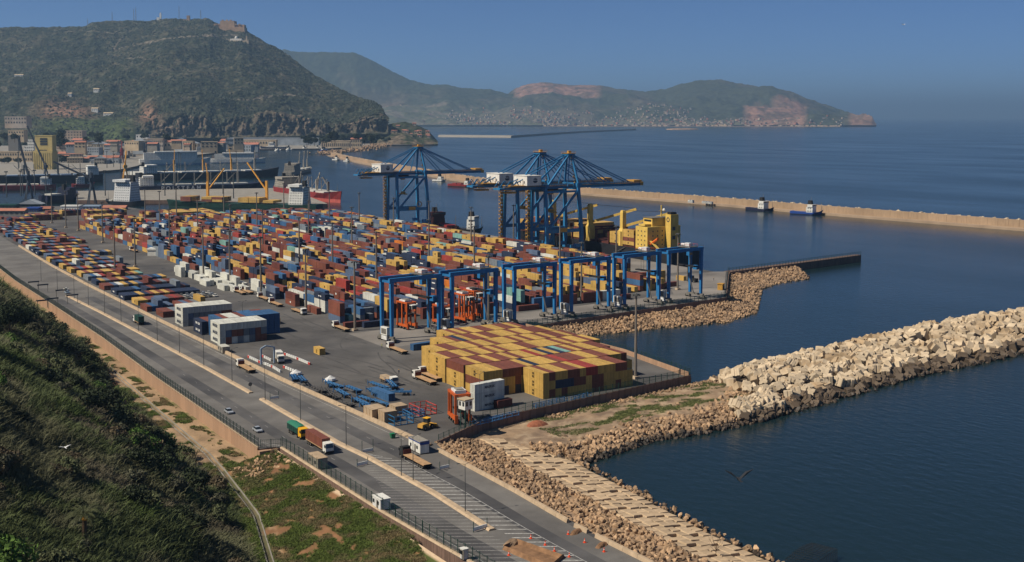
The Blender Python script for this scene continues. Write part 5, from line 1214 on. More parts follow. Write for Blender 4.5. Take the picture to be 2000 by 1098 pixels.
ship('bulk_carrier', 'huge black-hulled bulk carrier below the tall grain silo', 200, 356, -20, 361, 30, 12., 'hullblack', 'hullblack', 3., (-.46, -.36, 4), 6, ((-.1, 16, 20, 1.2, 1., 'steel'), (.2, 16, 20, 1.2, 1., 'steel')), hatchm='bluegrey', sheer=4)
ship('cargo_ship', 'low red-hulled cargo ship in front of the huge black one', 108, 371, -30, 373, 20, 7., 'hullred', 'hullred', 2., (-.44, -.3, 3), 4, (), sheer=3)
ship('cargo_ship', 'dark navy ship with high stern and grey house at the near quay', 84, 398, 152, 393, 20, 9., 'hullnavy', 'hullblack', 3., (.06, .3, 2), 1, (), hmat='hullnavy', sheer=3)
ship('cargo_ship', 'small red ship with white house behind the stone pier', 140, 367, 186, 366, 14, 5., 'hullred', 'hullred', 2., (-.3, .05, 3), 1, ((.3, 12, 16, 2.6, .6, 'steel'),), sheer=3)
ship('cargo_ship', 'black ship with a tall white-grey house seen end-on', 275, 402, 208, 400, 22, 5., 'hullblack', 'hullblack', 2., (-.34, .12, 8), 1, (), hmat='white2', sheer=2)
ship('ferry', 'large pale blue-white passenger ferry moored under the mountain', 272, 323, 412, 321, 26, 12., 'whitepaint', 'bluegrey', 3., (-.44, .3, 5), 0, (), hmat='whitepaint', sheer=3, cat='ferry')
ship('ferry', 'second white passenger ferry with its bow towards the fishing basin', 408, 319, 520, 318, 22, 9., 'whitepaint', 'bluegrey', 2., (-.4, .28, 4), 0, (), hmat='whitepaint', sheer=3, cat='ferry')
ship('cargo_ship', 'dark blue ship with cream house lying before the cliff', 566, 293, 508, 293, 22, 9., 'hullnavy', 'hullnavy', 3., (.0, .2, 4), 2, (), sheer=3)
ship('cargo_ship', 'grey ship with tall white derricks behind the red bulk carrier', 560, 345, 606, 335, 20, 7., 'greybeige', 'hullblack', 2., (-.4, -.15, 4), 2, ((.0, 16, 24, 1., 1.2, 'greybeige'), (.2, 16, 24, 1., 1.2, 'greybeige'), (.35, 16, 24, 1., 1.2, 'greybeige')), hmat='greybeige')
ship('dredger', 'rust red hopper dredger moored under the lone quay crane', 843, 447, 893, 457, 13, 5., 'darkbrown', 'hullblack', 1.5, (-.42, -.2, 3), 3, (), hmat='darkbrown', hatchm='hullred', cat='dredger')
ship('tugboat', 'black tugboat with white and blue wheelhouse beside the red dredger', 893, 455, 944, 457, 11, 4., 'hullblack', 'hullblack', 1.2, (-.05, .25, 3), 0, (), sheer=2.5, cat='tug')
ship('tugboat', 'dark blue tug with white house, first of two along the breakwater', 1460, 410, 1512, 414, 9, 2.6, 'hullnavy', 'hullnavy', .8, (-.02, .2, 2), 0, (), sheer=2.5, cat='tug')
ship('tugboat', 'blue supply tug with tall white wheelhouse and low aft deck by the breakwater', 1546, 417.5, 1608, 421, 10, 2.6, 'signblue', 'hullnavy', .8, (.02, .22, 2), 0, (), sheer=3.2, cat='tug')
ship('barge', 'red and black workboat lying off the inner breakwater', 878, 364, 928, 366, 12, 3.5, 'hullred', 'hullblack', 1., (.15, .3, 1), 2, (), hatchm='hullred', cat='boat')
ship('motor_boat', 'white motor boat moored at the bend of the breakwater', 846, 354, 872, 355, 7, 2.2, 'whitepaint', 'hullnavy', .6, (-.1, .2, 1), 0, (), cat='boat')
for i, (a, b, y) in enumerate(((650, 664, 313), (672, 684, 316))): ship('motor_boat', ('larger', 'smaller')[i] + ' white boat at the root of the breakwater', a, y, b, y + .5, 6, 2., 'whitepaint', 'hullnavy', .6, (-.1, .2, 1), 0, (), cat='boat')
rb2 = random.Random(4)
for i in range(16):
    px = rb2.uniform(395, 640); y = rb2.uniform(291.5, 296); m, cn = rb2.choice((('whitepaint', 'white'), ('hullred', 'red'), ('signblue', 'blue')))
    t, L, rz = ship('fishing_boat', 'small %s fishing boat in the fishing basin below the cliff' % cn, px, y, px + rb2.uniform(9, 14), y + rb2.uniform(-.6, .6), 9, 3., m, 'hullnavy', .8, (-.3, .0, 1), 0, (), cat='boat'); t['group'] = cn + ' boats of the fishing basin'

# ------------------------------------------------------------------ town and harbour buildings at the mountain's foot
def building(name, label, px0, px1, py0, py1, m, z0=None, nx=4, nz=3, roof=None, depth=.6, D=None, flat=True, grp=None, turn=0.):
    pxm = (px0 + px1) / 2
    if D is None: p = W(pxm, py0, 4.); D = math.hypot(p[0], p[1]); z0 = 4.
    else: z0 = zpix(pxm, py0, D)
    c = along(pxm, D); k = D * fw[:2].dot(ray(pxm, YH)[:2] / np.hypot(*ray(pxm, YH)[:2])) / math.hypot(fw[0], fw[1])
    wd = (px1 - px0) * k / F * .96; h = (py0 - py1) * k / F; dp = max(10, wd * depth)
    t = thing(name, label, 'building', (c[0], c[1], z0), -HEAD + turn, grp)
    wl = obj('wall', MB().box(-wd / 2, 0, -12, wd / 2, dp, h), m, t)
    ww, wh = wd / nx * .45, h / max(nz, 1) * .42
    if nx: windows(t, -wd / 2, wd / 2, 0, h, -.1, nx, nz, w=round(ww, 1), h=round(wh, 1), out=.25)
    if roof == 'gable': obj('roof', MB().xprism([(-wd / 2 - 1, h), (wd / 2 + 1, h), (0, h + wd * .12 + 2)], -1, dp + 1), 'rooftin', t)
    elif roof == 'long': obj('roof', MB().yprism([(-1, h), (dp + 1, h), (dp / 2, h + dp * .22)], -wd / 2 - 1, wd / 2 + 1), roof_m[hash(label) % 2] if False else 'roofred', t)
    else: obj('parapet', MB().box(-wd / 2 - .4, -.4, h, wd / 2 + .4, dp + .4, h + 1.2), m, t)
    return t, wd, h, dp
t, wd, h, dp = building('grain_silo', 'tall yellowish grain silo tower with rows of dark windows', 66, 101, 331, 266, 'silo', nx=0)
windows(t, -wd * .18, wd * .2, h * .72, h * .95, -.15, 3, 3, w=5., h=3.4, out=.3); windows(t, -wd * .26, wd * .16, h * .52, h * .6, -.15, 4, 1, w=4.6, h=3.4, out=.3)
obj('lower_block', MB().box(-wd * .56, -5, 0, wd * .56, dp, h * .56), 'silo', t); rbs = MB()
for i in range(9): x = -wd * .5 + i * wd / 8; rbs.box(x - .6, -5.6, 0, x + .6, -5, h * .5)
obj('buttresses', rbs, 'silo', t)
building('apartment_block', 'white block with a grid of dark windows beside the silo', 45, 65, 297, 274, 'whitepaint', nx=5, nz=4)
building('arcade_building', 'long cream building with a colonnade of windows below the silo', -20, 62, 316, 297, 'cream', nx=16, nz=2, depth=.2)
building('apartment_block', 'grey-white terraced block under the dark wooded slope', 118, 160, 277, 256, 'townwhite', nx=7, nz=4, D=3600)
building('apartment_block', 'low beige block on the wooded slope above the silo', 14, 46, 269, 255, 'cream', nx=6, nz=2, D=3300)
building('viaduct', 'grey concrete viaduct pier with beam behind the white block', 14, 34, 290, 266, 'steel', nx=0, D=3200)
building('apartment_block', 'pale block at the top of the lower slope', 8, 52, 243, 228, 'townwhite', nx=8, nz=2, D=3900)
building('harbour_house', 'white two-winged house with flat roof near the ferry terminal', 166, 194, 296, 284, 'whitepaint', nx=5, nz=2)
building('office_block', 'white multi-storey offices beyond the ferry', 264, 288, 287, 264, 'whitepaint', nx=4, nz=4, D=3500)
building('warehouse', 'long white warehouse behind the ferry with small windows', 278, 318, 289, 272, 'townwhite', nx=10, nz=2, D=3400)
building('warehouse', 'cream-roofed warehouse beside the white offices', 318, 360, 289, 278, 'cream', nx=6, nz=1, D=3400, roof='long')
building('fish_hall', 'long cream arcaded hall on the fishing quay below the cliff', 626, 684, 290, 276, 'cream', nx=14, nz=1, D=3650)
building('quay_house', 'tan house with hipped roof at the root of the breakwater', 684, 706, 287, 272, 'cream', nx=5, nz=2, D=3500, roof='long')
building('quay_shed', 'long grey-roofed quay shed below the cliff', 440, 625, 279, 270, 'rooftin', nx=0, D=3950, depth=.12)
building('quay_shed', 'tan and blue row of sheds under the cliff foot', 450, 540, 284, 274, 'cream', nx=16, nz=1, D=3800, depth=.2)
building('port_office', 'white flat-roofed port office with a row of square windows', 113, 150, 417, 404, 'whitepaint', nx=7, nz=1, depth=.5)
building('reefer_workshop', 'white flat-roofed workshop at the head of the big stacks', 281, 318, 503, 489, 'whitepaint', nx=0, depth=.6)
for i, (a, b, y0, h, m, lab, rf0) in enumerate(((-10, 42, 421, 9, 'greybeige', 'long grey shed with reddish roof at the far end of the yard', 'long'), (45, 70, 416, 8, 'signblue', 'dark blue shed at the far end of the yard', None), (72, 92, 414, 6, 'cream', 'low cream workshop beside the dark blue shed', 'long'), (-15, 25, 409, 7, 'dgreen', 'dark green shed on the far quay edge', None), (30, 75, 405, 6, 'dgreen', 'low dark green warehouse on the far quay edge', 'gable'), (155, 190, 410, 6, 'bluegrey', 'pale blue-roofed shed beside the port office', None), (195, 240, 412, 6, 'greybeige', 'grey shed between port office and yellow block', 'long'))):
    building('yard_shed', lab, a, b, y0, y0 - h, m, nx=5, nz=1, roof=rf0, depth=.35)
rs = random.Random(12)
for i in range(80):
    px = rs.uniform(95, 480); y0 = rs.uniform(281, 322 if px < 260 else 296); wd = rs.uniform(12, 34); hh = rs.uniform(5, 12); k = rs.choice((('townwhite', 'white'), ('cream', 'cream'), ('rooftin', 'grey'), ('greybeige', 'beige')))
    rf_ = rs.choice((None, 'gable', 'long'))
    building('harbour_building', '%s harbour building with %s among the port sheds' % (k[1], {None: 'flat roof', 'gable': 'grey gabled roof', 'long': 'reddish ridge roof'}[rf_]), px, px + wd, y0, y0 - hh, k[0], nx=rs.randint(3, 7), nz=1 if hh < 8 else 2, roof=rf_, grp='%s %s buildings of the harbour' % (k[1], rf_ or 'flat'), turn=rs.uniform(-.3, .3), D=None if y0 > 300 else rs.uniform(2600, 3900))
for i in range(14):
    px = rs.uniform(765, 845); j = rs.randint(12, 36); k = int((px - 735) / 2); q = building('hillside_villa', 'small pale villa with red roof on the wooded headland', px, px + rs.uniform(4, 9), 0, -5, rs.choice(('townwhite', 'cream')), nx=2, nz=1, roof='long', D=4000)[0]
    q.location = (hX[k, j], hY[k, j], hZ[k, j]); q['group'] = 'villas of the headland'
# harbour slewing cranes on the quays
def slew(px, py, h, jl, ang, up_, m, label, tw=2.2):
    p = W(px, py, 4.); t = thing('harbour_crane', label, 'crane', (p[0], p[1], 4.))
    b = MB()
    for x in (-4, 4):
        for y in (-4, 4): b.bar((x, y, 0), (x * .4, y * .4, h * .55), .9)
    obj('portal', b, m, t); obj('tower', MB().cyl((0, 0, h * .5), (0, 0, h), tw, tw * .7), m, t); obj('cab', MB().box(-2.6, -2.6, h * .72, 2.6, 2.6, h * .72 + 4), m, t)
    e = (math.cos(ang) * jl * math.cos(up_), math.sin(ang) * jl * math.cos(up_), h * .8 + jl * math.sin(up_)); obj('jib', MB().bar((0, 0, h * .8), e, 1.7, 1.9), m, t); obj('cable', MB().bar((0, 0, h), e, .25), 'black', t)
mat('cranedark', srgb(58, 66, 76), .6, var=.2)
slew(57, 392, 34, 46, 2.6, 1.35, 'cranedark', 'dark harbour crane with its jib nearly upright')
slew(90, 352, 26, 66, 2.5, 1.15, 'cranedark', 'slate harbour crane with a long jib in front of the grain silo')
slew(180, 398, 34, 44, 2.7, .45, 'cranedark', 'dark harbour crane with its jib held low over the stone pier')
slew(245, 352, 26, 24, 1., 1.3, 'jiborange', 'yellow harbour crane behind the end-on ship')
slew(238, 318, 30, 20, 1., 1.4, 'hullred', 'red portal hoist beside the pale ferry', 4.)

hm0 = None; rmh = random.Random(77)
for i in range(30):
    px = rmh.uniform(0, 470); p = W(px, rmh.uniform(300, 336) if px > 260 or i % 2 else rmh.uniform(374, 386), 4.) if px < 240 or i % 3 else W(px + 60, rmh.uniform(374, 388), 4.)
    if hm0 is None:
        hm0 = thing('harbour_mast', 'thin grey lighting mast among the harbour quays', 'light mast', (p[0], p[1], 4.), 0, 'thin masts of the harbour quays'); obj('pole', MB().cyl((0, 0, 0), (0, 0, 30), .7, .4, 6), 'lampgrey', hm0); obj('lamp_head', MB().cbox(0, 0, 29.5, 4, 1.4, 1.2), 'lampgrey', hm0)
    else: dup(hm0, (p[0], p[1], 4.))
# ------------------------------------------------------------------ fort, chapel, towers and houses on the mountain
def place(px, py): return on_mountain(px, py)
p = place(452, 56); t = thing('fortress', 'brown stone hilltop fortress with stepped bastions on the mountain crest', 'fortress', p, -HEAD)
for x0, x1, h, d in ((-72, -20, 24, 40), (-40, 28, 38, 50), (20, 74, 20, 40), (-76, 76, 8, 60)): obj('bastion', MB().loft([[(x0 - 3, -d / 2 - 3, -30), (x1 + 3, -d / 2 - 3, -30), (x1 + 3, d / 2, -30), (x0 - 3, d / 2, -30)], [(x0, -d / 2, h), (x1, -d / 2, h), (x1, d / 2, h), (x0, d / 2, h)]]), 'fort', t)
for x in (-60, -44, -28, -8, 10, 34, 52): obj('merlon', MB().cbox(x, -22, 18 if abs(x) > 30 else 37, 9, 6, 6), 'fort', t)
p = place(464, 80); t = thing('chapel', 'white domed chapel and terrace below the fortress', 'chapel', p, -HEAD)
obj('nave', MB().box(-26, -8, -10, 26, 12, 11), 'whitepaint', t); obj('dome', MB().loft([[(7 * r * math.cos(a), 7 * r * math.sin(a), z) for a in np.linspace(0, 6.283, 11)[:-1]] for r, z in ((1, 10), (1, 16), (.8, 20), (.3, 23))]), 'whitepaint', t); obj('terrace', MB().box(-45, -16, -14, 60, -7, 2), 'cream', t); obj('tower', MB().box(46, -6, -5, 52, 0, 22), 'cream', t)
for px, py, h, lab in ((176, 51, 30, 'red and white lattice mast at the shoulder of the mountain'), (223, 42, 44, 'thin lattice mast alone on the mountain crest'), (266, 41, 58, 'tall lattice mast, first of the pair on the crest'), (270, 41, 60, 'tall lattice mast, second of the pair on the crest'), (354, 38, 62, 'thin antenna between white tower and stone tower'), (395, 38, 44, 'thin antenna between stone tower and fortress'), (485, 78, 30, 'pole beside the chapel terrace')):
    p = place(px, py); t = thing('antenna_mast', lab, 'antenna', p); b = MB()
    for a in range(3): b.bar((3 * math.cos(a * 2.09), 3 * math.sin(a * 2.09), -8), (.5 * math.cos(a * 2.09), .5 * math.sin(a * 2.09), h), .7)
    obj('lattice', b, 'steel', t); obj('antenna', MB().cyl((0, 0, h), (0, 0, h + 9), .5, .2, 5), 'steel', t)
p = place(318, 38); t = thing('white_tower', 'slim white tower with low annex on the mountain crest', 'tower', p, -HEAD); obj('shaft', MB().box(-4, -4, -8, 4, 4, 28), 'whitepaint', t); obj('annex', MB().box(-18, -5, -8, -4, 5, 9), 'whitepaint', t); obj('cap', MB().box(-2.5, -2.5, 28, 2.5, 2.5, 33), 'whitepaint', t)
p = place(371, 40); t = thing('stone_tower', 'square brown stone tower on the mountain crest', 'tower', p, -HEAD); obj('shaft', MB().box(-7, -7, -10, 7, 7, 24), 'fort', t); obj('annex', MB().box(-24, -7, -10, -7, 7, 5), 'fort', t)
for px, py, w_, lab in ((41, 152, 36, 'white villa with two roofs alone on the dark slope'), (190, 180, 22, 'small white house on the slope above the red cutting'), (186, 219, 24, 'white house with long roof in the red cutting'), (212, 228, 34, 'white pavilion beside the green field'), (138, 189, 14, 'small white monument at the head of the red cutting')):
    p = place(px, py); t = thing('slope_house', lab, 'house', p, -HEAD); obj('wall', MB().box(-w_ / 2, -5, -8, w_ / 2, 7, 11), 'whitepaint', t); obj('roof', MB().yprism([(-6, 11), (8, 11), (1, 15)], -w_ / 2 - 1, w_ / 2 + 1), 'cream', t); windows(t, -w_ / 2, w_ / 2, 3, 8, -5.05, 3, 1, w=2.2, h=2.4)
# ------------------------------------------------------------------ lorries (cab towards +y)
def wheels(t, xs, ys, r=.5, wd=.3):
    wm = globals().setdefault('WHM', {}).get(r)
    if wm is None:
        wm = (MB().cyl((-wd / 2, 0, 0), (wd / 2, 0, 0), r, n=12).mesh('wheel', 'tyre'), MB().cyl((-wd / 2 - .02, 0, 0), (wd / 2 + .02, 0, 0), r * .5, n=8).mesh('rim', 'steel')); WHM[r] = wm
    for x in xs:
        for y in ys: w_ = put('wheel', wm[0], t, (x, y, r)); put('rim', wm[1], w_)
def lorry(px, py, rz, label, kind='flat', cab='whitepaint', load=None, L=12.4, grp=None, z=ZY):
    p = W(px, py, z); t = thing('lorry', label, 'lorry', (p[0], p[1], z + .01), rz, grp); h = L / 2
    c = obj('cab', MB().yprism([(h, .7), (h + 2.2, .7), (h + 2.25, 1.8), (h + 2., 3.1), (h + .1, 3.3), (h, 3.2)], -1.2, 1.2), cab, t)
    obj('windscreen', MB().add([(-1.05, h + 2.28, 1.85), (1.05, h + 2.28, 1.85), (1., h + 2.06, 2.95), (-1., h + 2.06, 2.95)], [(0, 1, 2, 3)]), 'glass', c)
    for s in (-1, 1): obj('side_window', MB().box(s * 1.2 - .02, h + 1.1, 1.9, s * 1.2 + .02, h + 2., 2.7), 'glass', c); obj('mirror', MB().box(s * 1.35 - .08, h + 2.1, 2., s * 1.35 + .08, h + 2.25, 2.7), 'black', c)
    obj('bumper', MB().box(-1.2, h + 2.1, .45, 1.2, h + 2.4, .95), 'black', c)
    obj('chassis', MB().box(-.5, -h, .75, .5, h + 1.5, 1.05), 'black', t)
    wheels(t, (-1.05, 1.05), (h + 1.3, h - .9, -h + 1.2, -h + 2.4, -h + 3.6))
    if kind in ('flat', 'box'): obj('flatbed', MB().box(-1.25, -h, 1.1, 1.25, h - .3, 1.35), 'deck', t); obj('side_rail', MB().box(-1.28, -h, .95, 1.28, -h + .12, 1.4), 'black', t)
    if kind == 'flat': obj('headboard', MB().box(-1.2, h - .45, 1.35, 1.2, h - .3, 2.6), load or 'darkbrown', t)
    if kind == 'box':
        b = obj('container_body', MB().box(-1.22, -h, 1.36, 1.22, h - .3, 3.98), load, t); r_ = MB()
        for i in range(11):
            for s in (-1, 1): r_.cbox(s * 1.22, -h + .6 + i * (L - 1.4) / 10, 1.5, .05, .25, 2.3)
        obj('ribs', r_, load, b)
    if kind == 'tip':
        b = obj('tipper_body', MB().box(-1.25, -h, 1.2, 1.25, h - .3, 2.9), 'dgreen', t); obj('tarpaulin', MB().loft([[(-1.3, y, 2.9), (1.3, y, 2.9), (1., y, 3.5 + q), (0, y, 3.7 + q), (-1., y, 3.5 + q)] for y, q in ((-h, -.2), (-h / 2, .1), (0, .0), (h / 2, .1), (h - .3, -.2))]), 'tarp', b)
        for i in range(6): obj('rib', MB().box(-1.32, -h + .6 + i * (L - 1.4) / 5, 1.2, 1.32, -h + .75 + i * (L - 1.4) / 5, 2.85), 'dgreen', b)
    if kind == 'load':
        obj('load', MB().box(-1.2, -h + .3, 1.3, 1.2, h - .4, 2.4), 'tan', t); obj('flatbed', MB().box(-1.25, -h, 1.1, 1.25, h - .3, 1.3), 'deck', t)
    return t
PI = math.pi
lorry(621, 874, PI, 'white-cab lorry carrying a rust brown container on the road', 'box', 'whitepaint', 'box_brown')
lorry(579, 849, PI, 'yellow-cab tipper lorry under a green tarpaulin on the road', 'tip', 'cabyellow', L=8.5)
lorry(815, 906, 0, 'dark-cab lorry with an empty tan flatbed beside the white checkpoint cabin', 'flat', 'black')
lorry(272, 633, 0, 'lorry carrying a dark grey-green container on the inner carriageway', 'box', 'white2', 'dgreen', 8.)
lorry(482, 724, 0, 'flatbed lorry with brown headboard on the road by the weighbridge', 'flat', 'whitepaint')
lorry(778, 688, 0, 'white-cab flatbed lorry in front of the first blue gantry', 'flat', 'whitepaint')
lorry(832, 747, 0, 'white-cab flatbed lorry parked outermost beside the corner block', 'flat', 'whitepaint', 'maroon' if 'maroon' in M else 'darkbrown')
lorry(843, 740, 0, 'flatbed lorry squeezed between another lorry and the corner block', 'flat', 'white2')
lorry(757, 748, PI, 'white-cab lorry loaded with tan sacks beside the blue scrap frames', 'load', 'whitepaint', L=8.)
lorry(668, 645, 0, 'white-cab flatbed lorry at the start of the crane runway', 'flat', 'whitepaint')
lorry(582, 611, PI, 'white-cab flatbed lorry below a tall navy and brown pile', 'flat', 'whitepaint')
for i, (px, py) in enumerate(((470, 574), (484, 573), (517, 586), (540, 597))): lorry(px, py, 0, 'white-cab flatbed lorry, %s in the queue along the big stacks' % ORD[i], 'flat', 'whitepaint', grp='lorries queued along the big stacks')
lorry(404, 549, 0, 'flatbed lorry standing by the white refrigerated boxes', 'flat', 'whitepaint')
lorry(262, 492, 0, 'flatbed lorry far down the wide yard lane', 'flat', 'whitepaint')
lorry(545, 706, PI - .2, 'white bulk lorry on the weighbridge', 'box', 'whitepaint', 'whitepaint', 6.)
# ------------------------------------------------------------------ cars
def car(x, y, rz, label, m='carpaint', grp=None, z=ZY):
    t = thing('car', label, 'car', (x, y, z + .01), rz, grp)
    b = obj('body', MB().yprism([(-2.1, .35), (2.1, .35), (2.15, .75), (1.2, .92), (-1.7, .98), (-2.1, .85)], -.85, .85), m, t)
    obj('roof', MB().loft([[(-.8, -1.7, .95), (.8, -1.7, .95), (.8, 1.2, .9), (-.8, 1.2, .9)], [(-.65, -1.1, 1.45), (.65, -1.1, 1.45), (.65, .45, 1.45), (-.65, .45, 1.45)]]), 'glass', t)
    obj('roof_panel', MB().box(-.62, -1., 1.45, .62, .4, 1.49), m, t); wheels(t, (-.8, .8), (-1.3, 1.3), .32, .2)
for s in (-.55, .55): pass
for px, py, lab, m in ((447, 807, 'silver car on the road, farther from the tarpaulin lorry', 'carpaint'), (503, 843, 'silver car on the road behind the tarpaulin lorry', 'carpaint'), (129, 567, 'white car parked against the roadside fence', 'whitepaint'), (131, 573, 'pale blue car parked against the roadside fence', 'bluegrey'), (8, 463, 'dark car at the bend of the road', 'steel')):
    p = W(px, py, ZY); car(p[0], p[1], PI if px > 300 else .1, lab, m)
rc = random.Random(6); c0 = W(384, 580, ZY)
for i in range(18):
    m, cn = rc.choice((('whitepaint', 'white'), ('carpaint', 'silver'), ('steel', 'grey'))); car(c0[0] - 6 + (i % 6) * 2.9, c0[1] - 4 + (i // 6) * 5.6, rc.uniform(-.1, .1), '%s car in the parked block among the low container rows' % cn, m, '%s cars parked among the containers' % cn)
# ------------------------------------------------------------------ cabins, booths and signs on the road
def cabin(px, py, sx, sy, h, rz, label, m='whitepaint', roof='greybeige', band=None, z=ZY):
    p = W(px, py, z); t = thing('cabin', label, 'cabin', (p[0], p[1], z + .01), rz)
    obj('wall', MB().box(-sx / 2, -sy / 2, .25, sx / 2, sy / 2, h), m, t); obj('roof', MB().box(-sx / 2 - .12, -sy / 2 - .12, h, sx / 2 + .12, sy / 2 + .12, h + .14), roof, t); obj('plinth', MB().box(-sx / 2 + .1, -sy / 2 + .1, 0, sx / 2 - .1, sy / 2 - .1, .26), 'black', t)
    obj('door', MB().box(-sx / 2 - .04, -.9, .3, -sx / 2 + .02, 0, 2.3), 'steel', t)
    for q in (-.3, .25): obj('window', MB().box(-sx / 2 - .04, q * sy, 1.2, -sx / 2 + .02, q * sy + .9, 2.1), 'glass', t)
    if band: obj('sign_band', MB().box(-sx / 2 - .1, -sy / 2 - .1, h - .75, sx / 2 + .1, -sy / 2 - .02, h + .3), band, t); obj('trim', MB().box(-sx / 2 - .1, -sy / 2, h - .3, -sx / 2 - .02, sy / 2, h + .02), band, t)
    return t
cabin(818, 881, 2.8, 7., 3.4, .0, 'white checkpoint cabin with a blue sign band at the terminal wall', band='signblue')
cabin(621, 911, 2.8, 6.6, 3., .0, 'grey flat-roofed cabin on the road side of the fence', 'greybeige', 'tan')
cabin(745, 992, 2.6, 4.4, 2.7, .0, 'small white cabin on the road side of the fence', 'white2', 'whitepaint')
cabin(907, 1093, 1.3, 1.3, 2.4, .0, 'tiny pale booth at the fence beside the dug-up road', 'white2', 'whitepaint')
cabin(437, 688, 3., 6., 2.6, .0, 'low grey hut against the road wall below the pale stack', 'greybeige', 'hatch')
def sign(px, py, w_, h, rz, label, m='letterswhite'):
    p = W(px, py, ZY); t = thing('road_sign', label, 'sign', (p[0], p[1], ZY + .01), rz)
    for x in (-w_ / 2, w_ / 2): obj('post', MB().box(x - .06, -.06, 0, x + .06, .06, h + 2), 'dgreen', t)
    obj('board', MB().box(-w_ / 2, -.08, .3, w_ / 2, .08, 1.1), m, t); obj('border', MB().box(-w_ / 2 - .05, -.05, .22, w_ / 2 + .05, .05, .3), 'barrierred', t); return t
sign(718, 884, 3.4, 1.6, .0, 'white board barrier on posts at the hatched markings'); sign(708, 910, 3.4, .2, .15, 'fallen white board barrier beside the median'); sign(938, 1036, 4., .5, .15, 'white board barrier near the road excavation'); sign(868, 917, 3., .4, .1, 'white board barrier behind the dark-cab lorry'); sign(536, 780, 3., .6, .0, 'low barrier board at the gap in the median')
p = W(489, 767, ZY); t = thing('road_sign', 'round grey traffic sign at the end of the median island', 'sign', (p[0], p[1], ZY)); obj('post', MB().cyl((0, 0, 0), (0, 0, 2.6), .05), 'steel', t); obj('disc', MB().cyl((0, -.05, 2.9), (0, .05, 2.9), .7, n=14), 'steel', t)
for i, (px, py) in enumerate(((84, 572), (120, 583), (142, 593), (66, 566), (103, 600), (84, 604))):
    p = W(px, py, ZY); t = thing('height_bar', 'dark height-limit bar over the far carriageway, %s towards the bend' % ORD[i], 'barrier', (p[0], p[1], ZY + .01), .1, 'height-limit bars')
    for x in (-2.5, 2.5): obj('post', MB().box(x - .1, -.1, 0, x + .1, .1, 4.4), 'steel', t)
    obj('bar', MB().box(-2.9, -.15, 4., 2.9, .15, 4.7), 'cranedark', t)
p = W(767, 856, ZY); t = thing('litter_bin', 'green wheeled bin against the road wall', 'bin', (p[0], p[1], ZY)); obj('body', MB().loft([[(-.5, -.5, .15), (.5, -.5, .15), (.5, .5, .15), (-.5, .5, .15)], [(-.75, -.6, 1.3), (.75, -.6, 1.3), (.75, .6, 1.3), (-.75, .6, 1.3)]]), 'bin', t); obj('lid', MB().box(-.78, -.64, 1.3, .78, .64, 1.45), 'bin', t)
for x in (-.5, .5): obj('wheel', MB().cyl((x, -.1, .14), (x, .1, .14), .14), 'tyre', t)
# cones and the dug-up patches
CN = MB().cyl((0, 0, .04), (0, 0, .75), .2, .04, 8); CN.box(-.25, -.25, 0, .25, .25, .04); cn_m = CN.mesh('traffic_cone', 'cone')
CB = MB().cyl((0, 0, .38), (0, 0, .5), .125, .1, 8).mesh('white_band', 'letterswhite')
for i, (px, py) in enumerate(((1037, 1052), (1065, 1065), (1083, 1077), (1112, 1088), (1110, 1044), (1142, 1060), (1180, 1078), (994, 1085))):
    p = W(px, py, ZY); o = put('traffic_cone', cn_m, None, (p[0], p[1], ZY + .012), sc=1.3, label='orange traffic cone beside the %s' % ('open trench in the road' if i < 4 or i == 7 else 'gaps in the seaward kerb'), cat='cone', group='cones ' + ('at the trench' if i < 4 or i == 7 else 'at the kerb gaps')); put('white_band', CB, o)
def heap(px, py, sx, sy, h, rz, m, name, label, cat, seed=1):
    p = W(px, py, ZY); r = random.Random(seed); n = 16; mb = MB()
    mb.loft([[((sx * q * math.cos(a) * r.uniform(.85, 1.1)), sy * q * math.sin(a) * r.uniform(.85, 1.1), hh * h) for a in np.linspace(0, 6.283, n + 1)[:-1]] for q, hh in ((1, -.05), (.75, .55), (.45, .9), (.12, 1.))]); return obj(name, mb, m, loc=(p[0], p[1], ZY), rz=rz, label=label, cat=cat)
p0, p1, p2, p3 = (W(*q, ZY) for q in ((985, 1072), (1010, 1060), (1100, 1090), (1075, 1110)))
tr = thing('road_trench', 'open trench with brown earth walls dug in the road', 'trench', (0, 0, 0))
q = [p0, p1, p2, p3]; obj('earth_floor', MB().add([(a[0], a[1], ZY + .02) for a in q], [(0, 1, 2, 3)]), 'pitsoil', tr)
for a, b in zip(q, q[1:] + q[:1]): obj('earth_bank', MB().loft([[(a[0] - .7, a[1] - .3, ZY), (a[0] + .7, a[1] + .3, ZY), (a[0], a[1], ZY + .9)], [(b[0] - .7, b[1] - .3, ZY), (b[0] + .7, b[1] + .3, ZY), (b[0], b[1], ZY + .7)]]), 'pitsoil', tr)
heap(1000, 1062, 2.6, 1.4, 1., .3, 'rockw', 'rubble_heap', 'heap of pale rubble at the trench end', 'rubble', 3); heap(1125, 1040, 2.4, 1., .7, .4, 'pitsoil', 'rubble_heap', 'brown earth heap in the first kerb gap', 'rubble', 4); heap(1175, 1066, 2.4, 1., .7, .4, 'pitsoil', 'rubble_heap', 'brown earth heap in the second kerb gap', 'rubble', 5)
# pale rock outcrop at the end of the retaining wall
t = put('rock_outcrop', None, label='pale rock outcrop under the end of the retaining wall', cat='rock'); rk = random.Random(9)
for i in range(60):
    y = rk.uniform(298, 311); x = rk.uniform(104, 116); z = float(terr(x, y)); put('stone', ROCKS[i % 6], t, (x, y, z + rk.uniform(-.1, .3)), sc=(rk.uniform(1., 2.2), rk.uniform(1., 2.), rk.uniform(.8, 1.6)), rot=rr3())
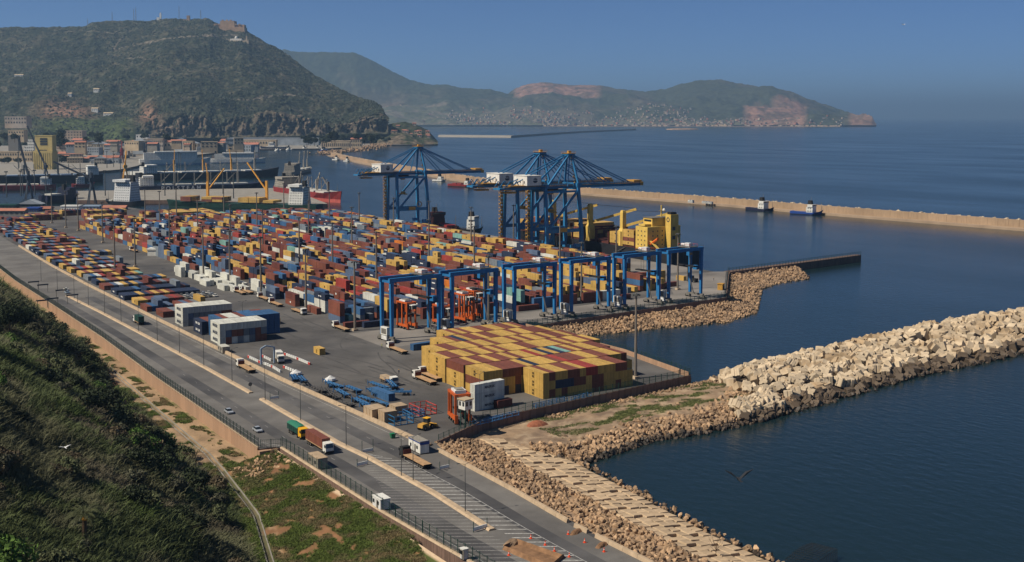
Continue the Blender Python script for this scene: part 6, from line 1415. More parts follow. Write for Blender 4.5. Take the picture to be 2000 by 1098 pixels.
# ------------------------------------------------------------------ scrap corner: blue trailer skeletons, crates, cages, loader
mat('scrapblue', srgb(62, 112, 158), .6, var=.3, scale=.8); mat('scrapsteel', srgb(86, 84, 82), .7, var=.4, scale=.8)
def skeleton(px, py, rz, label, m, L=11., n=5, z=0., h=1.):
    p = W(px, py, ZY); t = thing('trailer_frame', label, 'trailer frame', (p[0], p[1], ZY + z), rz, 'scrap trailer frames')
    for x in (-.5, .5): obj('beam', MB().box(x - .12, -L / 2, .8 * h, x + .12, L / 2, 1.15 * h), m, t)
    for i in range(n): y = -L / 2 + .3 + i * (L - .6) / (n - 1); obj('crossmember', MB().box(-1.2, y - .15, .85 * h, 1.2, y + .15, 1.1 * h), m, t); obj('corner_post', MB().box(-1.25, y - .1, 0 if i in (0, n - 1) else .8 * h, -1.1, y + .1, 1.8 * h if i in (0, n - 1) else 1.2 * h), m, t)
    for y in (-L / 2 + 1.2, -L / 2 + 2.5): obj('axle', MB().cyl((-1.1, y, .5), (1.1, y, .5), .45, n=10), 'tyre', t)
rk = random.Random(31)
for i, (px, py) in enumerate(((575, 742), (590, 750), (643, 752), (655, 760), (640, 770), (652, 778), (668, 772), (690, 782), (705, 790), (716, 782), (730, 770), (770, 772), (755, 765), (765, 760), (690, 770), (722, 798), (745, 790), (675, 792), (740, 757), (622, 770))):
    dk = i in (4, 5, 7, 17, 19); skeleton(px, py, rk.uniform(-.25, .25) + (.9 if i in (11, 12) else 0), ('dark steel' if dk else 'blue') + ' trailer skeleton among the scrap by the road wall', 'scrapsteel' if dk else 'scrapblue', rk.uniform(8, 12), rk.randint(4, 7), rk.choice((0, 0, .9)), rk.uniform(.8, 1.3))
for px, py, lab in ((578, 733, 'crumpled blue-white sheet heap at the weighbridge corner'), (645, 745, 'crumpled white-blue sheet heap between trailer frames')):
    p = W(px, py, ZY); b = MB(); b.loft([[(2.4 * q * math.cos(a), 1.8 * q * math.sin(a), z) for a in np.linspace(0, 6.283, 9)[:-1]] for q, z in ((1, 0), (.85, .7), (.5, 1.1), (.1, 1.7))]); obj('sheet_heap', b, 'white2', loc=(p[0], p[1], ZY + .4), label=lab, cat='scrap')
for px, py, sx, sy, h, lab in ((733, 816, 5., 6.2, 3.4, 'large tan plywood crate by the road wall'), (756, 822, 4.2, 5., 3.4, 'tan plywood crate touching the blue cage'), (778, 805, 4.2, 4.4, 2.4, 'low tan plywood crate behind the other two')):
    p = W(px, py, ZY); t = thing('plywood_crate', lab, 'crate', (p[0], p[1], ZY), .0); obj('box', MB().box(-sx / 2, -sy / 2, .15, sx / 2, sy / 2, h), 'tan', t); b = MB()
    for q in (-.5, -.17, .17, .5): b.box(-sx / 2 - .05, q * sy - .08, .1, -sx / 2, q * sy + .08, h); b.box(q * sx - .08, -sy / 2 - .05, .1, q * sx + .08, -sy / 2, h)
    obj('battens', b, 'deck', t); obj('lid', MB().box(-sx / 2 - .08, -sy / 2 - .08, h, sx / 2 + .08, sy / 2 + .08, h + .12), 'tan', t)
def cage(px, py, sx, sy, h, m, lab, rz=0.):
    p = W(px, py, ZY); t = thing('steel_cage', lab, 'steel frame', (p[0], p[1], ZY), rz)
    for x in np.linspace(-sx / 2, sx / 2, 4):
        for y in (-sy / 2, sy / 2): obj('post', MB().box(x - .1, y - .1, 0, x + .1, y + .1, h), m, t)
    for z in (.1, h / 2, h - .1):
        for y in (-sy / 2, sy / 2): obj('rail', MB().bar((-sx / 2, y, z), (sx / 2, y, z), .16), m, t)
        for x in (-sx / 2, sx / 2): obj('rail', MB().bar((x, -sy / 2, z), (x, sy / 2, z), .16), m, t)
cage(782, 826, 6.5, 5., 2.8, 'blue', 'blue steel cage beside the plywood crates'); cage(826, 806, 6, 7, 2.8, 'barrierred', 'rusty red pipe frame behind the yellow loader'); cage(808, 812, 5, 5, 2., 'scrapblue', 'low blue pipe frame beside the red one')
for i, (px, py, L, rz) in enumerate(((950, 826, 12, -1.4), (985, 817, 11, -1.4), (1075, 790, 14, -1.42), (1135, 779, 9, -1.3))): p = W(px, py, ZY); t = thing('pipe_rack', 'blue scrap rack inside the terminal wall, %s along the wall' % ORD[i], 'rack', (p[0], p[1], ZY), rz + PI / 2 * 0, 'blue racks along the wall'); [obj('rail', MB().bar((x, -L / 2, z), (x, L / 2, z), .18), 'scrapblue', t) for x in (-.7, .7) for z in (.3, 1.2)]; [obj('post', MB().box(x - .1, y - .1, 0, x + .1, y + .1, 1.4), 'scrapblue', t) for x in (-.7, .7) for y in np.linspace(-L / 2, L / 2, 5)]
p = W(832, 838, ZY); t = thing('wheel_loader', 'old yellow wheel loader by the terminal wall', 'loader', (p[0], p[1], ZY), -1.2)
obj('engine_body', MB().yprism([(-2.8, .9), (.4, .9), (.4, 2.), (-2.6, 1.9)], -1., 1.), 'craneyellow', t); c = obj('cab', MB().box(-.8, -.3, 2., .8, 1.2, 3.3), 'glass', t); obj('roof', MB().box(-.95, -.45, 3.3, .95, 1.35, 3.45), 'cabyellow', c); obj('lift_arm', MB().bar((-.6, 1., 1.6), (-.6, 3.4, .7), .3).bar((.6, 1., 1.6), (.6, 3.4, .7), .3), 'cabyellow', t); obj('bucket', MB().yprism([(3.2, .2), (4.3, .15), (3.3, 1.3)], -1.4, 1.4), 'craneyellow', t); wheels(t, (-1.1, 1.1), (-1.8, 1.5), .75, .5)
p = W(1150, 755, ZY); t = thing('generator', 'dark green generator set in the shadow of the corner block', 'generator', (p[0] + 2, p[1] - 2, ZY), .1); obj('housing', MB().box(-2., -1., .3, 2., 1., 2.2), 'dgreen', t); obj('roof', MB().box(-2.1, -1.1, 2.2, 2.1, 1.1, 2.35), 'greybeige', t); wheels(t, (-1.4, 1.4), (-.8, .8), .3, .2)
# weighbridge: red-and-white barrier blocks, portal frame, yellow hut
def barrier_run(pts, label, grp):
    pts = [W(*q, ZY) for q in pts]; k = 0
    for a, b in zip(pts[:-1], pts[1:]):
        L = math.hypot(b[0] - a[0], b[1] - a[1]); n = max(1, int(L / 1.7)); an = math.atan2(b[1] - a[1], b[0] - a[0])
        for i in range(n):
            q = (i + .5) / n; m = 'letterswhite' if k % 6 else 'barrierred'; t = put('barrier_block', BARM[m], None, (a[0] + (b[0] - a[0]) * q, a[1] + (b[1] - a[1]) * q, ZY + .01), an, label=('white' if m == 'letterswhite' else 'red') + label, cat='barrier', group=('white ' if m == 'letterswhite' else 'red ') + grp); put('cap', BARC, t); k += 1
BARM = {m: MB().xprism([(-.75, 0), (.75, 0), (.7, .9), (-.7, .9)], -.22, .22).mesh('barrier_block', m) for m in ('letterswhite', 'barrierred')}; BARC = MB().box(-.5, -.18, .9, .5, .18, .97).mesh('cap', 'white2')
barrier_run(((484, 698), (505, 708), (530, 717), (548, 728)), ' barrier block on the road side of the weighbridge', 'weighbridge blocks, road side'); barrier_run(((512, 697), (530, 706)), ' barrier block beside the weighbridge portal', 'weighbridge blocks, middle'); barrier_run(((555, 693), (580, 702), (606, 713)), ' barrier block on the yard side of the weighbridge', 'weighbridge blocks, yard side'); barrier_run(((553, 718), (575, 727)), ' barrier block at the weighbridge exit', 'weighbridge blocks, exit')
p = W(510, 712, ZY); t = thing('weighbridge_portal', 'pale steel portal frame over the weighbridge', 'portal', (p[0], p[1], ZY), 0); obj('post', MB().box(-.3, -.3, 0, .3, .3, 6), 'bluegrey', t); obj('post', MB().box(5, -.3, 0, 5.6, .3, 6), 'bluegrey', t); obj('beam', MB().bar((0, 0, 6), (2, 0, 7), .5).bar((2, 0, 7), (5.3, 0, 6.2), .5), 'bluegrey', t)
# workers on the yard
def person(px, py, rz, label, top='hivis', legs='cloth', z=ZY, pose=0.):
    p = W(px, py, z); t = thing('person', label, 'person', (p[0], p[1], z + .005), rz)
    me = bpy.data.meshes.new('body'); s = pose
    v = [(0, 0, .95), (0, 0, 1.2), (0, 0, 1.45), (0, 0, 1.56), (0, 0, 1.68), (.21, 0, 1.42), (.27, .05, 1.13), (.26, .16 + s, .9), (-.21, 0, 1.42), (-.27, .02, 1.13), (-.26, -.05 - s, .9), (.1, 0, .88), (.11, .08 + s, .48), (.11, .0 + s, .06), (.11, .14 + s, .04), (-.1, 0, .88), (-.11, -.02 - s, .48), (-.11, -.1 - s, .06), (-.11, .04 - s, .04)]
    e = [(0, 1), (1, 2), (2, 3), (3, 4), (2, 5), (5, 6), (6, 7), (2, 8), (8, 9), (9, 10), (0, 11), (11, 12), (12, 13), (13, 14), (0, 15), (15, 16), (16, 17), (17, 18)]
    rad = [.15, .15, .16, .07, .11, .07, .05, .045, .07, .05, .045, .1, .07, .05, .045, .1, .07, .05, .045]
    me.from_pydata(v, e, []); me.materials.append(M[legs]); o = put('body', me, t); md = o.modifiers.new('skin', 'SKIN'); sub = o.modifiers.new('sub', 'SUBSURF'); sub.levels = 1; sub.render_levels = 1
    sv = me.skin_vertices[0].data if me.skin_vertices else None
    if sv is None:
        bpy.context.view_layer.objects.active = o; sv = me.skin_vertices[0].data
    for i, r in enumerate(rad): sv[i].radius = (r, r * .8, )
    sv[0].use_root = True
    obj('vest', MB().loft([[(.2 * q * math.cos(a), .15 * q * math.sin(a), z) for a in np.linspace(0, 6.283, 11)[:-1]] for q, z in ((1., .92), (1.02, 1.2), (1.12, 1.42), (.5, 1.5))]), top, o); obj('helmet', MB().loft([[(.13 * q * math.cos(a), .15 * q * math.sin(a), z) for a in np.linspace(0, 6.283, 9)[:-1]] for q, z in ((1., 1.68), (.95, 1.75), (.5, 1.82))]), 'cabyellow', o)
    return t
for px, py, rz, lab in ((746, 680, 1., 'worker in a yellow vest beside the flatbed lorry at the runway'), (779, 731, 2., 'worker in dark clothes walking on the open asphalt'), (515, 636, 0., 'worker beside the blue stack'), (1394, 548, .5, 'worker standing near the quay corner')): person(px, py, rz, lab, 'hivis' if 'yellow' in lab else 'cloth', pose=.08)
# orange booth and gear at the quay corner, mobile stacker holding a box
p = W(1408, 566, ZY); t = thing('booth', 'small orange booth at the corner of the basin wall', 'booth', (p[0], p[1], ZY), .5); obj('wall', MB().box(-1.6, -1.4, 0, 1.6, 1.4, 3.2), 'craneyellow', t); obj('roof', MB().box(-1.9, -1.7, 3.2, 1.9, 1.7, 3.5), 'craneyellow', t); obj('opening', MB().box(-.6, -1.46, .1, 1.4, -1.4, 2.4), 'window', t)
p = W(1347, 552, ZY); t = thing('reach_stacker', 'dark lift truck holding a yellow box near the quay', 'lift truck', (p[0] + 3, p[1] + 1, ZY), .2); obj('body', MB().box(-1.4, -3, .7, 1.4, 2.5, 2.2), 'black', t); obj('mast', MB().box(-.9, 2.5, .3, -.5, 3., 9.5).box(.5, 2.5, .3, .9, 3., 9.5), 'black', t); obj('cab', MB().box(-.8, -.5, 2.2, .8, 1.2, 3.7), 'glass', t); wheels(t, (-1.3, 1.3), (-2, 1.7), .7, .5)
# gulls
def gull(pos, rz, sc, m, label, dih=.35):
    t = put('gull', None, None, pos, rz, sc, label, 'bird')
    b = MB().loft([[(.07 * r * math.cos(a), y, .07 * r * math.sin(a)) for a in np.linspace(0, 6.283, 7)[:-1]] for y, r in ((-.3, .2), (-.15, .8), (.05, 1.), (.2, .7), (.28, .4), (.33, .1))]); o = obj('body', b, m, t)
    for s in (-1, 1): obj('wing', MB().add([(s * .05, .12, .03), (s * .35, .16, dih * .5), (s * .7, .02, dih * .75), (s * .36, -.06, dih * .5 + .01), (s * .05, -.12, .03), (s * .35, .05, dih * .5 + .03)], [(0, 1, 5), (1, 2, 5), (2, 3, 5), (3, 4, 5), (4, 0, 5), (0, 4, 3, 2, 1)]), m, o)
    obj('tail', MB().add([(-.08, -.45, 0), (.08, -.45, 0), (.03, -.25, .02), (-.03, -.25, .02)], [(0, 1, 2, 3)]), m, o)
d = ray(1443, 936); gull(CAM + d / np.linalg.norm(d) * 70, -HEAD + .1, 1.25, 'darkbird', 'dark bird gliding with raised wings above the near water', -.5 + 1.1)
d = ray(1765, 48); gull(CAM + d / np.linalg.norm(d) * 230, -HEAD + .4, 1.0, 'gull', 'small gull high in the sky above the cape', .2)
d = ray(127, 874); gull(CAM + d / np.linalg.norm(d) * 110, -HEAD + .7, .8, 'gull', 'white gull flying low over the dark scrub slope', .25)

# dark netted enclosure at the water's edge
p = W(1585, 1092, 1.); t = thing('net_enclosure', 'low dark netted cage standing at the foot of the slabs', 'cage', (p[0], p[1], -.3), .3); nb = MB(); rings = []
for i in range(13): a = math.pi * i / 12; nb.bar((-6.5 + i * 1.08, -3, 0), (-6.5 + i * 1.08, -3, 2.4 + .8 * math.sin(a)), .07); nb.bar((-6.5 + i * 1.08, 3, 0), (-6.5 + i * 1.08, 3, 2.4 + .8 * math.sin(a)), .07); nb.bar((-6.5 + i * 1.08, -3, 2.4 + .8 * math.sin(a)), (-6.5 + i * 1.08, 3, 2.4 + .8 * math.sin(a)), .07)
obj('hoops', nb, 'black', t); nb = MB()
for k in range(5): nb.bar((-6.5, -3, .3 + k * .5), (6.5, -3, .3 + k * .5), .05)
for k in range(7): nb.bar((-6.5, -3 + k, 2.5), (6.5, -3 + k, 2.5), .05)
obj('netting', nb, 'black', t)
# ------------------------------------------------------------------ vegetation of the slope
def blades(pos, n, ln, wd, lean, col, jit, up=.75, seed=1):
    """arching blades: pos (k,3) tuft centres, n blades each; two quads per blade"""
    r = np.random.default_rng(seed); P = np.repeat(pos, n, 0); L = np.repeat(ln, n) * r.uniform(.55, 1.15, len(P)); wv = np.repeat(wd, n)
    a = r.uniform(0, 2 * np.pi, len(P)); d = np.stack([np.cos(a), np.sin(a)], 1) * r.uniform(.25, .75, (len(P), 1)) + np.array(lean)
    off = r.normal(0, 1, (len(P), 2)) * np.repeat(ln, n)[:, None] * .35
    base = P.copy(); base[:, :2] += off; side = np.stack([-np.sin(a + r.normal(0, .6, len(P))), np.cos(a), np.zeros(len(P))], 1) * (wv * .5)[:, None]
    mid = base + np.stack([d[:, 0] * L * .35, d[:, 1] * L * .35, L * up * .6], 1); tip = base + np.stack([d[:, 0] * L * .95, d[:, 1] * L * .95, L * up * r.uniform(.55, 1., len(P))], 1)
    V = np.stack([base - side, base + side, mid + side * .9, mid - side * .9, tip + side * .15, tip - side * .15], 1).reshape(-1, 3)
    k = np.arange(len(P))[:, None] * 6; Q = np.concatenate([k + np.array([[0, 1, 2, 3]]), k + np.array([[3, 2, 4, 5]])], 0)
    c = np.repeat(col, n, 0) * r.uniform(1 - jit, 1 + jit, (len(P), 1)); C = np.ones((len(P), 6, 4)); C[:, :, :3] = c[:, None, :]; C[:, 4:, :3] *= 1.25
    return V, Q, C.reshape(-1, 4)
def join(parts):
    V = []; Q = []; C = []; o = 0
    for v, q, c in parts: V.append(v); Q.append(q + o); C.append(c); o += len(v)
    return np.concatenate(V), np.concatenate(Q), np.concatenate(C)
def in_view(x, y, z, m=60):
    v = np.stack([x, y, z], 1) - CAM; k = v @ fw; u = CX + F * (v @ rt) / k; w_ = PY - F * (v @ upv) / k
    return (k > 20) & (u > -m * 4) & (u < 2000) & (w_ > 300) & (w_ < 1098 + m * 3), k
G = np.random.default_rng(77)
# reed and scrub mass on the slope: denser near the camera
n = 260000; x = G.uniform(-8, 104, n); y = 40 + 560 * G.random(n) ** 1.5; xe_ = XE(y); ok = x < xe_ - .5
bare = fbm(x / 9, y / 11, 4, 61); edge = xe_ - x
ok &= ~((edge < 12) & (bare > -.06 + edge * .02) & (y > 300))
x, y = x[ok], y[ok]; z = terr(x, y); vis, k = in_view(x, y, z); keep = vis & (G.random(len(x)) < np.clip(150. / k, .12, 1.)); x, y, z, k = x[keep], y[keep], z[keep], k[keep]
print('tufts', len(x))
clump = fbm(x / 14, y / 16, 4, 91); ty = fbm(x / 20, y / 20, 3, 17)
ln = (1.1 + 1.5 * np.clip(clump + .3, 0, 1.2)) * np.clip(k / 170, .8, 2.4); wd = .055 * np.clip(k / 110, 1, 5)
base = np.where((ty > .05)[:, None], np.array([[.12, .12, .062]]), np.array([[.084, .104, .038]])); base = np.where((ty < -.28)[:, None], np.array([[.07, .1, .024]]), base); gp = (np.exp(-((x - 88) / 9) ** 2 - ((y - 400) / 45) ** 2) + np.exp(-((x - 84) / 8) ** 2 - ((y - 330) / 25) ** 2) + .4 * fbm(x / 8, y / 10, 3, 71)) > .5; base = np.where(gp[:, None], np.array([[.09, .125, .026]]), base); ln = np.where(gp, ln * .5, ln); base = np.where((clump < -.25)[:, None], np.array([[.12, .105, .064]]), base)
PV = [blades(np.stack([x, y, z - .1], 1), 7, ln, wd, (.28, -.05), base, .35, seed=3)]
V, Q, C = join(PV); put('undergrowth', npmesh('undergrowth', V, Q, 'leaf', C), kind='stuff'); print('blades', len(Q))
# grass on embankment, valley floor, spit
n = 210000; y = G.uniform(195, 520, n); x = DIT(y) + G.uniform(-10, 33, n); ok = (x < np.array([np.interp(v, [a for a, b in FLL], [b for a, b in FLL]) for v in y]) - 1.6) & (x > XE(y) - 2) & (np.abs(x - DIT(y)) > 1.2)
nn = fbm(x / 3, y / 4, 4, 47) + .35 * fbm(x / 7, y / 7, 5, 31); nn = nn + .5 * fbm(x / 1.6, y / 2.2, 4, 58); ok &= np.where(y < 312, nn < .33, fbm(x / 7, y / 7, 5, 31) + .8 * fbm(x / 3, y / 4, 4, 47) > .06)
x, y = x[ok], y[ok]; z = terr(x, y); vis, k = in_view(x, y, z); x, y, z, k = x[vis], y[vis], z[vis], k[vis]; q = fbm(x / 4, y / 4, 3, 9)
col = np.where((q > .02)[:, None], np.array([[.085, .115, .022]]), np.array([[.12, .118, .042]])); col = np.where((q < -.22)[:, None], np.array([[.17, .13, .06]]), col)
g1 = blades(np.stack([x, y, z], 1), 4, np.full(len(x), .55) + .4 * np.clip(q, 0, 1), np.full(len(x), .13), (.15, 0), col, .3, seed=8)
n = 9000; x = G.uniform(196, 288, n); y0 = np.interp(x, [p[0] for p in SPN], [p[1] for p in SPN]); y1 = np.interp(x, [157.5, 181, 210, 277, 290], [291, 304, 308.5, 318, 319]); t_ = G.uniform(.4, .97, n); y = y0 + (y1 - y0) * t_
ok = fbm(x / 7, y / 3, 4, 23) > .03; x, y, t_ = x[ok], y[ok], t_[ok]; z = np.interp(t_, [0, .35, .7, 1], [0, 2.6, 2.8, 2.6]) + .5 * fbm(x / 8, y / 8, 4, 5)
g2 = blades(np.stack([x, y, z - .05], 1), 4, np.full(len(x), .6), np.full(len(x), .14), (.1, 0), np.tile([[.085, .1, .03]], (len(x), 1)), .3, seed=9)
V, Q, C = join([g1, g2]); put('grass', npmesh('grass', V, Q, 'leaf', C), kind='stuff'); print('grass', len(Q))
# shrubs and trees: leaf clouds, five kinds, copied
def leafcloud(name, n, rx, rz_, nl, size, col, seed, lobes=7):
    r = np.random.default_rng(seed); cs = r.normal(0, 1, (lobes, 3)); cs /= np.linalg.norm(cs, axis=1)[:, None]; cs *= np.array([rx * .55, rx * .55, rz_ * .5]); cs[:, 2] = np.abs(cs[:, 2]) * .9 + rz_ * .35; cr = r.uniform(.38, .6, lobes) * rx
    which = r.integers(0, lobes, n); d = r.normal(0, 1, (n, 3)); d /= np.linalg.norm(d, axis=1)[:, None]; rad = r.uniform(.55, 1.05, n) ** .6
    P = cs[which] + d * (cr[which] * rad)[:, None] * np.array([1, 1, .8]); P[:, 2] = np.maximum(P[:, 2], .05 * rz_)
    a = r.normal(0, 1, (n, 3)); a /= np.linalg.norm(a, axis=1)[:, None]; b = np.cross(a, d + .3 * r.normal(0, 1, (n, 3))); b /= np.linalg.norm(b, axis=1)[:, None] + 1e-6; s = size * r.uniform(.6, 1.3, (n, 1))
    V = np.stack([P - a * s, P + b * s * .55, P + a * s, P - b * s * .55], 1).reshape(-1, 3); Q = np.arange(n * 4).reshape(-1, 4)
    lc = np.array(col) * r.uniform(.6, 1.4, (lobes, 1))[which] * r.uniform(.7, 1.3, (n, 1)); C = np.ones((n, 4, 4)); C[:, :, :3] = lc[:, None, :]
    return npmesh(name, V, Q, 'leaf', C.reshape(-1, 4))
KINDS = [('olive shrub', 2.2, 2.2, (.08, .09, .04)), ('bright green bush', 2.6, 2.4, (.07, .125, .024)), ('dark evergreen shrub', 2.6, 2.8, (.034, .046, .02)), ('grey-green shrub', 2., 1.8, (.09, .09, .055)), ('brownish dry shrub', 2., 1.7, (.1, .078, .045))]
SHM = [leafcloud('foliage', 1500, rx, rz_, 0, .2, col, 300 + i) for i, (nm, rx, rz_, col) in enumerate(KINDS)]
STM = MB().cyl((0, 0, -.6), (.1, 0, 1.2), .09, .05, 6).bar((.05, 0, .6), (.7, .3, 1.6), .06).bar((.05, 0, .5), (-.6, .4, 1.5), .06).mesh('stem', 'bark')
def shrub(x, y, s, k, label, grp=None):
    z = float(terr(x, y)); t = put('shrub', None, None, (x, y, z - .15), R.uniform(0, 6), s, label, 'shrub', grp); put('foliage', SHM[k], t); put('stem', STM, t)
rs2 = random.Random(19)
for i in range(120):
    y = 90 + 430 * rs2.random() ** 1.2; e = float(XE(y)); x = e - abs(rs2.gauss(0, 26)) - 1.
    if x < -5: continue
    k = rs2.choice((0, 0, 2, 2, 3, 4)); shrub(x, y, rs2.uniform(.7, 1.5) * (1 + y / 700), k, '%s in the scrub of the slope' % KINDS[k][0], KINDS[k][0] + 's of the slope')
for i in range(46):
    y = 110 + 300 * rs2.random(); e = float(XE(y)); x = e - rs2.uniform(2, 60)
    if x < 0: continue
    k = rs2.choice((0, 3, 1, 4, 0)); shrub(x, y, rs2.uniform(1.3, 2.2), k, 'large rounded %s standing above the scrub' % KINDS[k][0], 'large slope plants: ' + KINDS[k][0])
for px, py, s, k, lab in ((292, 880, 1.9, 1, 'large bright green bush at the foot of the slope'), (258, 868, 1.6, 1, 'bright green bush beside the largest one'), (318, 872, 1.5, 1, 'rounded bright green bush towards the dirt strip'), (235, 845, 1.3, 3, 'pale brownish bush above the bright green ones'), (200, 740, 1.2, 0, 'olive bush beside the brown boulder'), (120, 655, 1.8, 2, 'dark bush at the upper end of the scrub')):
    d = ray(px, py); lo, hi = 60., 700.
    for _ in range(60):
        m_ = (lo + hi) / 2; q = CAM + d / np.linalg.norm(d) * m_
        if q[2] > float(terr(q[0], q[1])): lo = m_
        else: hi = m_
    shrub(q[0], q[1], s, k, lab)
def onslope(px, py):
    d = ray(px, py); d = d / np.linalg.norm(d)
    for m_ in np.arange(50, 900, .7):
        q = CAM + d * m_
        if q[2] < float(terr(q[0], q[1])): return q
    return q
mat('boulder', srgb(150, 112, 84), .95, var=.3, scale=.8, bump=.4)
q = onslope(216, 753); put('boulder', rockmesh('boulder', 5, 'boulder', 40, .7), None, q, .4, (6.5, 5, 4.5), 'large brown boulder on the grassy slope', 'boulder')
q = onslope(313, 915); put('boulder', rockmesh('boulder', 9, 'block', 40, .5), None, q, .2, (5., 3., 1.6), 'flat pale rock among the bushes', 'boulder')
def tree(px, py, h, r_, col, label, seed):
    q = onslope(px, py); z = float(terr(q[0], q[1])); t = thing('tree', label, 'tree', (q[0], q[1], z - .3)); tk = MB(); tk.cyl((0, 0, -.5), (.2, .1, h * .45), .32, .2, 8); rr_ = random.Random(seed)
    for i in range(6): a = rr_.uniform(0, 6.3); tk.cyl((.2, .1, h * rr_.uniform(.3, .45)), (math.cos(a) * r_ * .6, math.sin(a) * r_ * .6, h * rr_.uniform(.6, .85)), .14, .05, 5)
    obj('trunk', tk, 'bark', t); o = put('crown', leafcloud('crown', 6500, r_, h * .62, 0, .3, col, seed, 14), t, (0, 0, h * .22)); return t
tree(18, 655, 13, 6., (.022, .034, .013), 'dark evergreen tree at the upper edge of the scrub slope', 41); tree(45, 650, 11, 4.6, (.028, .04, .016), 'second dark tree beside the taller evergreen', 43); tree(-40, 690, 13, 6.5, (.024, .034, .014), 'dark tree leaning in from the slope edge', 45); tree(95, 690, 7, 4.2, (.075, .075, .045), 'grey-green small tree beside the dark evergreens', 47); tree(70, 668, 8, 4., (.06, .06, .035), 'sparse olive-coloured tree behind the grey-green one', 49)
# palm
q = onslope(165, 1065); t = thing('palm_tree', 'palm tree with arching fronds low on the scrub slope', 'palm', (q[0], q[1], float(terr(q[0], q[1])) - .5)); obj('trunk', MB().cyl((0, 0, 0), (.2, .1, 5.6), .5, .38, 9), 'bark', t); rp_ = random.Random(3)
for i in range(34):
    a = i * 2.399; el = rp_.uniform(.1, 1.25); L = rp_.uniform(3.4, 4.4); mb = MB(); pts = []; vx = math.cos(a) * math.cos(el); vy = math.sin(a) * math.cos(el); vz = math.sin(el); p = Vector((.2, .1, 5.6))
    for s in range(9): pts.append(p.copy()); p = p + Vector((vx, vy, vz)) * L / 8; vz -= .24; l_ = math.sqrt(vx * vx + vy * vy + vz * vz); vx, vy, vz = vx / l_, vy / l_, vz / l_
    for s in range(8): mb.bar(pts[s], pts[s + 1], .06)
    for s in range(1, 9):
        dd = (pts[s] - pts[s - 1]).normalized(); sd_ = dd.cross(Vector((0, 0, 1))).normalized()
        for sg in (-1, 1):
            for f in (0, .5):
                b0 = pts[s - 1].lerp(pts[s], f); tp = b0 + (sd_ * sg * .8 + dd * .5 + Vector((0, 0, -.25))) * (.75 if s < 7 else .45); mb.add([b0 - dd * .05, b0 + dd * .05, tp], [(0, 1, 2)])
    obj('frond', mb, M.get('palmleaf') or mat('palmleaf', (.1, .11, .045), .6, var=.3), t)
obj('fruit_stalks', MB().loft([[(.2 + .6 * r * math.cos(a), .1 + .6 * r * math.sin(a), z) for a in np.linspace(0, 6.283, 9)[:-1]] for r, z in ((.4, 4.7), (1., 5.1), (.6, 5.7))]), 'jiborange', t)
# bare young tree and weeds by the slabs, dark trees of the harbour slope
p = W(1398, 1082, 3.); t = thing('bare_tree', 'leafless dark sapling in front of the slab rows', 'tree', (p[0], p[1], 2.2)); b = MB().cyl((0, 0, 0), (.1, 0, 2.2), .09, .06, 6); rr_ = random.Random(8)
for i in range(9): a = rr_.uniform(0, 6.3); z0 = rr_.uniform(1., 2.2); e = (math.cos(a) * 1.4, math.sin(a) * 1.4, z0 + rr_.uniform(1.2, 2.6)); b.cyl((.05, 0, z0), e, .05, .02, 5); b.cyl(e, (e[0] * 1.3 + rr_.uniform(-.4, .4), e[1] * 1.3, e[2] + .8), .025, .01, 4)
obj('trunk', b, 'bark', t)
FT = [leafcloud('crown', 420, 7., 9., 0, 1.3, (.03, .038, .018), 500 + i, 8) for i in range(3)]; FTK = MB().cyl((0, 0, -4), (0, 0, 6), .5, .3, 6).mesh('trunk', 'bark')
rs3 = random.Random(2)
for i in range(90):
    px = rs3.choice((rs3.uniform(-30, 60), rs3.uniform(100, 135), rs3.uniform(-30, 470), rs3.uniform(590, 760))); y0 = rs3.uniform(262, 300) if px < 470 else rs3.uniform(270, 283)
    D = rs3.uniform(2700, 4050) if y0 < 292 else 2600; c = along(px, D); z = max(3.5, zpix(px, y0, D)) if y0 < 292 else 4; s = rs3.uniform(1., 2.1); z = min(z, 45)
    t = put('harbour_tree', None, None, (c[0], c[1], z), rs3.uniform(0, 6), s, 'dark bushy tree between the harbour buildings', 'tree', 'trees between the harbour buildings'); put('crown', FT[i % 3], t, (0, 0, 1)); put('trunk', FTK, t)
COLN = {'yellow': 'yellow', 'brown': 'rust brown', 'red': 'bright red', 'blue': 'blue', 'navy': 'dark navy', 'white': 'white', 'grey': 'grey', 'orange': 'orange', 'teal': 'pale green', 'steel': 'grey-blue', 'maroon': 'maroon'}
WHERE = {'corner': 'in the walled corner block of the yard', 'pale stack': 'far pale stack', 'near pale stack': 'pale stack by weighbridge', 'low stack': 'low piles by pale stacks',
         'blue stack': 'long blue stack', 'deck': 'on the deck of a ship', 'road row': 'in the one-high rows along the road wall', 'refrigerated row': 'among the white boxes at the edge of the big stacks', 'field': 'in the great field of mixed stacks',
         'solid block': 'in a solid block at the edge of the big stacks', 'runway row': 'on the ground along the blue crane runway'}
TIER = ('on the lowest tier', 'on the second tier', 'on the third tier')
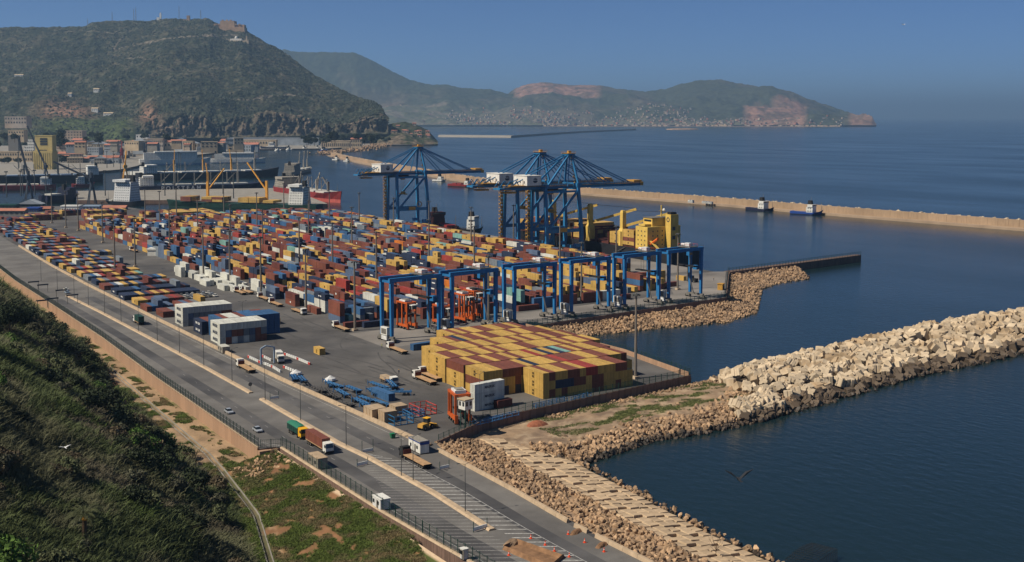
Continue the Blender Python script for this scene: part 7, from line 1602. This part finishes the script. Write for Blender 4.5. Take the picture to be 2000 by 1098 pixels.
# occupancy: only boxes with something showing are built
top = {}
for c in ALLC:
    k = (round(c['x'] / 1.3), round(c['y'] / 6)); top[k] = max(top.get(k, 0), c['z'] + c['H'])
def hidden(c):
    if c['block'] != 'field' or c['top']: return False
    zt_ = c['z'] + c['H']
    return False
def size_key(c):
    D = math.hypot(c['x'], c['y']); base = D
    if c['block'] in ('field',): base *= 1.12 if (c['top'] or c['front']) else 1.9
    if c['block'] in ('solid block', 'deck'): base *= 1.5
    if c['block'].endswith('stack') and not c['front']: base *= 1.7
    if c['block'] == 'lone': base *= .3
    return base
ALLC.sort(key=size_key)
IND = ALLC[:300]; REST = ALLC[300:]
for c in IND:
    D = math.hypot(c['x'], c['y']); lab = c['lab'] or '%s container %s %s' % (COLN[c['col']], TIER[min(c['tier'], 2)], WHERE[c['block']])
    grp = None if c['lab'] else 'containers ' + WHERE[c['block']]
    if c['block'] == 'corner':
        lab = '%s container, %s tier, %s from road end, %s row from terminal wall' % (COLN[c['col']], ORD[c['tier']], ORD[c['n']], ORD[c['row']])
    elif c['block'].endswith('stack'):
        lab = '%s container, %s tier, %s from road wall, %s' % (COLN[c['col']], ORD[c['tier']], ORD[c['n']], WHERE[c['block']])
    o = put('container', contmesh(c['col'], c['L'], c['H']), None, (c['x'], c['y'], c['z']), c['rz'], label=lab, cat='container', group=grp)
    for s in (-.555, .555): put('door', doormesh(c['col'], c['H']), o, (s, -c['L'] / 2 + .02, .18))
    if c['txt'] and LET.get(c['txt']):
        big = c['L'] > 7
        if abs(c['rz']) < 1: put('lettering', LET[c['txt']], o, (-1.235, 0, c['H'] * .5), rot=TXROT, sc={'msc': 1., 'maersk': 1.15, 'cma': 1.1, 'square': .7}[c['txt']] if big else .7)
        else: put('lettering', LET[c['txt']], o, (1.235, 0, c['H'] * .5), rot=(math.pi / 2, 0, math.pi / 2), sc=.75)
# all the other boxes as one mass
VV = []; FF = []; MI = []; o = 0; keys = list(CONT)
bv = np.array([(x, y, z) for x in (-.5, .5) for y in (-.5, .5) for z in (0, 1)]); bf = np.array([(0, 1, 3, 2), (4, 6, 7, 5), (0, 4, 5, 1), (2, 3, 7, 6), (1, 5, 7, 3)])
letq = []
for c in REST:
    sy_, sx_ = c['L'] - .02, 2.42
    v = bv * (sx_, sy_, c['H'] - .05)
    if c['rz']: v = v @ rotm(0, 0, c['rz']).T
    VV.append(v + (c['x'], c['y'], c['z'])); FF.append(bf + o); MI += [keys.index(c['col'])] * 5; o += 8
    if c['txt'] in ('square', 'cma', 'msc') and not c['rz'] and R.random() < .75:          # small marks on the long sides
        hx, hz = {'square': (.6, .45), 'cma': (1.7, .3), 'msc': (.55, .55)}[c['txt']]; zc = c['z'] + c['H'] * .52
        q = np.array([(-1.23, -hx, -hz), (-1.23, hx, -hz), (-1.23, hx, hz), (-1.23, -hx, hz)]) + (c['x'], c['y'] + (R.uniform(-1, 1) if c['txt'] != 'msc' else 0), zc)
        VV.append(q); FF.append(np.array([(0, 3, 2, 1)]) + o); MI.append(len(keys) + (1 if c['txt'] == 'msc' else 0)); o += 4
put('containers_beyond', npmesh('containers_beyond', np.concatenate(VV), np.concatenate(FF), ['boxw_' + k for k in keys] + ['letterswhite', 'logo'], mi=MI), kind='stuff')
